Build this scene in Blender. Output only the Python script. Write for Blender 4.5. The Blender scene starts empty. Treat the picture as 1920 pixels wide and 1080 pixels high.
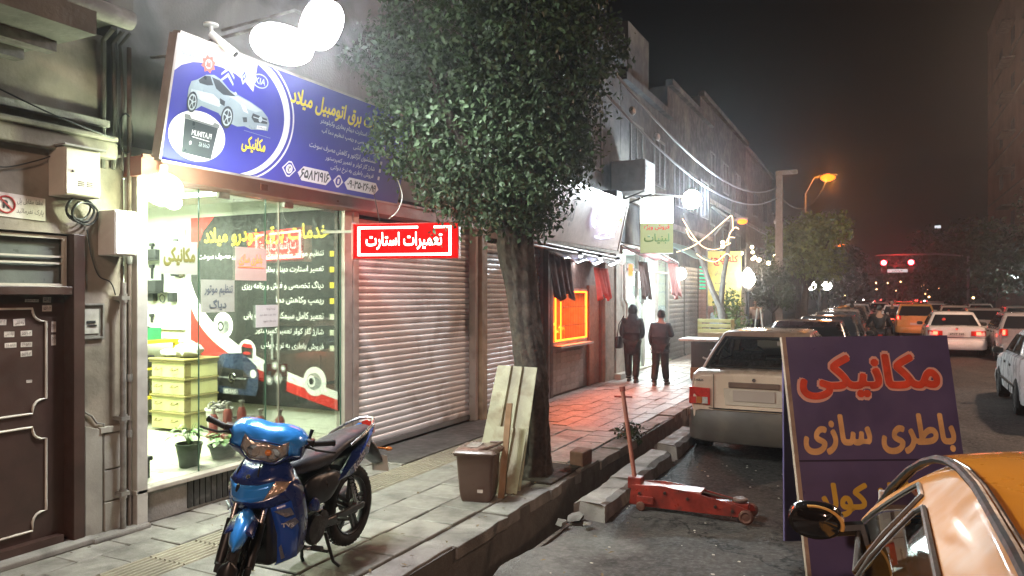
import bpy, bmesh, math, random
import numpy as np
from mathutils import Vector, Matrix
random.seed(7); rng = np.random.default_rng(11)
SC = bpy.context.scene; COL = SC.collection
R = math.radians; PI = math.pi

# ---------------------------------------------------------------- camera, world, exposure
YAW = R(26.2)
cam_d = bpy.data.cameras.new('camera'); cam = bpy.data.objects.new('camera', cam_d); COL.objects.link(cam)
cam.location = (0, 0, 1.9); cam.rotation_euler = (R(90), 0, YAW)
cam_d.sensor_width = 36; cam_d.lens = 36*1400/1920; cam_d.shift_y = 13/1920; cam_d.clip_end = 2000; cam_d.clip_start = .05
SC.camera = cam
SC.view_settings.view_transform = 'Standard'; SC.view_settings.look = 'None'
SC.view_settings.exposure = 0; SC.view_settings.gamma = 1; SC.view_settings.use_curve_mapping = False
w = bpy.data.worlds.new('World'); SC.world = w; w.use_nodes = True
nt = w.node_tree; bg = nt.nodes['Background']
sky = nt.nodes.new('ShaderNodeTexSky'); sky.sky_type = 'NISHITA'; sky.sun_disc = False
sky.sun_elevation = R(-6); sky.sun_rotation = R(200); sky.air_density = 1.2; sky.dust_density = 3
nt.links.new(sky.outputs[0], bg.inputs[0]); bg.inputs[1].default_value = .02
# the moon: far too weak to show, same direction as the sky
sun_d = bpy.data.lights.new('moon', 'SUN'); sun_d.energy = .012; sun_d.angle = R(.5); sun_d.color = (.8, .88, 1)
sun = bpy.data.objects.new('moon', sun_d); COL.objects.link(sun); sun.rotation_euler = (R(40), 0, R(-150))
C = SC.cycles
C.use_denoising = True
try: C.denoiser = 'OPENIMAGEDENOISE'
except Exception: pass
C.max_bounces = 7; C.diffuse_bounces = 3; C.glossy_bounces = 3; C.transmission_bounces = 4; C.transparent_max_bounces = 10; C.volume_bounces = 0
C.sample_clamp_indirect = 3; C.caustics_reflective = False; C.caustics_refractive = False
C.use_light_tree = True

# ---------------------------------------------------------------- materials
MATS = {}
def mat(name, col, rough=.6, metal=0, var=.2, scale=5, bump=.15, bscale=45, coat=0, rnd=0, dirt=None, dscale=1.3, damt=.5, spec=.5, emit=0, ecol=None, alpha=1, flake=0):
    if name in MATS: return MATS[name]
    m = bpy.data.materials.new(name); m.use_nodes = True; N = m.node_tree; L = N.links
    b = N.nodes['Principled BSDF']
    b.inputs['Metallic'].default_value = metal; b.inputs['Roughness'].default_value = rough
    b.inputs['Specular IOR Level'].default_value = spec
    b.inputs['Coat Weight'].default_value = coat; b.inputs['Coat Roughness'].default_value = .06
    tc = N.nodes.new('ShaderNodeTexCoord')
    c = tuple(col)+(1,)
    def mix(f, a, bb):
        x = N.nodes.new('ShaderNodeMix'); x.data_type = 'RGBA'
        if isinstance(f, float): x.inputs[0].default_value = f
        else: L.new(f, x.inputs[0])
        for k, v in ((6, a), (7, bb)):
            if isinstance(v, tuple): x.inputs[k].default_value = v
            else: L.new(v, x.inputs[k])
        return x.outputs[2]
    def noise(s, det=5, dist=0, src=None):
        n = N.nodes.new('ShaderNodeTexNoise'); n.inputs['Scale'].default_value = s; n.inputs['Detail'].default_value = det; n.inputs['Distortion'].default_value = dist
        L.new(src or tc.outputs['Object'], n.inputs['Vector']); return n.outputs['Fac']
    def ramp(src, a, b2):
        r = N.nodes.new('ShaderNodeMapRange'); r.inputs[1].default_value = a; r.inputs[2].default_value = b2; L.new(src, r.inputs[0]); return r.outputs[0]
    out = c
    if var:
        out = mix(ramp(noise(scale, 6, .4), .3, .7), tuple(x*(1-var) for x in col)+(1,), tuple(min(1, x*(1+var)) for x in col)+(1,))
    if rnd:
        oi = N.nodes.new('ShaderNodeObjectInfo'); hs = N.nodes.new('ShaderNodeHueSaturation')
        L.new(ramp(oi.outputs['Random'], 0, 1), hs.inputs['Fac']); hs.inputs['Fac'].default_value = 1
        mr = N.nodes.new('ShaderNodeMapRange'); L.new(oi.outputs['Random'], mr.inputs[0]); mr.inputs[3].default_value = 1-rnd; mr.inputs[4].default_value = 1+rnd
        N.links.remove(hs.inputs['Fac'].links[0])
        L.new(mr.outputs[0], hs.inputs['Value'])
        if isinstance(out, tuple): hs.inputs['Color'].default_value = out
        else: L.new(out, hs.inputs['Color'])
        out = hs.outputs[0]
    if dirt:
        g = N.nodes.new('ShaderNodeNewGeometry')
        out = mix(ramp(noise(dscale, 8, .8, g.outputs['Position']), .62-damt*.35, .62), out, tuple(dirt)+(1,)) if False else mix(ramp(noise(dscale, 8, .8, g.outputs['Position']), .5, .72), out, mix(float(damt), out, tuple(dirt)+(1,)))
    if isinstance(out, tuple): b.inputs['Base Color'].default_value = out
    else: L.new(out, b.inputs['Base Color'])
    if var:
        L.new(mixf(N, L, ramp(noise(scale*3, 4), .3, .7), max(.02, rough*(1-.3)), min(1, rough*1.3)), b.inputs['Roughness'])
    if bump:
        bp = N.nodes.new('ShaderNodeBump'); bp.inputs['Strength'].default_value = bump; bp.inputs['Distance'].default_value = .01
        L.new(noise(bscale, 6), bp.inputs['Height']); L.new(bp.outputs[0], b.inputs['Normal'])
    if emit:
        b.inputs['Emission Color'].default_value = tuple(ecol or col)+(1,); b.inputs['Emission Strength'].default_value = emit
    if alpha < 1: b.inputs['Alpha'].default_value = alpha
    MATS[name] = m; return m
def mixf(N, L, f, a, b):
    r = N.nodes.new('ShaderNodeMapRange'); r.inputs[3].default_value = a; r.inputs[4].default_value = b; L.new(f, r.inputs[0]); return r.outputs[0]
def glow(name, col, s):
    if name in MATS: return MATS[name]
    m = bpy.data.materials.new(name); m.use_nodes = True; N = m.node_tree; N.nodes.clear()
    e = N.nodes.new('ShaderNodeEmission'); e.inputs[0].default_value = tuple(col)+(1,); e.inputs[1].default_value = s
    o = N.nodes.new('ShaderNodeOutputMaterial'); N.links.new(e.outputs[0], o.inputs[0]); MATS[name] = m; return m
def glass(name, tint=(.93, .97, .94), amt=.1, rough=.02):
    if name in MATS: return MATS[name]
    m = bpy.data.materials.new(name); m.use_nodes = True; N = m.node_tree; N.nodes.clear(); L = N.links
    t = N.nodes.new('ShaderNodeBsdfTransparent'); t.inputs[0].default_value = tuple(tint)+(1,)
    g = N.nodes.new('ShaderNodeBsdfGlossy'); g.inputs['Roughness'].default_value = rough
    lw = N.nodes.new('ShaderNodeFresnel'); lw.inputs[0].default_value = 1.45
    mr = N.nodes.new('ShaderNodeMath'); mr.operation = 'MULTIPLY'; mr.inputs[1].default_value = amt*10; mr.use_clamp = True; L.new(lw.outputs[0], mr.inputs[0])
    x = N.nodes.new('ShaderNodeMixShader'); L.new(mr.outputs[0], x.inputs[0]); L.new(t.outputs[0], x.inputs[1]); L.new(g.outputs[0], x.inputs[2])
    o = N.nodes.new('ShaderNodeOutputMaterial'); L.new(x.outputs[0], o.inputs[0]); MATS[name] = m; return m

# ---------------------------------------------------------------- geometry helpers
def thing(name, label, cat, loc=(0, 0, 0), rz=0, group=None):
    o = bpy.data.objects.new(name, None); COL.objects.link(o); o.empty_display_size = .1
    o.location = loc; o.rotation_euler = (0, 0, rz); tag(o, label, cat, group); return o
def tag(o, label=None, cat=None, group=None, kind=None):
    if label: o['label'] = label
    if cat: o['category'] = cat
    if group: o['group'] = group
    if kind: o['kind'] = kind
    return o
def wmat(o):
    m = Matrix.Translation(o.location) @ o.rotation_euler.to_matrix().to_4x4()
    return (wmat(o.parent) @ m) if o.parent else m
class M:
    """collects vertices and faces; build() links them as one mesh object"""
    def __init__(s): s.v = []; s.f = []
    def add(s, vs, fs):
        n = len(s.v); s.v += [tuple(x) for x in vs]; s.f += [tuple(i+n for i in f) for f in fs]; return s
    def box(s, x0, x1, y0, y1, z0, z1):
        v = [(x, y, z) for z in (z0, z1) for y in (y0, y1) for x in (x0, x1)]
        return s.add(v, [(0, 2, 3, 1), (4, 5, 7, 6), (0, 1, 5, 4), (2, 6, 7, 3), (0, 4, 6, 2), (1, 3, 7, 5)])
    def obox(s, o, u, v, n):
        """box from corner o along vectors u, v, n"""
        o, u, v, n = map(Vector, (o, u, v, n))
        p = [o+u*i+v*j+n*k for k in (0, 1) for j in (0, 1) for i in (0, 1)]
        return s.add(p, [(0, 2, 3, 1), (4, 5, 7, 6), (0, 1, 5, 4), (2, 6, 7, 3), (0, 4, 6, 2), (1, 3, 7, 5)])
    def prism(s, pts, n):
        """polygon pts extruded by the vector n"""
        k = len(pts); n = Vector(n); p = [Vector(q) for q in pts]
        return s.add(p+[q+n for q in p], [tuple(range(k))[::-1], tuple(range(k, 2*k))]+[(i, (i+1) % k, k+(i+1) % k, k+i) for i in range(k)])
    def quad(s, *p): return s.add(p, [tuple(range(len(p)))])
    def tube(s, path, r, n=8, cap=True):
        P = [Vector(p) for p in path]; k = len(P); rs = r if isinstance(r, (list, tuple)) else [r]*k
        up = None; vs = []
        for i, p in enumerate(P):
            t = (P[min(i+1, k-1)]-P[max(i-1, 0)])
            t = t.normalized() if t.length > 1e-9 else Vector((0, 0, 1))
            if up is None: up = Vector((0, 0, 1)) if abs(t.z) < .9 else Vector((1, 0, 0))
            a = t.cross(up)
            a = a.normalized() if a.length > 1e-6 else t.orthogonal().normalized()
            b = a.cross(t); up = b
            for j in range(n):
                q = 2*PI*j/n; vs.append(p+(a*math.cos(q)+b*math.sin(q))*rs[i])
        fs = [(i*n+j, i*n+(j+1) % n, (i+1)*n+(j+1) % n, (i+1)*n+j) for i in range(k-1) for j in range(n)]
        if cap: fs += [tuple(range(n))[::-1], tuple(range((k-1)*n, k*n))]
        return s.add(vs, fs)
    def loft(s, secs, n=16, ex=2.0, cap=True):
        """sections (x, y, z, half width along Y, half height in the XZ plane, tilt about Y): rings along X"""
        vs = []
        for (x, y, z, a, b, *t) in secs:
            t = t[0] if t else 0
            for j in range(n):
                q = 2*PI*j/n; c, d = math.cos(q), math.sin(q)
                yy = a*math.copysign(abs(c)**(2/ex), c); zz = b*math.copysign(abs(d)**(2/ex), d)
                vs.append((x+zz*math.sin(t), y+yy, z+zz*math.cos(t)))
        k = len(secs)
        fs = [(i*n+j, i*n+(j+1) % n, (i+1)*n+(j+1) % n, (i+1)*n+j) for i in range(k-1) for j in range(n)]
        if cap: fs += [tuple(range(n))[::-1], tuple(range((k-1)*n, k*n))]
        return s.add(vs, fs)
    def ball(s, c, r, n=10, m=7):
        c = Vector(c); r = r if isinstance(r, (tuple, list)) else (r, r, r); vs = [c+Vector((0, 0, r[2]))]
        for i in range(1, m):
            t = PI*i/m
            for j in range(n): q = 2*PI*j/n; vs.append(c+Vector((r[0]*math.sin(t)*math.cos(q), r[1]*math.sin(t)*math.sin(q), r[2]*math.cos(t))))
        vs.append(c-Vector((0, 0, r[2])))
        fs = [(0, 1+j, 1+(j+1) % n) for j in range(n)]
        fs += [(1+i*n+j, 1+(i+1)*n+j, 1+(i+1)*n+(j+1) % n, 1+i*n+(j+1) % n) for i in range(m-2) for j in range(n)]
        e = len(vs)-1; fs += [(e, 1+(m-2)*n+(j+1) % n, 1+(m-2)*n+j) for j in range(n)]
        return s.add(vs, fs)
    def lathe(s, c, prof, axis=(0, 0, 1), n=20):
        c = Vector(c); ax = Vector(axis).normalized(); a = ax.orthogonal().normalized(); b = ax.cross(a); vs = []
        for (r, h) in prof:
            for j in range(n): q = 2*PI*j/n; vs.append(c+ax*h+(a*math.cos(q)+b*math.sin(q))*max(r, 1e-4))
        k = len(prof)
        fs = [(i*n+j, i*n+(j+1) % n, (i+1)*n+(j+1) % n, (i+1)*n+j) for i in range(k-1) for j in range(n)]
        return s.add(vs, fs)
    def torus(s, c, axis, R0, r, n=24, m=8, a0=0, a1=2*PI):
        c = Vector(c); ax = Vector(axis).normalized(); a = ax.orthogonal().normalized(); b = ax.cross(a)
        full = abs(a1-a0-2*PI) < 1e-6; k = n if full else n+1; vs = []
        for i in range(k):
            q = a0+(a1-a0)*i/n; d = a*math.cos(q)+b*math.sin(q)
            for j in range(m): p = 2*PI*j/m; vs.append(c+d*(R0+r*math.cos(p))+ax*r*math.sin(p))
        fs = [(i*m+j, i*m+(j+1) % m, ((i+1) % k)*m+(j+1) % m, ((i+1) % k)*m+j) for i in range(n) for j in range(m)]
        return s.add(vs, fs)
    def grid(s, fn, nu, nv):
        n = len(s.v)
        s.v += [tuple(fn(i/nu, j/nv)) for i in range(nu+1) for j in range(nv+1)]
        s.f += [(n+i*(nv+1)+j, n+(i+1)*(nv+1)+j, n+(i+1)*(nv+1)+j+1, n+i*(nv+1)+j+1) for i in range(nu) for j in range(nv)]
        return s
    def build(s, name, m, parent=None, smooth=False, local=False, bevel=0, sub=0, solid=0):
        me = bpy.data.meshes.new(name); vs = s.v
        if parent is not None and not local:
            inv = wmat(parent).inverted(); vs = [tuple(inv @ Vector(v)) for v in vs]
        me.from_pydata(vs, [], s.f); me.update()
        if smooth is not False:
            bm = bmesh.new(); bm.from_mesh(me); bmesh.ops.recalc_face_normals(bm, faces=bm.faces); bm.to_mesh(me); bm.free()
            me.shade_smooth()
            if not sub: me.set_sharp_from_angle(angle=R(smooth if smooth is not True else 40))
        else:
            bm = bmesh.new(); bm.from_mesh(me); bmesh.ops.recalc_face_normals(bm, faces=bm.faces); bm.to_mesh(me); bm.free()
        o = bpy.data.objects.new(name, me); COL.objects.link(o); me.materials.append(m)
        if parent is not None: o.parent = parent
        if solid: q = o.modifiers.new('solid', 'SOLIDIFY'); q.thickness = solid
        if sub: q = o.modifiers.new('sub', 'SUBSURF'); q.levels = q.render_levels = sub
        if bevel: q = o.modifiers.new('bevel', 'BEVEL'); q.width = bevel; q.segments = 2; q.limit_method = 'ANGLE'; q.angle_limit = R(50)
        return o
def pc(o, mesh, parent=None, loc=(0, 0, 0), rz=0, name=None, m=None):
    """a further piece that shares mesh data"""
    q = bpy.data.objects.new(name or mesh.name, mesh); COL.objects.link(q); q.parent = parent; q.location = loc; q.rotation_euler = (0, 0, rz); return q
def copy_tree(o, parent=None):
    c = o.copy(); COL.objects.link(c); c.parent = parent
    for ch in list(o.children): copy_tree(ch, c)
    return c
def stn(o, kind='structure'): o['kind'] = kind; return o
def lamp(name, kind, loc, e, col, size=.1, rot=None, parent=None, size_y=None, spot=None, aim=None):
    d = bpy.data.lights.new(name, kind); d.energy = e; d.color = col
    if kind == 'AREA':
        d.size = size
        if size_y: d.shape = 'RECTANGLE'; d.size_y = size_y
    else: d.shadow_soft_size = size
    if spot: d.spot_size = R(spot); d.spot_blend = .5
    o = bpy.data.objects.new(name, d); COL.objects.link(o); o.location = loc
    if aim is not None: o.rotation_euler = (Vector(aim)-Vector(loc)).to_track_quat('-Z', 'Y').to_euler()
    elif rot: o.rotation_euler = rot
    return o

# ---------------------------------------------------------------- Persian lettering (joined letter forms written right to left)
_T = {}
for _e in 'ا:FE8D:FE8E::|آ:FE81:FE82::|ب:FE8F:FE90:FE91:FE92|پ:FB56:FB57:FB58:FB59|ت:FE95:FE96:FE97:FE98|ج:FE9D:FE9E:FE9F:FEA0|ح:FEA1:FEA2:FEA3:FEA4|خ:FEA5:FEA6:FEA7:FEA8|د:FEA9:FEAA::|ر:FEAD:FEAE::|ز:FEAF:FEB0::|ژ:FB8A:FB8B::|س:FEB1:FEB2:FEB3:FEB4|ش:FEB5:FEB6:FEB7:FEB8|ص:FEB9:FEBA:FEBB:FEBC|ط:FEC1:FEC2:FEC3:FEC4|ظ:FEC5:FEC6:FEC7:FEC8|ع:FEC9:FECA:FECB:FECC|غ:FECD:FECE:FECF:FED0|ف:FED1:FED2:FED3:FED4|ق:FED5:FED6:FED7:FED8|ک:FB8E:FB8F:FB90:FB91|گ:FB92:FB93:FB94:FB95|ل:FEDD:FEDE:FEDF:FEE0|م:FEE1:FEE2:FEE3:FEE4|ن:FEE5:FEE6:FEE7:FEE8|ه:FEE9:FEEA:FEEB:FEEC|و:FEED:FEEE::|ی:FBFC:FBFD:FBFE:FBFF|ئ:FE89:FE8A:FE8B:FE8C|لا:FEFB:FEFC::'.split('|'):
    _k, *_v = _e.split(':'); _T[_k] = [chr(int(x, 16)) if x else None for x in _v]
def fa(s):
    t = []; i = 0
    while i < len(s):
        if s[i:i+2] == 'لا': t.append('لا'); i += 2
        else: t.append(s[i]); i += 1
    out = []
    for i, c in enumerate(t):
        if c not in _T: out.append(c); continue
        pv = i > 0 and t[i-1] in _T and _T[t[i-1]][2] is not None
        nx = i+1 < len(t) and t[i+1] in _T and _T[c][2] is not None
        out.append(_T[c][3] if pv and nx else _T[c][1] if pv else _T[c][2] if nx else _T[c][0])
    return ''.join(reversed(out))
_TC = {}; FIVE = None
def text_mesh(body, bold=0., ext=0., res=2):
    """(verts, faces) of a line of text in the XY plane, each letter outline filled on its own"""
    key = (body, bold, ext, res)
    if key in _TC: return _TC[key]
    five = '۵' in body; c = bpy.data.curves.new('t', 'FONT'); c.body = body.replace('۵', '\u0665'); c.size = 1; c.resolution_u = res
    o = bpy.data.objects.new('t', c); COL.objects.link(o); bpy.context.view_layer.update()
    dg = bpy.context.evaluated_depsgraph_get(); oc = o.evaluated_get(dg).to_curve(dg)
    outl = []
    for sp in oc.splines:
        P = [(p.co.to_3d(), p.handle_left.to_3d(), p.handle_right.to_3d()) for p in sp.bezier_points]
        A = sum(P[i][0].x*P[(i+1) % len(P)][0].y-P[(i+1) % len(P)][0].x*P[i][0].y for i in range(len(P)))/2
        outl.append((A, P))
    o.evaluated_get(dg).to_curve_clear(); bpy.data.objects.remove(o); bpy.data.curves.remove(c)
    if not outl: return [], []
    sgn = math.copysign(1, max(outl, key=lambda q: abs(q[0]))[0])
    def inside(pt, P):
        k = len(P); r = False
        for i in range(k):
            a, b = P[i][0], P[(i+1) % k][0]
            if (a.y > pt.y) != (b.y > pt.y) and pt.x < (b.x-a.x)*(pt.y-a.y)/(b.y-a.y)+a.x: r = not r
        return r
    outer = [q for q in outl if q[0]*sgn > 0]; holes = [q for q in outl if q[0]*sgn <= 0]
    V = []; F = []
    for gi, (A, P) in enumerate(outer):
        cu = bpy.data.curves.new('g', 'CURVE'); cu.dimensions = '2D'; cu.fill_mode = 'BOTH'; cu.resolution_u = res; cu.offset = bold; cu.extrude = ext
        for Q in [P]+[h[1] for h in holes if inside(h[1][0][0], P)]:
            sp = cu.splines.new('BEZIER'); sp.bezier_points.add(len(Q)-1); sp.use_cyclic_u = True
            for bp, (co, hl, hr) in zip(sp.bezier_points, Q): bp.co = co; bp.handle_left = hl; bp.handle_right = hr
        q = bpy.data.objects.new('g', cu); me = q.to_mesh(); n = len(V); dz = (gi % 4)*.004
        V += [(v.co.x, v.co.y, v.co.z+dz) for v in me.vertices]; F += [tuple(i+n for i in p.vertices) for p in me.polygons]
        if five:        # the round five becomes the Persian one: narrow top, notched foot
            g = V[n:]; a0, a1 = min(p_[0] for p_ in g), max(p_[0] for p_ in g); b0, b1 = min(p_[1] for p_ in g), max(p_[1] for p_ in g)
            if FIVE and abs(a1-a0-FIVE[0]) < .004 and abs(b1-b0-FIVE[1]) < .004:
                for i in range(n, len(V)):
                    u_ = (V[i][0]-(a0+a1)/2)/((a1-a0)/2); v_ = (V[i][1]-(b0+b1)/2)/((b1-b0)/2)
                    V[i] = ((a0+a1)/2+u_*(1.15-.4*max(0, v_))*(a1-a0)/2, (b0+b1)/2+.05+(v_*1.25+(.55*(1-abs(u_)) if v_ < 0 else 0))*(b1-b0)/2, V[i][2])
        q.to_mesh_clear(); bpy.data.objects.remove(q); bpy.data.curves.remove(cu)
    _TC[key] = (V, F); return V, F
_v5, _f5 = text_mesh('\u0665', 0, 0, 2); FIVE = (max(a[0] for a in _v5)-min(a[0] for a in _v5), max(a[1] for a in _v5)-min(a[1] for a in _v5))
def lettering(parent, body, o, u, v, box, m, bold=.02, ext=0, n_off=.002, name='lettering', align='C', slant=0, res=2):
    """body fitted into box=(width, height) with its centre (or right/left middle) at o; u and v span the plane"""
    if any(ch in _T for ch in body): body = fa(body)
    V, F = text_mesh(body, 0, ext, res)
    if not V: return None
    if bold >= .015:        # heavier strokes: the same outlines laid round a small circle
        nb_ = 8 if bold > .03 else 5; V0, F0, V, F = V, F, list(V), list(F); k0 = len(V0)
        for i in range(nb_):
            a = 2*PI*i/nb_+.3; dx, dy = bold*math.cos(a)*.9, bold*math.sin(a)*.9
            V += [(p[0]+dx, p[1]+dy, p[2]-.0025*(i+1)) for p in V0]; F += [tuple(j+k0*(i+1) for j in f) for f in F0]
        V = [(p[0], p[1], p[2]+.0025*nb_) for p in V]
    o, u, v = Vector(o), Vector(u).normalized(), Vector(v).normalized(); n = u.cross(v)
    xs = [a[0] for a in V]; ys = [a[1] for a in V]; x0, x1, y0, y1 = min(xs), max(xs), min(ys), max(ys)
    sx = box[0]/(x1-x0) if box[0] else box[1]/(y1-y0); sy = box[1]/(y1-y0) if box[1] else sx
    cx = {'C': (x0+x1)/2, 'R': x1, 'L': x0}[align]; cy = (y0+y1)/2
    mm = M(); mm.add([o+u*((a-cx)*sx+slant*(b-cy)*sy)+v*((b-cy)*sy)+n*(n_off+c*sy*.35) for a, b, c in V], F)
    return mm.build(name, m, parent)
def poly(parent, pts, o, u, v, m, name='print', off=.001, sc=1):
    """flat printed shape on the plane (o, u, v)"""
    o, u, v = Vector(o), Vector(u).normalized(), Vector(v).normalized(); n = u.cross(v); mm = M()
    mm.quad(*[o+u*a*sc+v*b*sc+n*off for a, b in pts]); return mm.build(name, m, parent)
def ell(cx, cy, a, b, n=28, a0=0, a1=2*PI):
    return [(cx+a*math.cos(a0+(a1-a0)*i/n), cy+b*math.sin(a0+(a1-a0)*i/n)) for i in range(n + (0 if abs(a1-a0-2*PI) < 1e-6 else 1))]
def band(parent, A, B, o, u, v, m, name='print', off=.001):
    """strip between two equal-length lists of points on a plane"""
    o, u, v = Vector(o), Vector(u).normalized(), Vector(v).normalized(); n = u.cross(v); mm = M()
    q = [o+u*a+v*b+n*off for a, b in A]+[o+u*a+v*b+n*off for a, b in B]; k = len(A)
    mm.add(q, [(i, i+1, k+i+1, k+i) for i in range(k-1)]); return mm.build(name, m, parent)
X1, Y1, Z1 = Vector((1, 0, 0)), Vector((0, 1, 0)), Vector((0, 0, 1))
# ---------------------------------------------------------------- materials of the setting
asphalt = mat('asphalt', (.042, .036, .033), .75, var=.45, scale=9, bump=.9, bscale=90, dirt=(.10, .09, .08), dscale=.9, damt=.6)
asphalt_old = mat('old_concrete_apron', (.085, .078, .074), .8, var=.35, scale=5, bump=.7, bscale=60, dirt=(.05, .045, .04), dscale=1.6, damt=.7)
conc = mat('concrete', (.24, .225, .205), .8, var=.3, scale=4, bump=.5, bscale=50, dirt=(.07, .062, .055), dscale=2.2, damt=.8)
conc_dark = mat('wet_dirty_concrete', (.075, .062, .053), .8, var=.4, scale=5, bump=.6, dirt=(.02, .016, .013), dscale=2.5, damt=.7)
joint = mat('joint_mortar', (.12, .11, .10), .9, bump=.4)
slab_m = mat('grey_pavement_slab', (.235, .225, .20), .6, var=.28, scale=5, bump=.35, bscale=70, rnd=.2, dirt=(.10, .092, .08), dscale=1.9, damt=.9)
tact_m = mat('yellowish_ribbed_tile', (.33, .31, .235), .6, var=.14, scale=6, bump=.2, rnd=.08, dirt=(.16, .15, .12), dscale=1.9, damt=.6)
brick_m = mat('worn_paving_brick', (.22, .175, .155), .5, var=.22, scale=8, bump=.3, bscale=60, rnd=.22, dirt=(.09, .075, .065), dscale=1.5, damt=.7)
plaster = mat('old_plaster', (.24, .20, .16), .85, var=.28, scale=2.5, bump=.5, bscale=25, dirt=(.10, .085, .065), dscale=1.8, damt=.75)
plaster_g = mat('grimy_render', (.15, .145, .125), .85, var=.35, scale=2.5, bump=.5, bscale=25, dirt=(.05, .05, .042), dscale=1.5, damt=.8)
stone_m = mat('pale_facing_stone', (.36, .33, .29), .55, var=.2, scale=3, bump=.2, rnd=.1, dirt=(.14, .12, .1), dscale=2.5, damt=.7)
brown_m = mat('brown_painted_metal', (.058, .030, .024), .42, var=.25, scale=4, bump=.1, dirt=(.05, .03, .025), damt=.6)
cream_paint = mat('cream_painted_metal', (.58, .53, .45), .45, var=.1, bump=.05, dirt=(.3, .26, .2), dscale=3, damt=.6)
white_paint = mat('white_paint', (.78, .77, .73), .45, var=.06, bump=.04, dirt=(.45, .4, .33), dscale=3, damt=.5)
galv = mat('galvanised_pipe', (.30, .28, .26), .45, metal=.5, var=.25, scale=12, bump=.1, dirt=(.1, .08, .06), dscale=5, damt=.7)
black_m = mat('black_rubber', (.016, .016, .017), .6, var=.2, bump=.1)
dark_void = mat('dark_interior', (.012, .012, .013), .9, var=0, bump=0)
wire_m = mat('black_cable', (.02, .02, .02), .5, var=0, bump=0)
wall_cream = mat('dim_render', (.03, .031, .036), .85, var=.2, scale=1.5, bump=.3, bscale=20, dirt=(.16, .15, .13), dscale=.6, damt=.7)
wall_dark = mat('soot_dark_render', (.12, .10, .09), .9, var=.25, scale=1.2, bump=.3, bscale=10)
alu = mat('aluminium_slats', (.66, .685, .71), .36, metal=.15, var=.06, scale=3, bump=.06, rnd=.05, dirt=(.30, .26, .24), dscale=1.6, damt=.75)
alu_frame = mat('aluminium_frame', (.42, .37, .34), .4, metal=.4, var=.12, scale=4, bump=.06, dirt=(.22, .17, .14), dscale=3, damt=.7)
alu_dark = mat('grey_steel_shutter', (.20, .205, .205), .5, metal=.3, var=.12, bump=.08, dirt=(.1, .1, .1), damt=.6)
red_paint = mat('faded_red_fascia', (.27, .12, .10), .5, var=.12, scale=3, bump=.08, dirt=(.3, .12, .09), dscale=2, damt=.6)
glass_m = glass('shop_glass', amt=.06)

def S_(m): m['kind'] = 'structure'; return m
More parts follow.
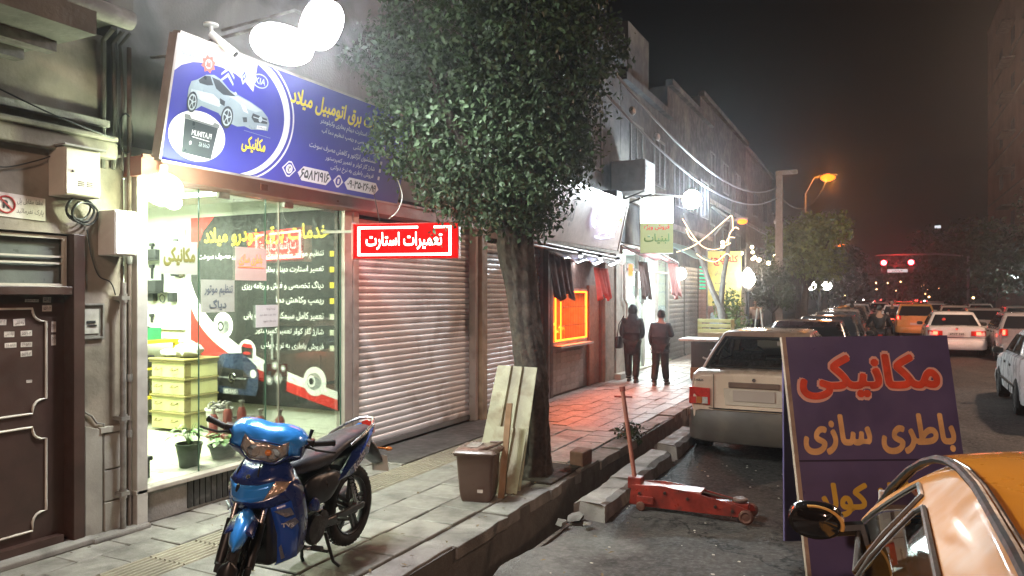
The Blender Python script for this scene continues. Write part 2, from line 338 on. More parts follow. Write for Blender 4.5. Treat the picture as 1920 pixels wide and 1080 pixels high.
# ---------------------------------------------------------------- ground, road, gutter
WX, EX = -5.5, -2.9                      # facade line, pavement edge
S_(M().quad((-400, -60, -.9), (400, -60, -.9), (400, 700, -.9), (-400, 700, -.9)).build('ground', wall_dark))
def road_fn(a, b):
    x = -2.48+a*10.5; y = -8+b*43
    d = .012*math.sin(x*3.1+y*.9)+.01*math.sin(y*2.3-x*1.7)+.006*math.sin(7*x+3*y)
    edge = math.exp(-(x+2.48)*5)
    return (x-(.02*math.sin(y*5.3)+.015*math.sin(y*11.7+1))*edge, y, -.12+d*(1 if x < 7.5 else .3)+.03*edge*math.sin(y*4))
def edge_mix(m):     # the worn strip of old concrete along the gutter runs out into the asphalt
    N = m.node_tree; L = N.links; b = N.nodes['Principled BSDF']; g = N.nodes.new('ShaderNodeNewGeometry'); sp = N.nodes.new('ShaderNodeSeparateXYZ'); L.new(g.outputs['Position'], sp.inputs[0])
    n = N.nodes.new('ShaderNodeTexNoise'); n.inputs['Scale'].default_value = 1.4; n.inputs['Detail'].default_value = 8; L.new(g.outputs['Position'], n.inputs['Vector'])
    a = N.nodes.new('ShaderNodeMath'); a.operation = 'MULTIPLY_ADD'; L.new(n.outputs['Fac'], a.inputs[0]); a.inputs[1].default_value = 1.7; L.new(sp.outputs['X'], a.inputs[2])
    y = N.nodes.new('ShaderNodeMath'); y.operation = 'MULTIPLY_ADD'; L.new(sp.outputs['Y'], y.inputs[0]); y.inputs[1].default_value = .22; L.new(a.outputs[0], y.inputs[2])
    r = N.nodes.new('ShaderNodeMapRange'); L.new(y.outputs[0], r.inputs[0]); r.inputs[1].default_value = -.1; r.inputs[2].default_value = .22; r.inputs[3].default_value = 1; r.inputs[4].default_value = 0
    src = b.inputs['Base Color'].links[0].from_socket; x = N.nodes.new('ShaderNodeMix'); x.data_type = 'RGBA'; L.new(r.outputs[0], x.inputs[0]); L.new(src, x.inputs[6])
    n2 = N.nodes.new('ShaderNodeTexNoise'); n2.inputs['Scale'].default_value = 7; n2.inputs['Detail'].default_value = 8; L.new(g.outputs['Position'], n2.inputs['Vector'])
    x2 = N.nodes.new('ShaderNodeMix'); x2.data_type = 'RGBA'; L.new(n2.outputs['Fac'], x2.inputs[0]); x2.inputs[6].default_value = (.05, .045, .042, 1); x2.inputs[7].default_value = (.19, .18, .17, 1)
    L.new(x2.outputs[2], x.inputs[7])
    v = N.nodes.new('ShaderNodeTexVoronoi'); v.feature = 'DISTANCE_TO_EDGE'; v.inputs['Scale'].default_value = .55
    dd = N.nodes.new('ShaderNodeVectorMath'); dd.operation = 'MULTIPLY_ADD'; L.new(n2.outputs['Color'], dd.inputs[0]); dd.inputs[1].default_value = (.35, .35, .35); L.new(g.outputs['Position'], dd.inputs[2]); L.new(dd.outputs[0], v.inputs['Vector'])
    cr = N.nodes.new('ShaderNodeMapRange'); L.new(v.outputs['Distance'], cr.inputs[0]); cr.inputs[1].default_value = .003; cr.inputs[2].default_value = .011; x3 = N.nodes.new('ShaderNodeMix'); x3.data_type = 'RGBA'
    L.new(cr.outputs[0], x3.inputs[0]); x3.inputs[6].default_value = (.008, .007, .006, 1); L.new(x.outputs[2], x3.inputs[7])
    st = N.nodes.new('ShaderNodeTexNoise'); st.inputs['Scale'].default_value = .8; st.inputs['Detail'].default_value = 7; L.new(g.outputs['Position'], st.inputs['Vector']); sr = N.nodes.new('ShaderNodeMapRange'); L.new(st.outputs['Fac'], sr.inputs[0]); sr.inputs[1].default_value = .55; sr.inputs[2].default_value = .7; sr.inputs[3].default_value = 0; sr.inputs[4].default_value = .6
    x4 = N.nodes.new('ShaderNodeMix'); x4.data_type = 'RGBA'; L.new(sr.outputs[0], x4.inputs[0]); L.new(x3.outputs[2], x4.inputs[6]); x4.inputs[7].default_value = (.014, .012, .011, 1); L.new(x4.outputs[2], b.inputs['Base Color'])
edge_mix(asphalt)
S_(M().grid(road_fn, 84, 300).build('road', asphalt, smooth=True))
S_(M().quad((-2.48, 35, -.125), (8.02, 35, -.125), (8.02, 400, -.125), (-2.48, 400, -.125)).build('road_far', asphalt))
# a pale worn concrete apron along the gutter, with an uneven edge and a crack
ap = M(); A = []; B = []
for i in range(61):
    y = 1.2+i*.1
    A.append((-2.50+.03*math.sin(y*9), y)); B.append((-1.78+.13*math.sin(y*2.1)+.06*math.sin(y*6.3)+.03*math.sin(y*15)+max(0, 4.7-y)*.0-max(0, y-6.2)*.5, y))
def apron(a, b):
    i = min(60, int(b*60)); x0 = A[i][0]; x1 = max(B[i][0], x0+.06); x = x0+(x1-x0)*a; y = A[i][1]
    return (x, y, -.075+.014*math.sin(x*7+y*3)+.01*math.sin(y*8.1)-.045*a**4)
crack = M()
for (pts, wd) in (([(-1.6, 4.4), (-1.75, 4.62), (-1.72, 4.8), (-1.9, 4.98), (-1.93, 5.2), (-2.1, 5.36)], .012), ([(-1.2, 5.1), (-1.42, 5.05), (-1.6, 5.2), (-1.75, 5.1)], .008)):
    for k in range(len(pts)-1):
        (xa, ya), (xb, yb) = pts[k], pts[k+1]
        crack.quad((xa-wd, ya, -.104), (xa+wd, ya, -.104), (xb+wd, yb, -.104), (xb-wd, yb, -.104))
gut = M(); gut.box(-2.92, -2.44, -8, 400, -.62, -.5)
S_(gut.build('gutter_floor', conc_dark))
S_(M().box(-2.50, -2.465, -8, 400, -.62, -.14).build('gutter_side', conc_dark))
S_(M().box(-7, -2.93, -8, 400, -.3, -.028).box(-2.99, -2.9, -8, 400, -.62, -.028).build('pavement_base', joint))
# edging stones along the gutter
edge_root = S_(M().box(-3.16, -2.93, -8, 2.0, -.1, .0).build('pavement_edging', conc))
y = 2.0; k = 0
while y < 34:
    l = random.uniform(.55, 1.0)
    if 6.3 < y < 6.4: pass
    x0 = -3.15+random.uniform(-.012, .02); x1 = -2.895+random.uniform(-.03, .02); h = random.uniform(-.022, .002)
    e = M()
    nseg = 5
    pts = [(x0, y+.01)]+[(x0+random.uniform(-.006, .006), y+l*i/nseg) for i in range(1, nseg)]+[(x0, y+l-.012), (x1, y+l-.012)]+[(x1+random.uniform(-.022, .008), y+l*i/nseg) for i in range(nseg-1, 0, -1)]+[(x1, y+.01)]
    e.prism([(a, b, -.12) for a, b in pts], (0, 0, .12+h+.002))
    e.build('edging_stone', conc, edge_root, bevel=.008 if y < 14 else 0); y += l

# ---------------------------------------------------------------- paving: slabs, ribbed guide tiles, small bricks
pave = M().box(-5.48, -5.46, -8, 0, -.1, -.027).build('pavement', joint); S_(pave)
def slab_obj(x0, x1, y0, y1, name, m, h, jit=.006, tilt=.004):
    g = .006; p = [(x0+g, y0+g), (x1-g, y0+g), (x1-g, y1-g), (x0+g, y1-g)]
    p = [(a+random.uniform(-jit, jit), b+random.uniform(-jit, jit)) for a, b in p]
    t = [h+random.uniform(-tilt, tilt) for _ in p]
    mm = M(); mm.add([(a, b, -.05) for a, b in p]+[(a, b, z-.006) for (a, b), z in zip(p, t)]+[(a+(.006 if i in (0, 3) else -.006), b+(.006 if i in (0, 1) else -.006), z) for i, ((a, b), z) in enumerate(zip(p, t))],
                     [(3, 2, 1, 0), (0, 1, 5, 4), (1, 2, 6, 5), (2, 3, 7, 6), (3, 0, 4, 7), (4, 5, 9, 8), (5, 6, 10, 9), (6, 7, 11, 10), (7, 4, 8, 11), (8, 9, 10, 11)])
    return mm.build(name, m, pave)
cols = [(-5.47, -5.12), (-5.12, -4.78), (-4.38, -3.97), (-3.97, -3.56), (-3.56, -3.17)]
for ci, (a, b) in enumerate(cols):
    y = 1.3+.17*ci
    while y < 9.9:
        l = .42 if ci != 2 else .6
        if random.random() < .12:       # a slab broken across
            q = l*random.uniform(.35, .65); slab_obj(a, b, y, y+q, 'slab', slab_m, random.uniform(-.006, .003)); slab_obj(a, b, y+q, y+l, 'slab', slab_m, random.uniform(-.006, .003))
        else: slab_obj(a, b, y, y+l, 'slab', slab_m, random.uniform(-.005, .004))
        y += l
# ribbed tile: one mesh shared by all
rt = M().box(-.193, .193, .005, .395, -.05, -.008)
for i in range(8):
    xx = -.17+i*.0486; rt.prism([(xx-.014, .01, -.009), (xx+.014, .01, -.009), (xx+.009, .01, .002), (xx-.009, .01, .002)], (0, .38, 0))
rt0 = rt.build('ribbed_tile', tact_m, pave, local=True); rt0.location = (-4.58, 1.3, 0)
y = 1.7
while y < 9.8: pc(rt0, rt0.data, pave, (-4.58+random.uniform(-.002, .002), y, random.uniform(-.003, .003))); y += .4
# small bricks beyond the tree
n = 0; rows = [(-5.45+i*.228, -5.45+(i+1)*.228) for i in range(10)]
bx = M().box(-.109, .109, -.194, .194, -.05, 0).build('paving_brick', brick_m, pave, local=True, bevel=0); bx.location = (-5.33, 10.12, 0)
far = M()
for ri, (a, b) in enumerate(rows):
    y = 9.92+(.2 if ri % 2 else 0)
    while y < 33:
        if n < 285 and y < 21: pc(bx, bx.data, pave, ((a+b)/2+random.uniform(-.002, .002), y+.2+random.uniform(-.003, .003), random.uniform(-.006, .003)), random.uniform(-.01, .01)); n += 1
        elif y >= 21 or n >= 285: z = random.uniform(-.006, .003); far.box(a+.005, b-.005, y+.005, y+.395, -.05, z)
        y += .4
stn(far.build('paving_brick', brick_m, pave), 'stuff')
S_(M().box(-5.48, -2.95, 33, 400, -.1, -.004).build('pavement_far', brick_m))

# kerb blocks at the road edge (two separate runs with a gap)
def kerb(x, y0, y1, hz, seed, label, w_=.27):
    random.seed(seed); r = thing('kerb_stone', label, 'kerb stone', (x, y0, -.12), 0, 'concrete kerb blocks along the gutter')
    k = 8; vs = []
    for i in range(k+1):
        yy = y0+(y1-y0)*i/k; j = lambda s=.012: random.uniform(-s, s)
        for (a, zz) in ((0, -.28), (0+j(), hz-.03+j(.008)), (.03+j(), hz+j(.008)), (w_-.04+j(), hz+j(.008)), (w_+j(), hz-.035+j()), (w_+.02, -.2)):
            vs.append((x+a, yy+(j(.03) if i in (0, k) else 0), zz))
    mm = M().add(vs, [(i*6+q, i*6+(q+1) % 6, (i+1)*6+(q+1) % 6, (i+1)*6+q) for i in range(k) for q in range(6)]+[tuple(range(6))[::-1], tuple(range(k*6, k*6+6))])
    mm.build('block', conc, r); return r
kerb(-2.48, 6.35, 7.25, .03, 1, 'broken end of the long concrete kerb, nearest to the camera')
kerb(-2.48, 7.28, 8.75, .055, 2, 'long pale concrete kerb block beside the red trolley jack')
kerb(-2.50, 9.1, 10.4, .06, 3, 'short concrete kerb block at the rear wheel of the cream hatchback')
kerb(-2.52, 11.2, 20, .04, 5, 'low concrete kerb running under the parked cars')
for i, (x, y, s) in enumerate(((-2.42, 6.22, .09), (-2.30, 6.12, .05), (-2.5, 6.05, .06), (-2.36, 9.0, .07), (-2.25, 8.92, .045))):
    bm = bmesh.new(); [bm.verts.new((x+s*random.uniform(-1, 1), y+s*random.uniform(-1, 1), -.12+s*random.uniform(0, .9))) for _ in range(14)]; bmesh.ops.convex_hull(bm, input=bm.verts)
    bmesh.ops.delete(bm, geom=[v for v in bm.verts if not v.link_faces], context='VERTS'); bm.verts.index_update(); r = M(); r.v = [v.co[:] for v in bm.verts]; r.f = [tuple(v.index for v in f.verts) for f in bm.faces]; bm.free(); o = r.build('concrete_rubble', conc); tag(o, ['chunk of broken concrete at the kerb end by the apron', 'small broken lump before the kerb end', 'broken lump at the very lip of the gutter before the kerb', 'lump of rubble in the gap between the kerb blocks', 'pebble of rubble beside the gap between the kerb blocks'][i], 'rubble')
# litter specks on the asphalt
random.seed(5); lit = M()
for _ in range(90):
    x, y = random.uniform(-2.1, .4), random.uniform(3.6, 9.2); s = random.uniform(.004, .016); a = random.uniform(0, 6)
    z = -.085 if x > -1.7 else -.05
    lit.prism([(x+s*math.cos(a+q), y+s*math.sin(a+q)*.7, z) for q in (0, 1.5, 3, 4.4)], (0, 0, .004))
tag(lit.build('litter', mat('paper_scraps', (.55, .5, .44), .8, var=.3)), 'pale specks of litter and grit scattered on the asphalt', 'litter', kind='stuff')

dl = M()
for _ in range(130):      # dry leaves blown along the gutter and walls
    k = random.random(); x, y = (random.uniform(-3.15, -2.95), random.uniform(3, 12)) if k < .45 else (random.uniform(-5.4, -5.1), random.uniform(3, 11)) if k < .6 else (random.uniform(-5, -3.2), random.uniform(3.5, 12)) if k < .8 else (random.uniform(-2.4, -1.6), random.uniform(4.5, 9))
    a = random.uniform(0, 6.3); s = random.uniform(.012, .03); z = .007 if x < -2.93 else -.085; d = Vector((math.cos(a), math.sin(a), .15)); e = Vector((-math.sin(a), math.cos(a), 0)); c = Vector((x, y, z)); dl.add([c-d*s, c+e*s*.45+Vector((0, 0, .006)), c+d*s, c-e*s*.45+Vector((0, 0, .004))], [(0, 1, 2), (0, 2, 3)])
tag(dl.build('dry_leaves', mat('dry_leaf', (.16, .11, .05), .8, var=.5, scale=9)), 'small dry leaves blown over the paving and along the gutter edge', 'leaves', kind='stuff')
# tree pit rubble and weed beside the gutter
pit = M(); pit.box(-3.5, -2.96, 6.9, 7.75, -.05, .012); stn(pit.build('tree_pit', mat('soil', (.045, .034, .026), .95, var=.4, bump=1, bscale=30)))
o = M().prism([(-3.1, 7.75, 0), (-2.93, 7.72, 0), (-2.92, 8.0, 0), (-3.12, 8.02, 0)], (0, 0, .16)).build('kerb_block', mat('red_brown_block', (.19, .10, .07), .8, var=.3, bump=.4), bevel=.015)
tag(o, 'low reddish block standing at the gutter edge behind the trunk', 'block')
# ---------------------------------------------------------------- house at the left: wall, lintel, balcony
hs = thing('house', 'old plastered house with brown metal street door and balcony, beside the shop', 'house', (-5.5, 2, 0))
wl = M(); wl.box(-6.2, -5.5, 3.69, 4.04, 0, 3.0).box(-6.2, -5.5, -4, 1.6, 0, 3.0).box(-6.2, -5.5, 1.6, 3.69, 2.36, 3.0).box(-6.2, -5.52, -4, 3.9, 3.0, 3.95)
wl.build('wall', plaster, hs)
M().box(-5.5, -5.40, -4, 3.92, 2.97, 3.10).box(-5.52, -5.36, -4, 3.90, 3.10, 3.14).build('lintel', mat('weathered_beam', (.21, .19, .15), .85, var=.3, scale=3, bump=.5, dirt=(.07, .065, .05), dscale=3, damt=.8), hs, bevel=.01)
M().box(-5.505, -5.44, -4, 3.88, 3.22, 3.27).build('ledge', conc, hs)
bal = M().box(-5.5, -4.46, -3, 3.09, 3.55, 3.70).build('balcony_slab', plaster_g, hs)
M().box(-4.9, -4.8, -3, 3.05, 3.48, 3.55).build('beam', galv, bal); M().box(-5.25, -5.15, -3, 3.05, 3.48, 3.55).build('beam', galv, bal)
M().tube([(-4.98, 0, 3.93), (-4.98, 3.72, 3.93)], .07, 12).build('drain_pipe', conc, hs, smooth=True)
M().box(-7, -5.06, -4, 3.80, 3.98, 8).build('upper_wall', plaster_g, hs)
# frame of the doorway
M().box(-5.62, -5.46, 3.60, 3.69, 0, 2.36).box(-5.62, -5.47, 1.6, 3.60, 1.90, 1.965).build('door_frame', brown_m, hs, bevel=.006)
sill_s = M().box(-5.7, -5.38, 1.6, 3.75, 0, .045).build('threshold', conc, hs, bevel=.01)
# door leaf with raised mouldings
door = M().box(-5.64, -5.58, 1.6, 3.60, .05, 1.90).build('door', brown_m, hs)
def mould(pts, r=.009, x=-5.572): return M().tube([(x, a, b) for a, b in pts], r, 6)
def notch(y, z, sy, sz, r=.09):
    """concave corner"""
    return [(y+sy*r*math.sin(q), z+sz*r*math.cos(q)) for q in [i*PI/12 for i in range(7)]]
cy, a1, a2, b1, b2 = 3.46, 1.03, 1.80, .20, .95
up = [(2.4, 1.80), (cy-.09, 1.80)]+[(cy-.09*math.cos(q), 1.80-.09*math.sin(q)) for q in [i*PI/12 for i in range(1, 6)]]
up = [(2.4, 1.80), (cy-.10, 1.80), (cy-.098, 1.775), (cy-.088, 1.745), (cy-.068, 1.722), (cy-.04, 1.708), (cy, 1.705), (cy, 1.13), (cy-.04, 1.127), (cy-.07, 1.115), (cy-.09, 1.09), (cy-.10, 1.06), (cy-.10, 1.03), (2.4, 1.03)]
lo = [(2.4, .93), (cy-.10, .93), (cy-.098, .90), (cy-.088, .87), (cy-.068, .85), (cy-.04, .836), (cy, .833), (cy, .30), (cy-.04, .297), (cy-.07, .285), (cy-.09, .26), (cy-.10, .23), (cy-.10, .17), (2.4, .17)]
wm = mat('worn_white_trim', (.62, .57, .5), .5, var=.2, dirt=(.3, .2, .15), dscale=6)
mould(up).build('moulding', wm, door, smooth=True); mould(lo).build('moulding', wm, door, smooth=True)
M().box(-5.60, -5.50, 1.6, 3.55, .02, .10).build('kick_rail', brown_m, door)
# stickers of tradesmen on the door
stk = mat('faded_sticker', (.60, .53, .48), .6, var=.3, scale=20, bump=0, dirt=(.3, .2, .17), dscale=12)
ink = mat('dark_ink', (.06, .03, .03), .6, var=0, bump=0)
random.seed(3)
for (y, z, w_, h_) in ((3.36, 1.86, .10, .022), (3.47, 1.865, .06, .04), (3.47, 1.80, .07, .045), (3.13, 1.71, .10, .04), (3.27, 1.70, .08, .05), (3.0, 1.72, .09, .04), (3.2, 1.62, .07, .04), (3.32, 1.62, .08, .04), (3.21, 1.54, .08, .035), (3.32, 1.54, .08, .035), (3.32, 1.47, .08, .04), (3.52, 1.66, .035, .08), (3.52, 1.56, .035, .08), (3.1, 1.30, .05, .02), (3.34, 1.27, .04, .02), (3.0, 1.45, .07, .03)):
    s = M(); a = random.uniform(-.05, .05); s.obox((-5.579, y-w_/2, z-h_/2+a*.02), (0, w_, a*w_), (0, -a*h_, h_), (.0015, 0, 0)); so = s.build('sticker', stk, door)
    lettering(so, random.choice(['۶۶۳۸۷۴۰۲', '۶۶۰۵۸۱۱', 'تعمیرات', 'لوله کشی', '۵۵۶۹۰۱۲']), (-5.577, y, z), Y1, Z1, (w_*.8, h_*.6), ink, .01)
# transom window above the door
tr = M().box(-5.56, -5.53, 1.6, 3.59, 1.965, 1.985).box(-5.56, -5.53, 1.6, 3.59, 2.32, 2.345).box(-5.56, -5.53, 3.565, 3.59, 1.985, 2.32).build('transom_window', cream_paint, hs)
M().box(-5.60, -5.58, 1.6, 3.565, 1.985, 2.32).build('pane', mat('dusty_frosted_pane', (.14, .15, .135), .35, var=.25, scale=4, bump=.2), tr)
for z in (2.13, 2.18): M().box(-5.56, -5.54, 1.6, 3.565, z, z+.014).build('bar', cream_paint, tr)
# stone facing at the foot of the pier, raised border with a bracket shape
for i, (y0, y1, z0, z1) in enumerate(((3.86, 4.03, .52, .80), (3.86, 4.03, .27, .51), (3.86, 4.03, .02, .26), (3.70, 3.845, .02, .84))):
    M().prism([(-5.5, y0, z0), (-5.5, y1, z0), (-5.5, y1, z1), (-5.5, y0, z1+(.05 if i == 3 else 0))], (.022+.004*i % .01, 0, 0)).build('facing_stone', stone_m, hs, bevel=.006)
M().box(-5.5, -5.465, 3.82, 4.03, .81, .86).build('facing_stone', stone_m, hs, bevel=.006)
M().tube([(-5.485, 3.70, 1.0), (-5.485, 3.76, .96), (-5.485, 3.80, .90), (-5.485, 3.86, .885), (-5.485, 3.865, .5)], .008, 6).build('moulding', conc, hs, smooth=True)
M().box(-5.56, -5.36, 3.70, 4.2, -.02, .035).build('rough_footing', conc, hs, bevel=.02)
# water meter niche
ni = M().box(-5.502, -5.478, 3.68, 3.86, 1.56, 1.575).box(-5.502, -5.478, 3.68, 3.86, 1.82, 1.835).box(-5.502, -5.478, 3.68, 3.692, 1.575, 1.82).box(-5.502, -5.478, 3.848, 3.86, 1.575, 1.82).build('niche_frame', galv, hs)
M().box(-5.5, -5.494, 3.692, 3.848, 1.575, 1.82).build('niche_back', mat('grey_niche', (.16, .15, .13), .7), ni)
M().box(-5.494, -5.488, 3.70, 3.82, 1.60, 1.79).build('meter_plate', mat('meter_plate', (.36, .34, .31), .5, var=.25, scale=12), ni)
M().box(-5.488, -5.482, 3.72, 3.79, 1.68, 1.70).box(-5.488, -5.482, 3.725, 3.80, 1.655, 1.668).build('meter_slot', dark_void, ni)

# ---------------------------------------------------------------- things on the house wall
t = thing('no_parking_sign', 'white plate with red crossed P mark and black handwritten Persian words, above the door', 'sign', (-5.5, 3.2, 2.42))
wh = mat('enamel_white', (.66, .60, .55), .4, var=.08, dirt=(.4, .25, .2), dscale=6)
M().prism([(-5.5, 2.96, 2.455), (-5.5, 3.405, 2.44), (-5.5, 3.405, 2.605), (-5.5, 2.96, 2.625)], (.008, 0, 0)).build('plate', wh, t)
redi = mat('red_print', (.42, .035, .03), .5, var=.1, bump=0)
M().torus((-5.489, 3.13, 2.535), (1, 0, 0), .058, .0065, 28, 6).build('red_ring', redi, t)
lettering(t, 'R', (-5.4915, 3.13, 2.535), Y1, Z1, (.045, .06), mat('black_print', (.02, .02, .02), .5, var=0, bump=0), .04)
M().obox((-5.4905, 3.085, 2.575), (0, .09, -.085), (0, .007, .0075), (.003, 0, 0)).build('red_bar', redi, t)
lettering(t, 'لطفا مقابل پل', (-5.491, 3.295, 2.565), Y1, (0, -.05, 1), (.18, .05), ink, .012, slant=.15)
lettering(t, 'پارک نفرمائید', (-5.491, 3.295, 2.495), Y1, (0, -.05, 1), (.19, .05), ink, .012, slant=.15)
t = thing('electric_box', 'cream metal electric cabinet with small vents, mounted above the cable coil', 'electric box', (-5.5, 3.56, 2.64))
M().box(-5.5, -5.31, 3.43, 3.71, 2.63, 2.985).build('cabinet', cream_paint, t, bevel=.008)
M().box(-5.31, -5.302, 3.44, 3.70, 2.64, 2.975).build('door', cream_paint, t, bevel=.003)
M().lathe((-5.302, 3.49, 2.81), [(0.0, .014), (.009, .012), (.011, 0)], (1, 0, 0), 12).build('lock', galv, t, smooth=True)
for q in range(2):
    for k in range(3): M().box(-5.303, -5.298, 3.53+q*.065, 3.575+q*.065, 2.705+k*.014, 2.712+k*.014).build('vent', ink, t)
M().box(-5.5, -5.27, 3.41, 3.73, 2.988, 3.0).build('rain_cap', galv, t)
t = thing('gas_box', 'white sheet metal gas meter box on the pier above the riser pipes', 'meter box', (-5.5, 3.9, 2.2))
M().box(-5.5, -5.30, 3.82, 4.01, 2.21, 2.56).build('cabinet', white_paint, t, bevel=.006)
M().box(-5.30, -5.294, 3.83, 4.0, 2.22, 2.55).build('door', white_paint, t, bevel=.002)
M().box(-5.294, -5.291, 3.87, 3.93, 2.26, 2.33).build('label_plate', mat('grey_label', (.45, .44, .42), .5), t)
lettering(t, 'شرکت گاز', (-5.292, 3.95, 2.38), Y1, Z1, (.07, .02), redi, .01)
t = thing('cable_coil', 'coil of thick black cable hanging under the electric cabinet', 'cable', (-5.46, 3.6, 2.5))
for i, r in enumerate((.095, .11, .085, .10)):
    q = M(); c = (-5.45+.01*i, 3.64+.012*(i-1), 2.555-.012*i); q.tube([(c[0]+.01*math.sin(3*a), c[1]+r*math.cos(a), c[2]+r*.85*math.sin(a)) for a in [2*PI*k/24 for k in range(25)]], .008, 6); q.build('cable_loop', wire_m, t, smooth=True)
def wire(pts, r=.006, label='', name='cable', m=wire_m):
    out = []; P = [Vector(p) for p in pts]
    for i in range(len(P)-1):
        p0, p1, p2, p3 = P[max(i-1, 0)], P[i], P[i+1], P[min(i+2, len(P)-1)]
        for k in range(8):
            s = k/8; out.append(.5*((2*p1)+(p2-p0)*s+(2*p0-5*p1+4*p2-p3)*s*s+(3*p1-p0-3*p2+p3)*s**3))
    out.append(P[-1]); o = M().tube(out, r, 6).build(name, m, smooth=True); tag(o, label, 'cable'); return o
wire([(-5.49, 2.9, 2.80), (-5.47, 3.1, 2.79), (-5.46, 3.3, 2.86), (-5.48, 3.45, 2.93)], .005, 'thin dark cable sagging across the plaster left of the electric cabinet')
wire([(-5.47, 3.71, 2.40), (-5.46, 3.74, 2.2), (-5.46, 3.80, 2.05), (-5.46, 3.9, 2.0), (-5.47, 3.95, 1.9)], .005, 'thin cable curling down the pier from the cable coil')
wire([(-5.5, 3.0, 3.36), (-5.36, 3.4, 3.2), (-5.36, 3.86, 3.12)], .006, 'cable clipped along the concrete ledge of the house')
# riser pipes
t = thing('riser_pipe', 'pale vertical pipe with clamps on the pier beside the shop window', 'pipe', (-5.42, 3.99, 0), 0, 'vertical pipes between house and shop')
M().tube([(-5.42, 3.98, .02), (-5.42, 3.98, 2.0)], .022, 12).build('pipe', galv, t, smooth=True)
for z in (.9, 1.86, .30): M().box(-5.5, -5.39, 3.945, 4.02, z, z+.03).lathe((-5.42, 3.98, z-.02), [(.03, 0), (.031, .07)], n=12).build('clamp', galv, t, smooth=30)
t = thing('riser_pipe', 'darker vertical pipe with valve beside the shop window edge', 'pipe', (-5.45, 4.06, 0), 0, 'vertical pipes between house and shop')
M().tube([(-5.45, 4.055, .02), (-5.45, 4.055, 2.6), (-5.45, 4.055, 3.9)], .018, 10).build('pipe', mat('rusty_pipe', (.14, .10, .08), .7, var=.4), t, smooth=True)
for z in (.75, 1.2, 2.15): M().lathe((-5.45, 4.055, z), [(.024, 0), (.026, .03), (.024, .06)], n=10).build('coupling', galv, t, smooth=30)
# ================================================================ the auto electric shop
in_wall = mat('pale_interior_wall', (.72, .74, .64), .7, var=.05, bump=.05, dirt=(.5, .5, .42), dscale=1.5, damt=.5)
in_floor = mat('pale_floor_tiles', (.42, .42, .33), .35, var=.1, bump=.05, dirt=(.22, .22, .17), dscale=2, damt=.6)
sh = thing('shop_building', 'lit auto electric shop with open front, red fascia and roller shutter bay', 'building', (-5.5, 5.5, 0))
M().box(-12, -5.62, 4.0, 4.08, .3, 3.1).box(-12, -5.50, 6.78, 6.88, .3, 3.1).box(-12.1, -12, 4.0, 6.88, .3, 3.1).build('interior_wall', in_wall, sh)
M().box(-12, -5.5, 4.08, 6.78, .15, .297).build('floor', in_floor, sh)
fl = M()
for i in range(16): fl.box(-12+.4*i, -11.997+.4*i, 4.08, 6.78, .297, .2985)
for i in range(7): fl.box(-12, -5.5, 4.1+.4*i, 4.103+.4*i, .297, .2987)
fl.build('floor_joint', mat('floor_grout', (.3, .3, .24), .8), sh)
M().box(-12, -5.52, 4.08, 6.78, 3.05, 3.12).build('ceiling', in_wall, sh)
M().box(-5.68, -5.45, 4.08, 6.84, 0, .27).build('plinth', conc, sh, bevel=.01)
M().box(-5.70, -5.40, 4.08, 6.84, .27, .31).build('sill', stone_m, sh, bevel=.008)
pl = M()
for i in range(34): y = 4.62+i*.064; pl.box(-5.452, -5.44+random.uniform(0, .006), y, y+.05, .03, .262)
stn(pl.build('ribbed_black_cladding', mat('black_plinth_tile', (.02, .019, .018), .45, var=.4, dirt=(.16, .15, .14), dscale=9, damt=.5), sh), 'stuff')
# lean frame posts
def post(y0, y1, z1, x0=-5.56, x1=-5.44, m=alu_frame, z0=0): return M().box(x0, x1, y0, y1, z0, z1).build('frame_post', m, sh, bevel=.006)
post(4.09, 4.19, 2.86, x1=-5.40, m=mat('white_frame_metal', (.55, .53, .5), .4, var=.1, metal=.2, dirt=(.25, .22, .2), dscale=3, damt=.6)); post(6.76, 6.90, 2.86); post(6.92, 7.02, 2.86)
post(9.82, 9.90, 2.86); post(9.95, 10.12, 3.0, m=mat('yellowed_pilaster', (.36, .28, .19), .7, var=.25, dirt=(.15, .1, .07)), x1=-5.40)
# red fascia beam under the sign
M().box(-5.60, -5.30, 4.05, 9.9, 2.86, 3.02).build('fascia_beam', red_paint, sh, bevel=.006)
M().box(-5.305, -5.28, 4.05, 9.9, 3.0, 3.03).build('fascia_rib', red_paint, sh)
M().box(-5.302, -5.292, 5.33, 5.42, 2.90, 2.96).box(-5.302, -5.295, 6.45, 6.48, 2.915, 2.93).build('rust_hatch', mat('rust', (.2, .05, .03), .9), sh)
M().box(-6.5, -5.52, 4.0, 10.1, 3.12, 6.6).build('upper_wall', mat('upper_render', (.26, .25, .235), .9, var=.25, scale=1.2, bump=.4, dirt=(.1, .1, .09), dscale=1.2, damt=.8), sh)
M().box(-5.56, -5.35, 4.0, 10.1, 6.55, 6.75).build('cornice', conc, sh)
# windows upstairs
def window(par, y0, y1, z0, z1, x=-5.52, fm=None, gm=None, depth=.05):
    fm = fm or alu_frame; f = M()
    f.box(x-.02, x+.03, y0, y1, z0, z0+.05).box(x-.02, x+.03, y0, y1, z1-.05, z1).box(x-.02, x+.03, y0, y0+.05, z0+.05, z1-.05).box(x-.02, x+.03, y1-.05, y1, z0+.05, z1-.05).box(x-.02, x+.025, (y0+y1)/2-.02, (y0+y1)/2+.02, z0+.05, z1-.05)
    w_ = f.build('window', fm, par)
    M().box(x-.01, x+.004, y0+.05, y1-.05, z0+.05, z1-.05).build('pane', gm or mat('dark_window_pane', (.02, .022, .026), .08, var=0, bump=0), w_); return w_
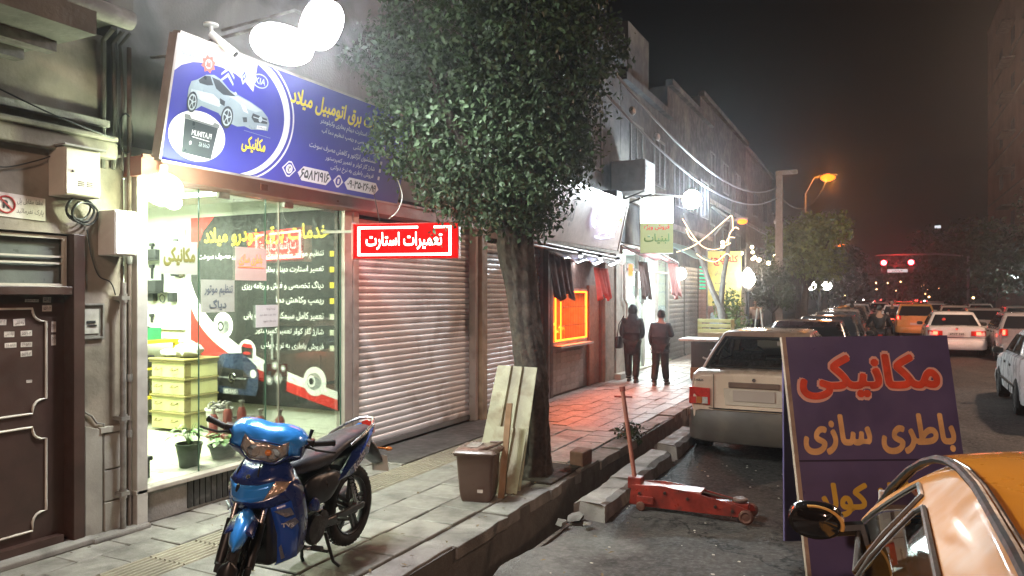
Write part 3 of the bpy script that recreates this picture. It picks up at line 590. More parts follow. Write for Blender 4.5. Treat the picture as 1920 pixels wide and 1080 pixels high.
# brackets, conduit and grime above the neighbour
t = thing('conduit', 'bundle of grimy conduits and cable loops climbing the dark wall left of the blue sign', 'conduit', (-5.5, 3.95, 3.0))
for i, y in enumerate((3.86, 3.94, 4.0)): M().tube([(-5.50+.02*i, y, 2.9), (-5.50+.02*i, y+.01, 3.5), (-5.46, y-.02, 3.9), (-5.3, y-.05, 3.96)], .02-.004*i, 8).build('conduit_pipe', plaster_g, t, smooth=True)
M().tube([(-5.44, 4.02+.06*math.sin(a), 3.2+.16*math.cos(a)) for a in [k*PI/8 for k in range(17)]], .007, 6).build('cable_loop', wire_m, t, smooth=True)

# roller shutters: every slat a part
def shutter(par_name, label, y0, y1, z0, z1, x, m, pitch=.08, maxn=60, ends=True, group='closed roller shutters along the street'):
    r = thing(par_name, label, 'roller shutter', (x, (y0+y1)/2, z0), 0, group); w_ = y1-y0; n = int((z1-z0)/pitch)
    prof = [(0, 0), (.006, .004), (.011, pitch*.3), (.013, pitch*.55), (.008, pitch*.86), (.001, pitch*.97)]
    mm = M(); mm.add([(a, -w_/2, b) for a, b in prof]+[(a, w_/2, b) for a, b in prof]+[(-.004, -w_/2, 0), (-.004, w_/2, 0), (-.004, -w_/2, pitch*.97), (-.004, w_/2, pitch*.97)],
       [(i, i+1, 7+i, 6+i) for i in range(5)]+[(12, 13, 15, 14)]+[(12, 0, 6, 13)]+[(5, 14, 15, 11)])
    s0 = mm.build('slat', m, r, local=True, smooth=40)
    for i in range(1, n): pc(s0, s0.data, r, (random.uniform(-.0015, .0015), 0, i*pitch))
    M().box(x-.02, x+.03, y0, y1, z0-.06, z0-.001).build('bottom_bar', alu_dark, r); return r
shutter('roller_shutter', 'wide pale roller shutter under the red neon sign, beside the lit shop window', 7.03, 9.81, .09, 2.86, -5.56, alu)
sp = M().box(-5.5, -4.78, 7.0, 9.95, -.03, .012).build('forecourt_slab', mat('dark_worn_cement', (.10, .095, .088), .6, var=.3, scale=3, bump=.4, dirt=(.05, .045, .04)), sh)
shutter('roller_shutter', 'narrower greyish roller shutter behind the tree trunk, beside the yellowed pilaster', 10.15, 12.40, .09, 2.78, -5.56, alu)

# glass front
sf = thing('shop_window', 'frameless glass front of three tall panes with metal clips and paper signs', 'shop window', (-5.5, 5.5, .31))
for i, (a, b) in enumerate(((4.19, 4.785), (4.79, 5.60), (5.605, 6.755))):
    p = M().box(-5.503-.012*(i == 2), -5.493-.012*(i == 2), a, b, .312, 2.855).build('pane', glass_m, sf)
    M().box(-5.505, -5.490, b-.0025, b+.0025, .312, 2.855).build('pane_edge', mat('green_glass_edge', (.05, .10, .075), .2, var=0, bump=0), sf)
for y in (5.0, 5.85): M().box(-5.515, -5.48, y, y+.13, 2.80, 2.855).build('clip', galv, sf, bevel=.004)
M().box(-5.515, -5.506, 5.79, 5.80, .312, 2.85).build('door_edge', alu_frame, sf)
# paper signs stuck to the glass
paper = mat('backlit_paper', (.30, .31, .27), .7, var=.05, bump=0); paper2 = mat('pinkish_film', (.42, .31, .28), .5, var=.05, bump=0)  # sheet paper greyed in its colour to look backlit
def sheet(y0, y1, z0, z1, m, label, lines, skew=0, x=-5.488):
    o = M().prism([(x, y0, z0-skew), (x, y1, z0+skew), (x, y1, z1+skew), (x, y0, z1-skew)], (.0025, 0, 0)).build('paper_notice', m); tag(o, label, 'notice', 'paper notices stuck on the shop glass')
    for (txt, cy_, cz_, w_, h_, mm_, bd) in lines: lettering(o, txt, (x+.003, cy_, cz_), Y1, Z1, (w_, h_), mm_, bd)
    return o
olive = mat('olive_print', (.14, .13, .035), .5, var=0, bump=0); orange_p = mat('orange_red_print', (.6, .06, .02), .5, var=0, bump=0)
redglow = glow('red_led_tube', (1, .12, .03), 5)
sheet(4.37, 4.76, 2.08, 2.37, paper, 'grey sheet with outlined olive word, on the pane nearest the white post', [('مکانیکی', 4.57, 2.235, .33, .17, olive, .06)])
so = sheet(5.20, 5.60, 2.04, 2.36, paper2, 'pinkish sheet with a glowing orange word near the middle pane joint', [('باطری سازی', 5.39, 2.24, .30, .11, redglow, .02)])
M().box(-5.484, -5.48, 5.24, 5.56, 2.165, 2.171).build('lit_underline', redglow, so)
sheet(4.80, 5.19, 1.74, 2.04, paper, 'grey sheet with two dark lines, below the outlined one', [('تنظیم موتور', 5.0, 1.94, .33, .12, mat('blue_grey_print', (.10, .12, .14), .5, var=0, bump=0), .03), ('دیاگ', 4.99, 1.81, .20, .10, mat('blue_grey_print', (.1, .12, .14)), .03)])
gi = mat('grey_ink', (.12, .12, .13), .6, var=0, bump=0)
sheet(5.46, 5.76, 1.58, 1.80, mat('white_paper', (.45, .45, .46), .7, var=.03, bump=0), 'small white typed notice on the widest pane', [('توجه توجه', 5.66, 1.76, .12, .03, gi, .01), ('لطفا جهت حفظ حریم', 5.62, 1.70, .22, .03, gi, .01), ('وارد مغازه نشوید', 5.64, 1.64, .17, .03, gi, .01)])

# ---- big printed poster on the side wall
po = thing('poster', 'tall dark printed poster with white and red curve, yellow headline and white service list', 'poster', (-6.7, 6.74, .56))
PY = 6.735
M().box(-7.88, -5.52, PY+.001, PY+.03, .58, 2.88).build('board', mat('dark_print', (.018, .019, .018), .65, var=.06, bump=0, spec=.6), po)
PO = (-7.88, PY, .58)
U, V = X1, Z1     # printed seen from the south: u = +X, v = up; normal = X x Z = -Y
prt = lambda pts, m, name='print', off=.001: poly(po, pts, PO, U, V, m, name, off)
redp = mat('poster_red', (.55, .03, .025), .45, var=.03, bump=0); whp = mat('poster_white', (.78, .78, .74), .45, var=.02, bump=0); yelp = mat('poster_yellow', (.72, .55, .04), .45, var=.03, bump=0)
prt([(0, 2.3), (.42, 2.3), (.22, 2.12), (.12, 1.92), (0, 1.90)], redp)
n = 26
def qb(t_, p0, p1, p2, p3): s = 1-t_; return tuple(s**3*a+3*s*s*t_*b+3*s*t_*t_*c+t_**3*d for a, b, c, d in zip(p0, p1, p2, p3))
top = [qb(i/n, (0, 1.50), (.25, .85), (1.0, .55), (2.36, .22)) for i in range(n+1)]
mid = [qb(i/n, (0, 1.18), (.28, .62), (1.0, .42), (2.36, .13)) for i in range(n+1)]
bot = [qb(i/n, (0, .62), (.5, .50), (1.1, .28), (2.36, .01)) for i in range(n+1)]
band(po, top, mid, PO, U, V, whp, 'white_curve', .0015); band(po, mid, bot, PO, U, V, redp, 'red_curve', .001)
lettering(po, 'خدمات برق خودرو میلاد', (-6.64, PY, 2.62), U, V, (2.0, .24), yelp, .035)
for i, (s, wd) in enumerate((('تنظیم موتور وشستشوی انژکتور وکاهش مصرف سوخت', 2.02), ('تعمیر استارت دینام بخاری و کیلومتر', 1.32), ('دیاگ تخصصی و فلش وبرنامه ریزی', 1.27), ('ریمپ وکاهش دما', .72), ('تعمیر کامل سیمکشی و عیب یابی', 1.24), ('شارژ گاز کولر تعمیر کمپرستور', 1.05), ('فروش باطری به نرخ دولتی', .96))):
    z = 2.37-.18*i
    lettering(po, s, (-5.72, PY, z), U, V, (wd, .105), whp, .02, align='R')
    prt([(2.25, z-.58-.032), (2.31, z-.58-.032), (2.31, z-.58+.032), (2.25, z-.58+.032)], yelp if i < 4 else mat('faded_bullet', (.5, .5, .38), .5, bump=0), 'bullet', .002)
greyp = mat('print_grey', (.25, .26, .25), .4, var=.4, scale=30, bump=0); blkp = mat('print_black', (.02, .02, .02), .4, var=0, bump=0)
def disc(cx, cz, r): prt(ell(cx, cz, r, r, 26), whp, 'white_disc', .002)
for (cx, cz, r) in ((.57, .94, .165), (.97, .63, .15), (1.42, .42, .12), (2.03, .32, .17)): disc(cx, cz, r)
# alternator
prt(ell(.57, .93, .10, .10, 20), greyp, 'alternator_print', .003); prt(ell(.53, .93, .055, .06, 16), blkp, 'alternator_print', .004); prt(ell(.53, .93, .03, .035, 12), whp, 'alternator_print', .005)
for k in range(5): prt([(.60+k*.016, .86), (.607+k*.016, .86), (.607+k*.016, 1.0), (.60+k*.016, 1.0)], blkp, 'alternator_print', .0045)
prt([(.88, .57), (1.06, .55), (1.07, .67), (.88, .69)], blkp, 'battery_print', .003); prt([(.88, .69), (1.07, .67), (1.04, .72), (.91, .73)], redp, 'battery_print', .003); prt(ell(.97, .61, .06, .02, 14), redp, 'battery_print', .004)
prt(ell(2.02, .32, .11, .10, 16), greyp, 'compressor_print', .003); prt(ell(1.98, .32, .06, .07, 16), whp, 'compressor_print', .004); prt(ell(1.98, .32, .035, .04, 12), blkp, 'compressor_print', .005)
# engine block print with two shiny posts
prt([(1.25, .20), (1.60, .18), (1.62, .50), (1.52, .62), (1.32, .60), (1.24, .48)], blkp, 'engine_print', .003)
for (a, b, r) in ((1.33, .3, .06), (1.47, .33, .07), (1.42, .48, .05), (1.55, .45, .04)): prt(ell(a, b, r, r, 14), greyp, 'engine_print', .004); prt(ell(a, b, r*.5, r*.5, 12), whp, 'engine_print', .005)
for a in (1.36, 1.46): prt([(a, .55), (a+.035, .55), (a+.035, .86), (a, .86)], greyp, 'engine_print', .004)

# ---- a dark blue car front printed on a standing cut-out board, behind the drawers
cb = thing('car_picture_board', 'flat cut-out board printed with the front of a dark blue car, beside the drawers', 'picture', (-7.15, 6.6, .62))
navy = mat('print_navy', (.03, .045, .085), .3, var=.25, scale=8, bump=0); 
bo = (-7.45, 6.60, .70)
cprof = [(0, .30), (.02, .10), (.10, .02), (.35, 0), (.80, 0), (.84, .08), (.85, .26), (.80, .36), (.66, .46), (.55, .50), (.28, .49), (.12, .43)]
q = M(); q.prism([(bo[0]+a, 6.62, bo[2]+b) for a, b in cprof], (0, -.012, 0)); q.build('board', navy, cb)
cp = lambda pts, m, nm='print', off=.002: poly(cb, pts, (bo[0], 6.608, bo[2]), U, V, m, nm, off)
cp(ell(.10, .30, .055, .05, 16), whp, 'lamp_print'); cp(ell(.77, .26, .05, .05, 16), whp, 'lamp_print')
cp([(.20, .10), (.65, .07), (.69, .22), (.62, .30), (.26, .32), (.18, .24)], blkp, 'grille_print')
star = thing and M(); c3 = Vector((bo[0]+.43, 6.602, bo[2]+.20)); star.torus(c3, (0, 1, 0), .055, .006, 24, 5)
for a in (90, 210, 330): star.tube([c3, c3+Vector((.055*math.cos(R(a)), 0, .055*math.sin(R(a))))], [.01, .003], 6)
star.build('round_star_emblem', mat('chrome', (.7, .7, .7), .15, metal=1, var=0, bump=0), cb)
M().box(bo[0]+.20, bo[0]+.37, 6.603, 6.606, bo[2]+.19, bo[2]+.21).box(bo[0]+.49, bo[0]+.66, 6.603, 6.606, bo[2]+.185, bo[2]+.205).build('grille_bar', greyp, cb)
cp([(.28, .0), (.52, 0), (.52, .07), (.28, .07)], greyp, 'plate_print', .004); lettering(cb, 'ES-IAS', (bo[0]+.40, 6.604, bo[2]+.035), U, V, (.18, .045), whp, .02)

# ---- chest of four drawers
ch = thing('chest_of_drawers', 'yellowish plastic chest of four drawers with brown rims, shopping bags on top', 'chest of drawers', (-7.45, 6.25, .3))
yl = mat('yellow_cream_plastic', (.60, .57, .27), .4, var=.08, bump=.03, scale=3); br = mat('olive_brown_rim', (.23, .19, .07), .45, var=.15, bump=.03)
cx0, cx1, cy0, cy1 = -7.78, -7.18, 6.05, 6.55
for i in range(4):
    z0 = .33+i*.20
    d = M().box(cx0+.02, cx1-.02, cy0+.02, cy1, z0, z0+.175).build('drawer', yl, ch, bevel=.008)
    M().box(cx0, cx1, cy0, cy1, z0+.175, z0+.20).build('rim', br, ch, bevel=.006)
    M().prism([(cx1-.022, cy0+.10, z0+.01), (cx1-.022, cy0+.01, z0+.01), (cx1-.022, cy0+.01, z0+.17), (cx1-.022, cy0+.10, z0+.17)], (.008, 0, 0)).build('corner_strip', br, ch)
    for xx in (cx0+.15, cx0+.42): M().tube([(xx-.05, cy0+.018, z0+.11), (xx-.03, cy0-.02, z0+.095), (xx+.03, cy0-.02, z0+.095), (xx+.05, cy0+.018, z0+.11)], .009, 6).build('handle', br, d, smooth=True)
M().box(cx0-.01, cx1+.01, cy0-.01, cy1+.01, 1.13, 1.155).build('top', br, ch, bevel=.008)
def blob(c, r, name, m, label, cat, seed=1, grp=None, parent=None):
    random.seed(seed); mm = M(); mm.ball(c, r, 16, 12); ph = [random.uniform(0, 6) for _ in range(6)]
    mm.v = [(v[0]+.12*r[0]*math.sin(v[2]*60+ph[0]+v[1]*25), v[1]+.12*r[1]*math.sin(v[0]*55+ph[1]), v[2]+.10*r[2]*math.sin(v[0]*70+v[1]*40+ph[2])) for v in mm.v]
    o = mm.build(name, m, parent, smooth=60)
    if label: tag(o, label, cat, grp)
    return o
bagm = mat('white_plastic_bag', (.78, .76, .70), .35, var=.06, bump=.5, bscale=25); 
o = blob((-7.38, 6.28, 1.245), (.17, .14, .10), 'shopping_bag', bagm, 'larger crumpled white plastic bag with red print on the drawers', 'bag', 2, 'plastic bags on the drawers'); M().ball((-7.42, 6.22, 1.35), (.05, .04, .03), 8, 6).build('knotted_handle', bagm, o, smooth=True)
blob((-7.68, 6.28, 1.20), (.12, .12, .055), 'shopping_bag', mat('bluish_plastic_bag', (.68, .73, .76), .35, var=.1, bump=.5, bscale=25), 'flatter bluish white plastic bag at the drawer chest end', 'bag', 3, 'plastic bags on the drawers')
# ---- bucket, cables and rows of red bottle jacks on the floor
bk = thing('bucket', 'white bucket stuffed with tangled cable beside the drawers', 'bucket', (-6.86, 6.3, .3))
M().lathe((-6.90, 6.3, .30), [(.001, .002), (.12, 0), (.15, .26), (.16, .265), (.16, .285), (.14, .285), (.12, .2)], n=24).build('pail', white_paint, bk, smooth=30)
random.seed(9)
for i in range(6): 
    r = random.uniform(.07, .13); a0 = random.uniform(0, 6); M().tube([(-6.90+r*math.cos(a0+k*.4), 6.3+r*math.sin(a0+k*.4), .58+.03*math.sin(k*1.1+a0)+.012*i) for k in range(15)], .008, 6).build('cable_tangle', galv if i % 2 else wire_m, bk, smooth=True)
o = M().lathe((-6.62, 6.42, .3), [(.001, .002), (.13, 0), (.15, .16), (.155, .18), (.13, .18), (.12, .1)], n=22).build('basin', galv, smooth=30); tag(o, 'grey tin basin on the shop floor behind the bottle jacks', 'basin')
redj = mat('dark_red_enamel', (.22, .035, .03), .4, var=.25, bump=.05, dirt=(.06, .03, .03))
for i, (x, y, s) in enumerate(((-6.72, 6.05, 1.0), (-6.55, 6.1, 1.25), (-6.38, 6.14, 1.35), (-6.16, 6.2, 1.0), (-5.95, 6.28, 1.0))):
    t = thing('bottle_jack', ['dark red bottle jack next to the white bucket', 'second red bottle jack from the white bucket, taller', 'tallest red bottle jack, middle of the row', 'red bottle jack fourth from the white bucket', 'red bottle jack farthest from the white bucket'][i], 'jack', (x, y, .3), 0, 'red bottle jacks on the shop floor')
    M().lathe((x, y, .3), [(.001, .001), (.075, 0), (.075, .03), (.05, .05), (.05, .22*s), (.035, .25*s), (.03, .26*s), (.001, .262*s)], n=16).build('body', redj, t, smooth=30)
    M().lathe((x, y, .3+.26*s), [(.02, 0), (.02, .05), (.032, .055), (.032, .075), (.001, .077)], n=12).build('ram', galv, t, smooth=30)
# ---- potted plants at the glass
def leafy(t, c, n, r, h, m, size, seed, droop=.5, name='leaf', cap=60):
    """strap or heart leaves growing from c: single leaves as parts"""
    random.seed(seed); L0 = None
    for i in range(min(n, cap)):
        a = random.uniform(0, 2*PI); e = random.uniform(.2, 1); rr = r*e; hh = h*random.uniform(.45, 1)*(1.1-.5*e)
        s = size*random.uniform(.7, 1.2); d = Vector((math.cos(a), math.sin(a), 0)); w_ = Vector((-math.sin(a), math.cos(a), 0))*s*.33
        p = Vector(c)+d*rr*.8+Vector((0, 0, hh)); tip = p+d*s-Vector((0, 0, s*droop*random.uniform(.2, 1.2))); mid_ = (p+tip)/2+Vector((0, 0, s*.12))
        M().add([p, mid_+w_, tip, mid_-w_, mid_-Vector((0, 0, .004))], [(0, 1, 4), (1, 2, 4), (2, 3, 4), (3, 0, 4)]).build(name, m, t)
    st = M()
    for i in range(9):
        a = random.uniform(0, 2*PI); st.tube([Vector(c), Vector(c)+Vector((math.cos(a)*r*.3, math.sin(a)*r*.3, h*.5)), Vector(c)+Vector((math.cos(a)*r*.7, math.sin(a)*r*.7, h*.8))], [.004, .003, .002], 5)
    st.build('stem', m, t)
leafm = mat('pale_green_leaf', (.13, .25, .07), .4, var=.25, bump=.1, rnd=.25)
potm = mat('dark_green_pot', (.03, .05, .035), .45, var=.15, bump=.03); soilm = mat('potting_soil', (.05, .035, .025), .95)
for (x, y, r, h, lab, n, rr, hh, sz) in ((-5.78, 4.92, .115, .20, 'taller dark flowerpot with a thin leaning plant, nearest the joint of the panes', 46, .17, .22, .08), (-5.78, 5.33, .14, .12, 'low wide dark flowerpot with a bushy pale green plant', 60, .24, .14, .085)):
    t = thing('potted_plant', lab, 'plant', (x, y, .3), 0, 'potted plants behind the glass')
    M().lathe((x, y, .30), [(.001, .002), (r*.72, 0), (r, h), (r*1.06, h), (r*1.06, h+.02), (r*.92, h+.02), (r*.9, h-.01)], n=24).build('pot', potm, t, smooth=30)
    M().lathe((x, y, .30), [(r*.9, h-.012), (.001, h-.01)], n=20).build('soil', soilm, t); leafy(t, (x, y, .3+h), n, rr, hh, leafm, sz, 4+n)
# ---- bench, yellow rack, tool board and clutter deep in the shop
t = thing('low_bench', 'low black bench at the glass, beside the white post', 'bench', (-5.95, 4.4, .3))
M().box(-6.25, -5.68, 4.22, 4.46, .46, .50).build('seat', black_m, t, bevel=.008)
for (x, y) in ((-6.2, 4.25), (-5.73, 4.25), (-6.2, 4.43), (-5.73, 4.43)): M().box(x-.02, x+.02, y-.02, y+.02, .30, .46).build('leg', black_m, t)
yr = mat('yellow_rack_paint', (.72, .55, .03), .4, var=.1, bump=.03)
t = thing('yellow_rack', 'bright yellow steel rack loaded with black parts, deep in the shop', 'rack', (-8.7, 6.3, .3))
for x in (-8.05, -9.3):
    for y in (6.05, 6.65): M().box(x-.025, x+.025, y-.025, y+.025, .3, 1.32).build('post', yr, t)
M().box(-9.33, -8.02, 6.02, 6.68, 1.30, 1.34).build('shelf', yr, t); M().box(-9.33, -8.02, 6.02, 6.68, .62, .65).build('shelf', yr, t); M().box(-9.33, -8.02, 6.02, 6.68, .98, 1.0).build('shelf', yr, t)
random.seed(21)
clut = []
blk2 = mat('black_parts', (.025, .026, .028), .4, var=.3, bump=.2); orange_c = mat('orange_crate_plastic', (.62, .13, .04), .45, var=.08, bump=.02); green_c = mat('green_crate_plastic', (.03, .22, .10), .45, var=.08, bump=.02)
def crate(x, y, z, w_, d, h, m, label):
    t = thing('crate', label, 'crate', (x, y, z)); q = M(); q.box(x-w_/2, x+w_/2, y-d/2, y+d/2, z, z+.01)
    q.box(x-w_/2, x+w_/2, y-d/2, y-d/2+.01, z+.01, z+h).box(x-w_/2, x+w_/2, y+d/2-.01, y+d/2, z+.01, z+h).box(x-w_/2, x-w_/2+.01, y-d/2+.01, y+d/2-.01, z+.01, z+h).box(x+w_/2-.01, x+w_/2, y-d/2+.01, y+d/2-.01, z+.01, z+h)
    q.build('tray', m, t); M().box(x-w_/2-.008, x+w_/2+.008, y-d/2-.008, y-d/2, z+h-.02, z+h).build('rim', m, t)
    for k in range(5): M().lathe((x-w_/2+.06+k*(w_-.1)/4, y, z+.012), [(.03, 0), (.03, h*.9+.02), (.001, h*.9+.03)], n=8).build('part_inside', blk2, t)
crate(-8.95, 6.2, 1.34, .6, .3, .11, orange_c, 'orange tray of parts on top of the yellow rack'); crate(-8.3, 6.3, 1.34, .42, .34, .15, green_c, 'green plastic crate on top of the yellow rack')
for i, (x, z, w_, h_) in enumerate(((-8.2, 1.0, .3, .16), (-8.6, 1.0, .35, .2), (-9.0, 1.0, .25, .14), (-8.3, .65, .32, .2), (-8.75, .65, .3, .24), (-9.1, .65, .2, .18), (-8.4, .3, .45, .22), (-8.95, .3, .4, .2))):
    t = thing('car_part_box', ['black part casing with finned side on the rack middle shelf end', 'larger black casing on the rack middle shelf', 'small black casing far along the rack middle shelf', 'black casing on the rack bottom shelf end', 'tallest black casing on the rack bottom shelf', 'small black casing far along the rack bottom shelf', 'wide black casing on the floor under the rack', 'black casing on the floor far under the rack'][i], 'car part', (x, 6.2, z))
    M().box(x-w_/2, x+w_/2, 6.08, 6.35, z+.002, z+h_).build('casing', blk2, t, bevel=.02)
    for k in range(3): M().box(x-w_/2+.03+k*.08, x-w_/2+.05+k*.08, 6.06, 6.08, z+.03, z+h_-.03).build('fin', galv, t)
t = thing('tool_board', 'white peg board hung with black tools and cable loops on the wall', 'tool board', (-8.9, 6.75, 1.5))
M().box(-9.9, -8.02, 6.745, 6.77, 1.45, 2.75).build('board', mat('peg_board', (.62, .64, .58), .6, var=.05), t)
random.seed(31)
for i in range(34):
    x = -9.8+(i % 9)*.205+random.uniform(-.03, .03); z = 2.60-(i//9)*.32+random.uniform(-.03, .02); l = random.uniform(.10, .24); k = random.random()
    if k < .4: M().torus((x, 6.71, z-l/2), (0, 1, .1), l*.32, .008, 16, 5).build('cable_loop', blk2, t)
    elif k < .75: M().box(x-.012, x+.012, 6.71, 6.735, z-l, z).box(x-.03, x+.03, 6.70, 6.74, z-.04, z).build('tool', blk2, t)
    else: M().box(x-.05, x+.05, 6.67, 6.74, z-.12, z).build('tool', blk2, t)
for z, x0, x1 in ((2.35, -9.5, -8.3), (1.92, -9.6, -8.25)):
    M().box(x0, x1, 6.60, 6.745, z, z+.015).build('shelf', blk2, t)
o = M().prism([(-7.98, 6.745, 2.12), (-7.90, 6.745, 2.14), (-7.88, 6.745, 2.24), (-7.93, 6.745, 2.27), (-7.99, 6.745, 2.24)], (0, -.03, 0)).build('wall_pouch', mat('dark_olive_leather', (.07, .06, .035), .6), bevel=.004); o.location.x = -.1; tag(o, 'small dark pouch hung alone on the white wall beside the poster', 'pouch')
for i, (x, z) in enumerate(((-8.5, 2.365), (-8.9, 2.365), (-9.2, 1.935), (-8.5, 1.935))):
    o = M().box(x-.12, x+.12, 6.61, 6.74, z, z+.13+.03*(i % 2)).build('parts_case', blk2, bevel=.012); tag(o, ['black case on the upper tool shelf nearest the poster', 'black case farther along the upper tool shelf', 'black case at the far end of the lower tool shelf', 'black case on the lower tool shelf nearest the poster'][i], 'case')
# ceiling tubes
tube_l = glow('fluorescent_tube', (.86, 1, .80), 14)
for i, (x, y) in enumerate(((-6.3, 4.6), (-7.0, 5.8), (-8.9, 5.4))):
    t = thing('ceiling_light', ['fluorescent ceiling light nearest the shop glass', 'second fluorescent ceiling light over the poster', 'fluorescent ceiling light deep in the shop'][i], 'ceiling light', (x, y, 3.0), 0, 'ceiling lights in the shop')
    M().box(x-.6, x+.6, y-.06, y+.06, 3.01, 3.05).build('housing', white_paint, t)
    for s in (-.03, .03): M().tube([(x-.57, y+s, 2.99), (x+.57, y+s, 2.99)], .016, 6).build('tube', tube_l, t)
lamp('shop_light', 'AREA', (-7.0, 5.4, 2.95), 560, (.93, 1, .80), 2.2, rot=(0, 0, 0), size_y=1.6)
lamp('shop_light', 'AREA', (-9.5, 5.4, 2.95), 200, (.88, 1, .78), 2.0, rot=(0, 0, 0), size_y=1.6)

# ================================================================ the blue sign over the shop
bs = thing('shop_sign', 'long blue printed shop sign with silver car, battery, white ring and phone numbers', 'shop sign', (-5.3, 5.7, 2.98))
SO = Vector((-5.12, 4.09, 2.98)); SV = Vector((.21, 0, .97)).normalized(); SU = Vector((0, 1, 0)); SN = SU.cross(SV); SW, SHH = 3.24, .992
M().obox(SO-SN*.07, SU*SW, SV*SHH, SN*.069).build('box', mat('sign_box', (.2, .2, .24), .5), bs)
blue = mat('sign_blue', (.045, .048, .31), .42, var=.05, scale=1.2, bump=.02, bscale=3)
def sp_(pts, m, nm='print', off=.001): return poly(bs, pts, SO, SU, SV, m, nm, off)
sp_([(0, 0), (SW, 0), (SW, SHH), (0, SHH)], blue, 'printed_face', .0005)
whs = mat('sign_white', (.70, .70, .74), .35, var=.05, bump=0); silver = mat('print_silver', (.27, .33, .37), .35, var=.12, scale=6, bump=0); silver2 = mat('print_silver_light', (.42, .48, .51), .35, var=.1, bump=0); dk = mat('print_dark', (.05, .06, .07), .35, var=.1, bump=0); pinkw = mat('sign_pale_corner', (.55, .46, .48), .4, var=.08, scale=3, bump=0)
# pale corner outside the ring (upper left), bounded by the arc
arc = [(.0, .70), (.06, .76), (.16, .81), (.30, .84), (.45, .845), (.60, .83), (.72, .79), (.82, .73)]
ringo = ell(.62, .50, .70, .56, 30, R(96), R(-88))
ringi = ell(.585, .49, .66, .52, 30, R(96), R(-88))
ring2 = ell(.64, .50, .715, .575, 30, R(70), R(-84)); ring3 = ell(.645, .50, .73, .59, 30, R(70), R(-84))
clip = lambda L_: [(max(0.0, min(SW, a)), max(0.004, min(SHH-.004, b))) for a, b in L_]
band(bs, clip(ringo), clip(ringi), SO, SU, SV, whs, 'white_ring', .003); band(bs, clip(ring2), clip(ring3), SO, SU, SV, whs, 'white_ring', .003)
up_ = [(0, SHH)]+[(a, SHH) for a, b in arc[1:]]; band(bs, arc, up_, SO, SU, SV, pinkw, 'pale_corner', .0015)
sp_([(.82, .73), (.72, .79), (.72, SHH), (.9, SHH), (1.0, .90), (1.06, .82)], pinkw, 'pale_corner', .0014) if False else None
# brand marks in the pale arc, as on the sign
chrm = mat('print_chrome', (.52, .54, .58), .3, var=.1, bump=0)
band(bs, ell(.10, .855, .062, .066, 24)+[(.162, .855)], ell(.10, .855, .050, .054, 24)+[(.150, .855)], SO, SU, SV, chrm, 'round_emblem', .0035); sp_([(.025, .838), (.175, .838), (.175, .872), (.025, .872)], chrm, 'emblem_bar', .004)
lettering(bs, 'NISSAN', SO+SU*.10+SV*.855, SU, SV, (.12, .02), dk, .01, n_off=.006)
rdm = mat('print_faded_red', (.5, .13, .10), .4, var=.1, bump=0)
sp_([(.31+.075*(1 if k % 2 else .72)*math.cos(k*PI/8), .835+.075*(1 if k % 2 else .72)*math.sin(k*PI/8)) for k in range(16)], rdm, 'red_badge', .0035)
sp_(ell(.31, .835, .035, .04, 12), pinkw, 'red_badge_centre', .0042); sp_([(.285, .81), (.335, .81), (.325, .865), (.31, .84), (.295, .865)], rdm, 'red_badge_mark', .0048)
for dz in (0, -.055): sp_([(.45, .80+dz), (.52, .875+dz), (.59, .80+dz), (.59, .825+dz-.045), (.52, .84+dz), (.45, .825+dz-.045)], silver2, 'chevron', .004)
sp_([(.69, .76), (.735, .835), (.69, .91), (.645, .835)], silver2, 'diamond', .004); sp_([(.69, .79), (.712, .835), (.69, .88), (.668, .835)], blue, 'diamond_hole', .005); sp_([(.69, .815), (.70, .835), (.69, .855), (.68, .835)], silver2, 'diamond_core', .006)
band(bs, ell(.88, .84, .095, .062, 24)+[(.975, .84)], ell(.88, .84, .084, .052, 24)+[(.964, .84)], SO, SU, SV, silver2, 'oval_emblem', .004)
lettering(bs, 'KIA', SO+SU*.88+SV*.84, SU, SV, (.12, .055), silver2, .02, n_off=.005)
# silver sports coupe
body_ = [(.155, .60), (.17, .66), (.22, .685), (.30, .745), (.38, .765), (.46, .745), (.56, .685), (.66, .665), (.80, .64), (.95, .60), (1.03, .55), (1.06, .50), (1.055, .43), (.98, .425), (.86, .405), (.78, .42), (.70, .40), (.55, .42), (.48, .47), (.30, .49), (.25, .45), (.19, .47), (.155, .53)]
sp_(body_, silver, 'car_print', .004)
sp_([(.36, .742), (.44, .735), (.57, .67), (.64, .645), (.50, .63), (.42, .66)], dk, 'windscreen_print', .005)
sp_([(.235, .685), (.29, .735), (.345, .745), (.385, .68), (.33, .665), (.25, .665)], dk, 'side_window_print', .005)
sp_([(.66, .655), (.80, .632), (.95, .59), (.88, .565), (.74, .575), (.62, .62), (.56, .63)], silver2, 'bonnet_print', .005)
sp_([(.18, .60), (.40, .61), (.50, .56), (.48, .52), (.30, .53), (.18, .56)], silver2, 'flank_print', .0048)
sp_([(.47, .595), (.53, .58), (.53, .54), (.48, .55)], dk, 'vent_print', .006)
for (a, b, r1, r2) in ((.205, .50, .05, .085), (.575, .455, .065, .095)):
    sp_(ell(a, b, r1, r2, 20), dk, 'wheel_print', .006); sp_(ell(a, b, r1*.78, r2*.78, 20), silver2, 'wheel_print', .0068); sp_(ell(a, b, r1*.62, r2*.62, 20), dk, 'wheel_print', .0076)
    for k in range(5):
        q = 2*PI*k/5+.3; sp_([(a+r1*.1*math.cos(q+1.5), b+r2*.1*math.sin(q+1.5)), (a+r1*.72*math.cos(q-.13), b+r2*.72*math.sin(q-.13)), (a+r1*.72*math.cos(q+.13), b+r2*.72*math.sin(q+.13)), (a-r1*.1*math.cos(q+1.5), b-r2*.1*math.sin(q+1.5))], silver2, 'spoke_print', .0084)
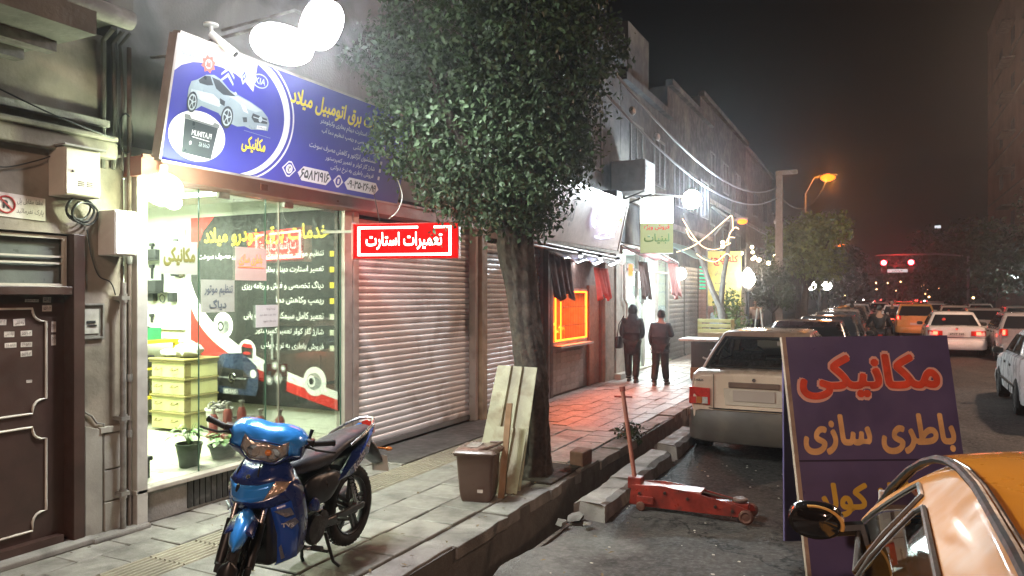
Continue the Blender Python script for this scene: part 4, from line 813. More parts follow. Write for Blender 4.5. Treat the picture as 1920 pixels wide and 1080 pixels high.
sp_([(.85, .55), (1.02, .535), (1.035, .49), (.88, .475), (.84, .51)], dk, 'grille_print', .006); sp_([(.86, .515), (1.03, .51), (1.03, .518), (.86, .523)], silver2, 'grille_bar_print', .007)
sp_(ell(.945, .515, .022, .028, 14), silver2, 'badge_print', .008)
sp_([(.70, .60), (.75, .59), (.80, .535), (.74, .545)], whs, 'headlight_print', .006); sp_([(.92, .425), (1.03, .435), (1.03, .465), (.92, .455)], whs, 'plate_print', .007); lettering(bs, 'S-MG 63', SO+SU*.975+SV*.445, SU, SV, (.09, .018), dk, .02, n_off=.009)
sp_([(.74, .49), (.79, .50), (.80, .46), (.76, .45)], dk, 'intake_print', .006); sp_([(.60, .665), (.625, .685), (.645, .67), (.63, .655)], silver2, 'mirror_print', .0062)
# battery in an oval
sp_(ell(.31, .24, .285, .205, 36), whs, 'white_oval', .004)
sp_([(.16, .36), (.50, .345), (.475, .075), (.175, .085)], dk, 'battery_print', .005); sp_([(.15, .395), (.205, .395), (.22, .37), (.44, .36), (.455, .385), (.51, .375), (.51, .345), (.155, .362)], mat('print_grey2', (.18, .19, .2), .4, bump=0, var=.1), 'battery_lid_print', .0055)
lettering(bs, 'PLATINUM'[::-1], SO+SU*.345+SV*.265, SU, SV, (.20, .05), whs, .015, n_off=.007) if False else None
lp = lettering(bs, 'PLATINUM', SO+SU*.345+SV*.262, -SU, SV, (.20, .045), whs, .015, n_off=-.007)   # the battery picture is printed mirrored
sp_([(.25, .225), (.43, .215), (.43, .221), (.25, .231)], whs, 'rule', .007)
lettering(bs, 'Gold 6S', SO+SU*.385+SV*.18, -SU, SV, (.11, .035), silver2, .01, n_off=-.007); sp_(ell(.245, .175, .012, .016, 10), whs, 'mark', .007)
ylw = mat('sign_yellow', (.78, .62, .06), .4, var=.05, bump=0)
lettering(bs, 'مکانیکی', SO+SU*.92+SV*.275, SU, SV, (.28, .15), ylw, .035, n_off=.005)
sp_([(.78, .385), (1.10, .375), (1.10, .372), (.78, .382)], silver, 'tape_edge', .005)
lettering(bs, 'خدمات برق اتومبیل میلاد', SO+SU*2.05+SV*.80, SU, SV, (1.55, .19), ylw, .035, n_off=.004)
lt = mat('sign_pale_text', (.55, .55, .66), .4, var=.05, bump=0)
for s, z, wd in (('تعمیرات استارت دینام بخاری وکیلومتر', .66, .98), ('دیاگ تخصصی و ریمپ تنظیم دما آب', .575, .94), ('کامل سیم کشی', .50, .42), ('شستشوی انژکتور و کاهش مصرف سوخت', .41, 1.08), ('شارژ گاز کولر و تعمیر کمپرستور', .325, .82), ('فروش باطری به نرخ دولتی', .24, .72)):
    lettering(bs, s, SO+SU*2.70+SV*z, SU, SV, (wd, .07), lt, .015, n_off=.004, align='R')
    sp_([(2.78, z-.02), (2.815, z-.02), (2.815, z+.02), (2.78, z+.02)], lt, 'bullet', .004)
def hexa(c, w_, h_, m, off, nm='hexagon_label'):
    a, b = c; e = h_*.5; sp_([(a-w_/2, b), (a-w_/2+e, b+h_/2), (a+w_/2-e, b+h_/2), (a+w_/2, b), (a+w_/2-e, b-h_/2), (a-w_/2+e, b-h_/2)], m, nm, off)
hexa((1.40, .135), .19, .15, whs, .004); hexa((1.40, .135), .155, .12, blue, .005); sp_(ell(1.40, .135, .045, .045, 18), whs, 'phone_mark', .006); lettering(bs, '✆', SO+SU*1.40+SV*.135, SU, SV, (.05, .06), dk, .02, n_off=.008)
hexa((1.77, .12), .50, .14, whs, .004); lettering(bs, '۶۵۸۲۱۹۱۶', SO+SU*1.77+SV*.12, SU, SV, (.42, .10), dk, .03, n_off=.006)
hexa((2.13, .115), .16, .13, whs, .0045); sp_(ell(2.13, .115, .045, .045, 18), blue, 'mobile_mark', .0055); sp_([(2.115, .09), (2.145, .09), (2.145, .14), (2.115, .14)], whs, 'mobile_mark', .0065)
hexa((2.53, .115), .60, .13, whs, .004); lettering(bs, '۰۹۰۳۵۰۲۶۰۸۹', SO+SU*2.53+SV*.115, SU, SV, (.50, .085), dk, .03, n_off=.006)
M().obox(SO-SV*.02-SN*.08, SU*SW, SV*.02, SN*.09).build('bottom_trim', alu_frame, bs); M().obox(SO+SV*SHH-SN*.08, SU*SW, SV*.02, SN*.09).build('top_trim', alu_frame, bs)
M().obox(SO+SU*-.02+SV*.0-SN*.09, SU*.02, SV*SHH, SN*.095).build('side_trim', mat('pale_side_trim', (.42, .36, .34), .5), bs)
for y in (4.3, 5.6, 6.9): M().tube([(-5.5, y, 3.9), (-4.98, y, 3.85)], .012, 6).build('stay', galv, bs)
# bullet camera at the sign corner
t = thing('security_camera', 'small white bullet camera on a bracket above the blue sign corner', 'camera', (-5.0, 4.5, 4.05))
M().lathe((-4.98, 4.46, 4.13), [(.001, 0), (.06, .005), (.06, .02), (.001, .03)], n=14).build('base', white_paint, t, smooth=30)
M().tube([(-4.98, 4.46, 4.13), (-4.97, 4.47, 4.03)], .014, 8).build('arm', white_paint, t, smooth=True)
M().tube([(-4.96, 4.44, 4.06), (-4.80, 4.55, 3.90)], [.034, .036], 12).build('barrel', white_paint, t, smooth=30); M().tube([(-4.80, 4.55, 3.90), (-4.795, 4.553, 3.895)], .026, 12).build('lens', dark_void, t)
# ---- flood lights over the sign
flood = glow('flood_panel', (.93, .97, 1), 70)
def floodlight(c, w_, h_, label, tilt, energy, aim):
    t = thing('flood_light', label, 'flood light', c, 0, 'white flood lights over the blue sign'); c = Vector(c)
    d = (Vector((-.6, -1.5, 1.9))-c).normalized(); d = Vector((.80, -.25, -.52)).normalized(); u = Vector((-d.y, d.x, 0)).normalized(); v = d.cross(u)*-1
    u2 = (u*math.cos(tilt)+v*math.sin(tilt)); v2 = (v*math.cos(tilt)-u*math.sin(tilt))
    M().obox(c-u2*w_*.36-v2*h_*.36-d*.06, u2*w_*.72, v2*h_*.72, d*.05).build('housing', alu_dark, t, bevel=.006)
    for k in range(6): M().obox(c-u2*(w_*.34-k*w_/9)-v2*h_*.36-d*.09, u2*.008, v2*h_*.72, d*.03).build('fin', alu_dark, t)
    q = M(); q.loft([(0, 0, 0, w_/2*1.0, h_/2*1.0), (.05, 0, 0, w_/2*1.04, h_/2*1.04), (.10, 0, 0, w_/2*.8, h_/2*.8), (.13, 0, 0, w_/2*.3, h_/2*.3)], 28, 2.3)
    q.v = [tuple(c+d*a+u2*b+v2*e) for a, b, e in q.v]; q.build('diffuser', flood, t, smooth=60)  # diffuser made as large and round as the lamp's glare
    M().tube([c-d*.07, c-d*.15+Vector((-.2, 0, .10)), (-5.5, c.y, c.z+.12)], .015, 8).build('arm', galv, t, smooth=True)
    lamp('flood_light_beam', 'SPOT', c+d*.14, energy, (.93, .97, 1), .12, spot=150, aim=aim)
floodlight((-4.35, 4.6, 3.94), .52, .30, 'wide glaring flood light above the middle of the blue sign, lower of the two', 0, 560, (-3.2, 4.0, 0))
floodlight((-4.34, 5.06, 4.25), .36, .42, 'squarer glaring flood light above the blue sign, higher of the two', .12, 560, (-2.6, 5.6, 0))
# bulkhead lamps on the shop front
for i, (c, r) in enumerate((((-5.25, 4.22, 2.76), .15), ((-5.62, 4.62, 2.72), .07))):
    t = thing('bulb_lamp', ['glaring greenish bulb at the shop corner by the gas meter box', 'smaller white bulb just behind the glass beside the corner bulb'][i], 'lamp', c, 0, 'bare bulbs at the shop corner')
    M().ball(c, (r, r, r*.9), 16, 12).build('bulb', glow('greenish_bulb', (.85, 1, .6), 30) if i == 0 else glow('white_bulb', (.95, 1, .9), 22), t, smooth=True)
    M().tube([(c[0], c[1], c[2]+r*.9), (c[0], c[1], c[2]+r+.05)], .03, 10).build('socket', white_paint, t)
lamp('corner_bulb_light', 'POINT', (-5.08, 4.20, 2.76), 130, (.85, 1, .68), .08)

# ---- red neon box sign hanging across the shutter
ns = thing('neon_sign', 'glowing red box sign with white framed Persian words, hanging before the shutter', 'neon sign', (-4.5, 6.5, 2.25))
A_, B_ = Vector((-5.17, 6.56, 0)), Vector((-4.03, 6.90, 0)); nu = (B_-A_).normalized(); nn = nu.cross(Z1); nw = (B_-A_).length; nz0, nz1 = 2.29, 2.68
neon = glow('neon_white_hot', (1, .55, .48), 9); neonr = glow('neon_red_face', (1, .006, .006), 1.0)
N0 = A_+Z1*nz0
M().obox(N0-nn*.09, nu*nw, Z1*(nz1-nz0), nn*.085).build('box', mat('red_box_paint', (.5, .03, .025), .4), ns, bevel=.004)
M().obox(N0-nn*.004+nu*.01+Z1*.01, nu*(nw-.02), Z1*(nz1-nz0-.02), nn*.005).build('face', neonr, ns)
def nbar(a0, a1, b0, b1):
    M().obox(N0+nu*a0+Z1*b0+nn*.002, nu*(a1-a0), Z1*(b1-b0), nn*.012).build('lit_border', neon, ns)
hh = nz1-nz0
nbar(.06, .74, hh-.062, hh-.038); nbar(.92, nw-.08, hh-.062, hh-.038); nbar(.06, nw-.08, .035, .06); nbar(.06, .085, .062, hh-.064); nbar(nw-.105, nw-.08, .062, hh-.064)
lettering(ns, 'تعمیرات استارت', N0+nu*(nw*.49)+Z1*(hh*.5), nu, Z1, (nw*.72, .19), neon, .02, n_off=.01)
M().obox(N0-nn*.095-nu*.012-Z1*.012, nu*.012, Z1*(nz1-nz0+.024), nn*.1).build('edge_strip', mat('pinkish_edge', (.55, .25, .22), .4), ns); 
for k, p in enumerate((.25, .80)): M().tube([N0+nu*p*nw+Z1*hh-nn*.04, N0+nu*p*nw+Z1*(hh+.42)-nn*.04+Vector((-.1, 0, 0))], .004, 5).build('hanging_wire', wire_m, ns)
M().obox(A_+Vector((-.35, -.06, nz1-.1)), nu*.36, Z1*.03, nn*.03).build('arm', galv, ns)
o = wire([N0+nu*.4+Z1*(hh+.05)-nn*.04, N0+nu*.5+Z1*(hh+.14)-nn*.04, N0+nu*.55+Z1*(hh+.30)-nn*.04, N0+nu*.5+Z1*(hh+.5)], .005, 'stray white flex above the red neon sign', m=white_paint)
lamp('neon_light', 'AREA', tuple(N0+nu*nw*.5+Z1*hh*.5+nn*.06), 10, (1, .03, .02), nw, aim=tuple(N0+nu*nw*.5+Z1*hh*.5+nn*3-Z1*.8), size_y=.35)
lamp('neon_light', 'AREA', tuple(N0+nu*nw*.5+Z1*hh*.5-nn*.16), 9, (1, .03, .02), nw, aim=tuple(N0+nu*nw*.4+Z1*hh*.2-nn*3), size_y=.35)
# ================================================================ shops farther along the left pavement
kb = thing('kiosk', 'small shop front with orange neon framed barred window and tiled wall below it', 'shop front', (-5.5, 14, 0))
M().box(-6.5, -5.5, 12.80, 16.95, 0, .95).box(-6.5, -5.5, 12.80, 16.95, 2.04, 3.2).box(-6.5, -5.5, 12.46, 12.80, 0, 3.2).box(-6.5, -5.5, 14.66, 16.95, .95, 2.04).build('wall', mat('brown_wall', (.17, .11, .09), .7, var=.25, bump=.3, dirt=(.06, .04, .035)), kb)
tl = mat('small_brown_tile', (.20, .15, .13), .4, var=.15, rnd=.2, bump=.1)
q = M().box(0, .012, -.115, .115, 0, .105).build('wall_tile', tl, kb, local=True); q.location = (0, 12.93-14, .03)
for r in range(8):
    for c in range(7):
        if r or c: pc(q, q.data, kb, (0, 12.93+c*.24-14, .03+r*.112))
for k in (12.47, 12.60): M().box(-5.5, -5.40, k, k+.10, 0, 2.75).build('dark_post', brown_m, kb)
M().box(-5.5, -5.44, 14.72, 14.80, 0, 2.1).box(-5.5, -5.44, 15.4, 15.48, 0, 2.1).box(-5.49, -5.46, 14.80, 15.4, .02, 2.1).build('door', mat('reddish_brown_door', (.22, .07, .04), .45, var=.2), kb)
M().box(-5.5, -5.36, 15.5, 16.1, 0, 2.8).build('stone_pier', mat('brown_stone_pier', (.20, .15, .12), .6, var=.25, bump=.3), kb)
M().box(-5.5, -5.34, 16.2, 16.92, .10, 2.85).build('stone_pier', stone_m, kb, bevel=.01); M().box(-5.5, -5.2, 16.1, 17.0, 0, .12).build('step', stone_m, kb)
M().tube([(-5.28, 16.8, .1), (-5.28, 16.8, 1.7), (-5.28, 16.6, 1.8), (-5.28, 16.6, 2.6)], .03, 8).build('drain_pipe', white_paint, kb, smooth=True)
# orange neon window: lit recess with bars
orn = glow('orange_neon', (1, .15, .012), 9)
M().box(-6.3, -6.28, 12.82, 14.64, .97, 2.02).build('lit_back_wall', mat('orange_lit_goods', (.75, .35, .12), .6, var=.6, scale=14, bump=.3), kb)
wn = M().box(-5.5, -5.46, 12.81, 12.86, .97, 2.02).box(-5.5, -5.46, 14.58, 14.64, .97, 2.02).box(-5.5, -5.46, 12.86, 14.58, .96, 1.01).box(-5.5, -5.46, 12.86, 14.58, 1.98, 2.03).build('window_frame', alu_frame, kb)
M().tube([(-5.44, 12.90, 1.04), (-5.44, 12.90, 1.96), (-5.44, 14.54, 1.96), (-5.44, 14.54, 1.04), (-5.44, 12.90, 1.04)], .017, 6).build('neon_tube', orn, wn)
M().tube([(-5.44, 13.16, 1.04), (-5.44, 13.16, 1.94)], .012, 6).build('neon_tube', orn, wn)
for i in range(14): M().tube([(-5.48, 13.3+i*.09, 1.01), (-5.48, 13.3+i*.09, 1.98)], .004, 5).build('bar', wire_m, wn)
for z in (1.3, 1.66): M().box(-5.485, -5.475, 12.86, 14.58, z, z+.012).build('cross_bar', wire_m, wn)
random.seed(8)
for i in range(10):
    y = 12.95+i*.16; h = random.uniform(.1, .3)
    M().lathe((-5.9, y, .99), [(.05, 0), (.055, h), (.03, h+.04), (.03, h+.07), (.001, h+.07)], n=8).build('jar', mat('amber_jar', (.6, .22, .05), .3, var=.2), kb)
lamp('orange_window_light', 'AREA', (-5.9, 13.7, 1.95), 300, (1, .17, .02), 1.2, rot=(0, 0, 0), size_y=.5)
lamp('orange_neon_spill', 'AREA', (-5.40, 13.7, 1.5), 34, (1, .09, .035), 1.5, aim=(-3.9, 13.0, 0), size_y=.8)
M().box(-5.5, -5.3, 12.85, 14.6, .90, .945).build('counter', alu_frame, kb)
# curtains hanging at both sides of the canopy
def drape(name, label, y0, y1, z0, z1, x, m, seed, cat='awning cloth', group='cloth drapes under the shop canopies', xo=.28):
    random.seed(seed); t = None
    def fn(a, b):
        y = y0+(y1-y0)*a; z = z1+(z0-z1)*b+.07*math.sin(a*9+seed)*b
        return (x+xo*b*.4+.04*math.sin(a*26+seed)*(.3+.7*b), y+.05*b*math.sin(a*5), z)
    o = M().grid(fn, 40, 8).build(name, m, smooth=True, solid=.006); tag(o, label, cat, group); return o
dkc = mat('dark_plum_cloth', (.045, .025, .035), .85, var=.2, bump=.2); rdc = mat('red_cloth', (.45, .04, .025), .8, var=.15, bump=.2)
drape('awning_cloth', 'dark plum cloth gathered at the near end of the silver canopy', 11.95, 13.0, 1.85, 2.62, -5.2, dkc, 2)
drape('awning_cloth', 'bright red pleated cloth at the far end of the silver canopy, above the orange window', 14.35, 15.2, 1.84, 2.46, -5.2, rdc, 5)
t = thing('canopy', 'silver folded canopy with three small spot lamps above the orange window', 'canopy', (-5.2, 13.5, 2.6))
foil = mat('silver_foil', (.55, .56, .60), .22, metal=.9, var=.15, bump=.5, bscale=9)
M().grid(lambda a, b: (-5.5+.55*b, 12.1+3.3*a, 2.84-.32*b+.04*math.sin(a*22)*b), 36, 6).build('sheet', foil, t, smooth=True, solid=.004)
M().tube([(-4.98, 10.9, 2.70), (-4.98, 15.4, 2.62)], .02, 8).tube([(-5.05, 10.9, 2.78), (-5.05, 15.4, 2.70)], .02, 8).build('rail', galv, t, smooth=True)
spotg = glow('spot_lamp_glow', (.95, .97, 1), 25)
for y in (12.9, 14.0, 15.1): 
    M().lathe((-4.94, y, 2.70), [(.03, .0), (.055, -.07), (.05, -.075)], n=10).build('spot_housing', black_m, t); M().ball((-4.94, y, 2.63), .045, 8, 6).build('spot_bulb', spotg, t)
lamp('canopy_spots', 'AREA', (-4.9, 14.0, 2.55), 25, (.9, .93, 1), 2.4, rot=(0, 0, 0), size_y=.1)
# fascia sign with neon handwriting, leaning out
t = thing('fascia_sign', 'pale leaning fascia panel with blue white neon handwriting above the silver canopy', 'shop sign', (-5.2, 13.8, 2.9))
FO = Vector((-5.25, 11.3, 2.88)); FV = Vector((.22, 0, 1)).normalized(); FU = Y1; FN = FU.cross(FV)
M().obox(FO-FN*.1, FU*4.7, FV*1.08, FN*.1).build('panel', mat('pale_pinkish_panel', (.52, .42, .40), .5, var=.1, dirt=(.3, .24, .22), dscale=1), t, bevel=.01)
M().obox(FO-FN*.12+FV*1.08, FU*4.7, FV*.05, FN*.14).build('top_trim', alu_frame, t); M().obox(FO-FN*.12+FU*4.7, FU*.05, FV*1.1, FN*.14).build('side_trim', alu_frame, t); M().obox(FO-FN*.12-FV*.06, FU*4.7, FV*.06, FN*.16).build('bottom_trim', galv, t)
nb = glow('blue_white_neon', (.62, .66, 1), 6)
def stroke(pts, r=.022, m=None): M().tube([FO+FU*a+FV*b+FN*.05 for a, b in pts], r, 6).build('neon_stroke', m or nb, t, smooth=True)
stroke([(4.15, .98), (4.0, .86), (3.8, .74), (3.6, .60), (3.3, .50), (3.0, .46), (2.85, .52)]); stroke([(2.80, .80), (2.72, .60), (2.74, .44), (2.85, .40)])
for k in range(5): stroke([(3.2+k*.20, .28+.05*(k % 2)), (3.35+k*.2, .40+.04*k), (3.5+k*.19, .52+.03*k)], .016)
stroke([(3.0, .22), (3.3, .20), (3.7, .24), (4.1, .30)], .014); stroke([(4.2, .60), (4.35, .72), (4.4, .60)], .012, redglow)
gl_ = mat('unlit_letter', (.30, .26, .25), .5, metal=.3)
lettering(t, 'لبنیات', FO+FU*1.2+FV*.55+FN*.01, FU, FV, (1.1, .5), gl_, .03)
o = M().box(-5.35, -5.0, 15.2, 15.6, 3.98, 4.14).build('spot_box', black_m, bevel=.02); tag(o, 'black flood lamp box standing on the top of the pale fascia', 'lamp')

# white-lit shop with glass front
w3 = thing('lit_shop', 'brilliantly white lit shop with glass door frames behind the two walkers', 'shop front', (-5.5, 19, 0))
wht = mat('shop_white_wall', (.8, .82, .82), .6, var=.04, bump=0)
M().box(-9, -8.95, 17.0, 21.5, 0, 3.2).box(-8.95, -5.6, 21.45, 21.5, 0, 3.2).box(-8.95, -5.6, 17.0, 17.05, 0, 3.2).box(-8.95, -5.55, 17.05, 21.45, 3.1, 3.15).build('interior', wht, w3)
M().box(-8.95, -5.4, 17.05, 21.45, 0, .05).build('floor', in_floor, w3)
for y in (17.05, 18.35, 18.9, 20.2, 21.40): M().box(-5.56, -5.48, y, y+.07, .05, 3.1).build('frame_post', alu_frame, w3)
M().box(-5.56, -5.48, 17.05, 21.45, 2.5, 2.56).build('transom_bar', alu_frame, w3)
for (a, b) in ((17.12, 18.35), (18.42, 18.9), (20.27, 21.40)): M().box(-5.53, -5.52, a, b, .05, 3.05).build('pane', glass_m, w3)
random.seed(12)
for i in range(10):
    y = 17.3+i*.40; M().box(-8.9, -8.4, y, y+.34, .05, random.uniform(1.2, 2.1)).build('shelf_unit', wht if i % 2 else mat('pale_blue_goods', (.45, .55, .62), .5, var=.5, scale=10), w3)
lp3 = glow('white_shop_panel', (.90, 1, .98), 10)
for y in (17.8, 19.2, 20.6): M().box(-7.6, -6.0, y-.12, y+.12, 3.06, 3.09).build('light_panel', lp3, w3)
lamp('white_shop_light', 'AREA', (-6.9, 19.2, 3.0), 330, (.88, 1, 1), 4.0, rot=(0, 0, 0), size_y=2)
lamp('white_shop_spill', 'AREA', (-5.42, 19.2, 1.7), 420, (.85, 1, .98), 4.0, aim=(-2.5, 18.6, 0), size_y=2.4)
drape('awning_cloth', 'brownish cloth hanging at the near end of the white shop awning', 17.1, 17.9, 1.85, 2.7, -5.1, mat('brown_cloth', (.12, .07, .06), .85), 3)
drape('awning_cloth', 'pale red striped cloth hanging at the far end of the white shop awning', 19.2, 20.2, 1.85, 2.75, -4.95, mat('rose_cloth', (.30, .11, .10), .8), 7)
t = thing('awning', 'dark reddish cloth awning roof over the white lit shop', 'awning', (-5.2, 18.5, 2.8))
M().grid(lambda a, b: (-5.5+.6*b, 17.0+3.3*a, 3.05-.28*b+.03*math.sin(a*18)*b), 30, 5).build('cloth', mat('dark_red_cloth', (.13, .03, .03), .85), t, smooth=True, solid=.008)
for y in (17.1, 20.2): M().tube([(-5.5, y, 3.1), (-4.9, y, 2.78)], .015, 6).build('rod', galv, t)
o = M().box(-5.3, -5.22, 16.98, 17.06, 2.35, 2.62).build('red_neon_tag', redglow); tag(o, 'small red lit tag on the pillar before the white lit shop', 'sign')
# yellow light box sticking out
t = thing('light_box_sign', 'glaring white and yellow light box sign standing out from the facade', 'shop sign', (-5.1, 17.6, 2.9))
lbm = glow('light_box_top', (.97, 1, .92), 9); lby = glow('light_box_yellow', (.62, .66, .30), .8)
LA, LB = Vector((-5.15, 17.45, 0)), Vector((-4.42, 17.7, 0)); lu = (LB-LA).normalized(); ln_ = lu.cross(Z1); lw_ = (LB-LA).length
M().obox(LA-ln_*.2+Z1*2.90, lu*lw_, Z1*1.35, ln_*.195).build('box', alu_frame, t)
M().obox(LA+Z1*3.62-ln_*.004, lu*lw_, Z1*.62, ln_*.008).build('lit_top', lbm, t); M().obox(LA+Z1*2.91-ln_*.004, lu*lw_, Z1*.70, ln_*.008).build('lit_lower', lby, t)
lettering(t, 'فروش ویژه', LA+lu*lw_*.5+Z1*3.52+ln_*.005, lu, Z1, (.6, .14), glow('red_print_lit', (.8, .03, .03), 1), .03); lettering(t, 'لبنیات', LA+lu*lw_*.5+Z1*3.25+ln_*.005, lu, Z1, (.6, .25), mat('green_print', (.10, .22, .03), .5, var=0, bump=0), .03)
t = thing('flood_light', 'intense bluish white flood lamp on an arm beyond the yellow light box', 'flood light', (-4.2, 18.4, 4.2))
M().ball((-4.02, 17.9, 4.18), (.22, .18, .22), 14, 10).build('diffuser', glow('cold_flood', (.80, .95, 1), 320), t, smooth=True); M().tube([(-4.1, 18.1, 4.25), (-5.5, 18.3, 4.5)], .025, 8).build('arm', galv, t)
M().box(-4.12, -3.92, 18.05, 18.13, 4.05, 4.35).build('housing', alu_dark, t)
lamp('cold_flood_light', 'POINT', (-3.75, 17.75, 4.1), 560, (.78, .93, 1), .12)
t = thing('globe_lamp', 'round cold white lamp hanging low beside the closed grey shutters', 'lamp', (-5.0, 20.6, 2.4))
M().ball((-4.9, 20.4, 2.48), .17, 14, 10).build('globe', glow('cold_globe', (.85, 1, 1), 25), t, smooth=True); M().tube([(-4.9, 20.4, 2.64), (-5.1, 20.5, 3.2)], .012, 6).build('cord', wire_m, t)
lamp('cold_globe_light', 'POINT', (-4.68, 20.2, 2.4), 60, (.85, 1, 1), .1)
t = thing('awning', 'pale teal sheet awning beside the closed grey shutters', 'awning', (-5.2, 22, 3.0))
M().grid(lambda a, b: (-5.5+1.0*b, 20.4+3.0*a, 3.45-.55*b), 12, 4).build('sheet', mat('teal_sheet', (.25, .38, .38), .5, var=.1), t, solid=.01)
# closed grey shutters and more front
shutter('roller_shutter', 'tall grey steel shutter just beyond the white lit shop', 21.6, 23.4, .05, 2.9, -5.52, alu_dark, .145)
shutter('roller_shutter', 'second tall grey steel shutter beyond the white lit shop, with a green lit strip', 23.6, 25.4, .05, 2.9, -5.52, alu_dark, .145)
o = M()
for k in range(7): o.box(-5.49, -5.47, 25.6, 26.5, 2.1+k*.12, 2.15+k*.12)
o = o.build('green_led_strip', glow('green_led', (.1, .8, .45), 1.2)); tag(o, 'faint green lit stripes on the shutter farther along', 'lights')
shutter('roller_shutter', 'reddish grey ribbed shutter beyond the green lit stripes', 25.6, 28.4, .05, 2.9, -5.52, mat('rosy_steel', (.28, .18, .16), .5, metal=.2), .145)

# buildings above and beyond
def building(label, y0, y1, z0, z1, m, x=-5.5, depth=9, win=(), rows=(), side=1, name='building', extra=None):
    b = thing(name, label, 'building', (x, (y0+y1)/2, 0))
    M().box(min(x, x-depth*side), max(x, x-depth*side), y0, y1, z0, z1).build('wall', m, b)
    M().box(x-.05, x+.16, y0-.02, y1+.02, z1, z1+.18).build('parapet', m, b)
    for zz in rows:
        M().box(x-.02 if side > 0 else x-.10, x+.10 if side > 0 else x+.02, y0+.02, y1-.02, zz-.75, zz-.6).build('string_course', conc, b)
        for (a, w_) in win:
            fm = mat('dull_window_frame', (.10, .10, .10), .7, var=.1); f = M(); xa, xb = (x+.001, x+.04) if side > 0 else (x-.04, x-.001)
            f.box(xa, xb, a, a+.06, zz, zz+1.3).box(xa, xb, a+w_-.06, a+w_, zz, zz+1.3).box(xa, xb, a+.06, a+w_-.06, zz, zz+.06).box(xa, xb, a+.06, a+w_-.06, zz+1.24, zz+1.3).box(xa, xb, a+w_/2-.03, a+w_/2+.03, zz+.06, zz+1.24)
            wi = f.build('window', fm, b); M().box(*((x+.002, x+.01) if side > 0 else (x-.01, x-.002)), a+.06, a+w_-.06, zz+.06, zz+1.24).build('pane', mat('dark_window_pane', (.02, .022, .026)), wi)
    return b
M().box(-6.5, -5.52, 10.12, 12.46, 2.80, 3.2).build('shutter_lintel', mat('pinkish_lintel', (.34, .27, .24), .8, dirt=(.2, .15, .13)), kb)
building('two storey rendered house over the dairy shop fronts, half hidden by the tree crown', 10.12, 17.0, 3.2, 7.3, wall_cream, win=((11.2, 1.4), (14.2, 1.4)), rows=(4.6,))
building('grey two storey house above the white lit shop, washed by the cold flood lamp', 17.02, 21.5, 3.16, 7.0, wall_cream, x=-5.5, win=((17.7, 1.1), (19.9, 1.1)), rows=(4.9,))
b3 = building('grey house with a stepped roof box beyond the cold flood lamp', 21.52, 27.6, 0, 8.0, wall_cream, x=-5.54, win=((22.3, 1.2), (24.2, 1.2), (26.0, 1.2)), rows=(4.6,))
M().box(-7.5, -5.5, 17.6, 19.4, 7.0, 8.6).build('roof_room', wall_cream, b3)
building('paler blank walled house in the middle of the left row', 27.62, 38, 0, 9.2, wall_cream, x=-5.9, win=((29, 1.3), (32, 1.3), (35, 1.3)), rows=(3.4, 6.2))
building('distant dim house of the left row behind the concrete pole', 38.02, 52, 0, 9.6, wall_dark, x=-6.4, win=((40, 1.5), (44, 1.5), (48, 1.5)), rows=(3.4, 6.4))
building('farthest dark block closing the left side of the street', 52.1, 120, 0, 9, wall_dark, x=-8.5)
t = thing('air_conditioner', 'white air cooler box hanging from the wall above the flood lamp shop', 'air conditioner', (-5.2, 16.6, 4.3))
M().box(-5.5, -4.7, 16.3, 17.1, 4.25, 4.95).build('cabinet', mat('cooler_cream', (.2, .2, .21), .5), t, bevel=.02)
for k in range(6): M().box(-4.70, -4.69, 16.35, 17.05, 4.32+k*.09, 4.36+k*.09).build('louvre', alu_dark, t)
for y in (16.4, 17.0): M().tube([(-5.5, y, 4.0), (-4.75, y, 4.24)], .02, 6).build('bracket', wire_m, t)
# lit shop row far left beyond the stall
t = thing('far_shop', 'warm lit shop front with cream doors behind the globe street lamp', 'shop front', (-5.8, 33, 0))
M().box(-5.895, -5.80, 28.5, 37.5, 0, 3.2).build('front_panel', mat('warm_cream_front', (.55, .45, .36), .6, var=.15), t)
for i in range(6): M().box(-5.80, -5.76, 29.2+i*1.35, 30.2+i*1.35, .1, 2.5).build('door', mat('light_cream_door', (.65, .56, .48), .5) if i % 2 else brown_m, t)
M().box(-5.8, -5.2, 28.5, 37.5, 3.0, 3.1).build('canopy', conc, t)
wb = glow('warm_bulb', (1, .80, .48), 16)
random.seed(14)
bl = []
for i in range(11):
    y = 25+i*1.15; x = -4.6-.25*math.sin(i*1.1); z = 3.5+.22*math.sin(i*2.0)
    q = thing('string_bulb', 'warm bulb of the string hanging along the far shop fronts', 'bulb', (x, y, z), 0, 'warm string bulbs along the far left shops')
    M().ball((x, y, z), .065 if i < 8 else .09, 8, 6).build('bulb', wb, q); M().tube([(x, y, z+.06), (x, y, z+.12)], .02, 6).build('socket', wire_m, q)
wire([(-4.6-.25*math.sin(i*1.1), 25+i*1.15, 3.62+.22*math.sin(i*2.0)) for i in range(11)], .008, 'flex of the warm string bulbs along the far shop fronts')
lamp('warm_bulbs_light', 'POINT', (-4.2, 30, 3.2), 260, (1, .72, .42), .3)

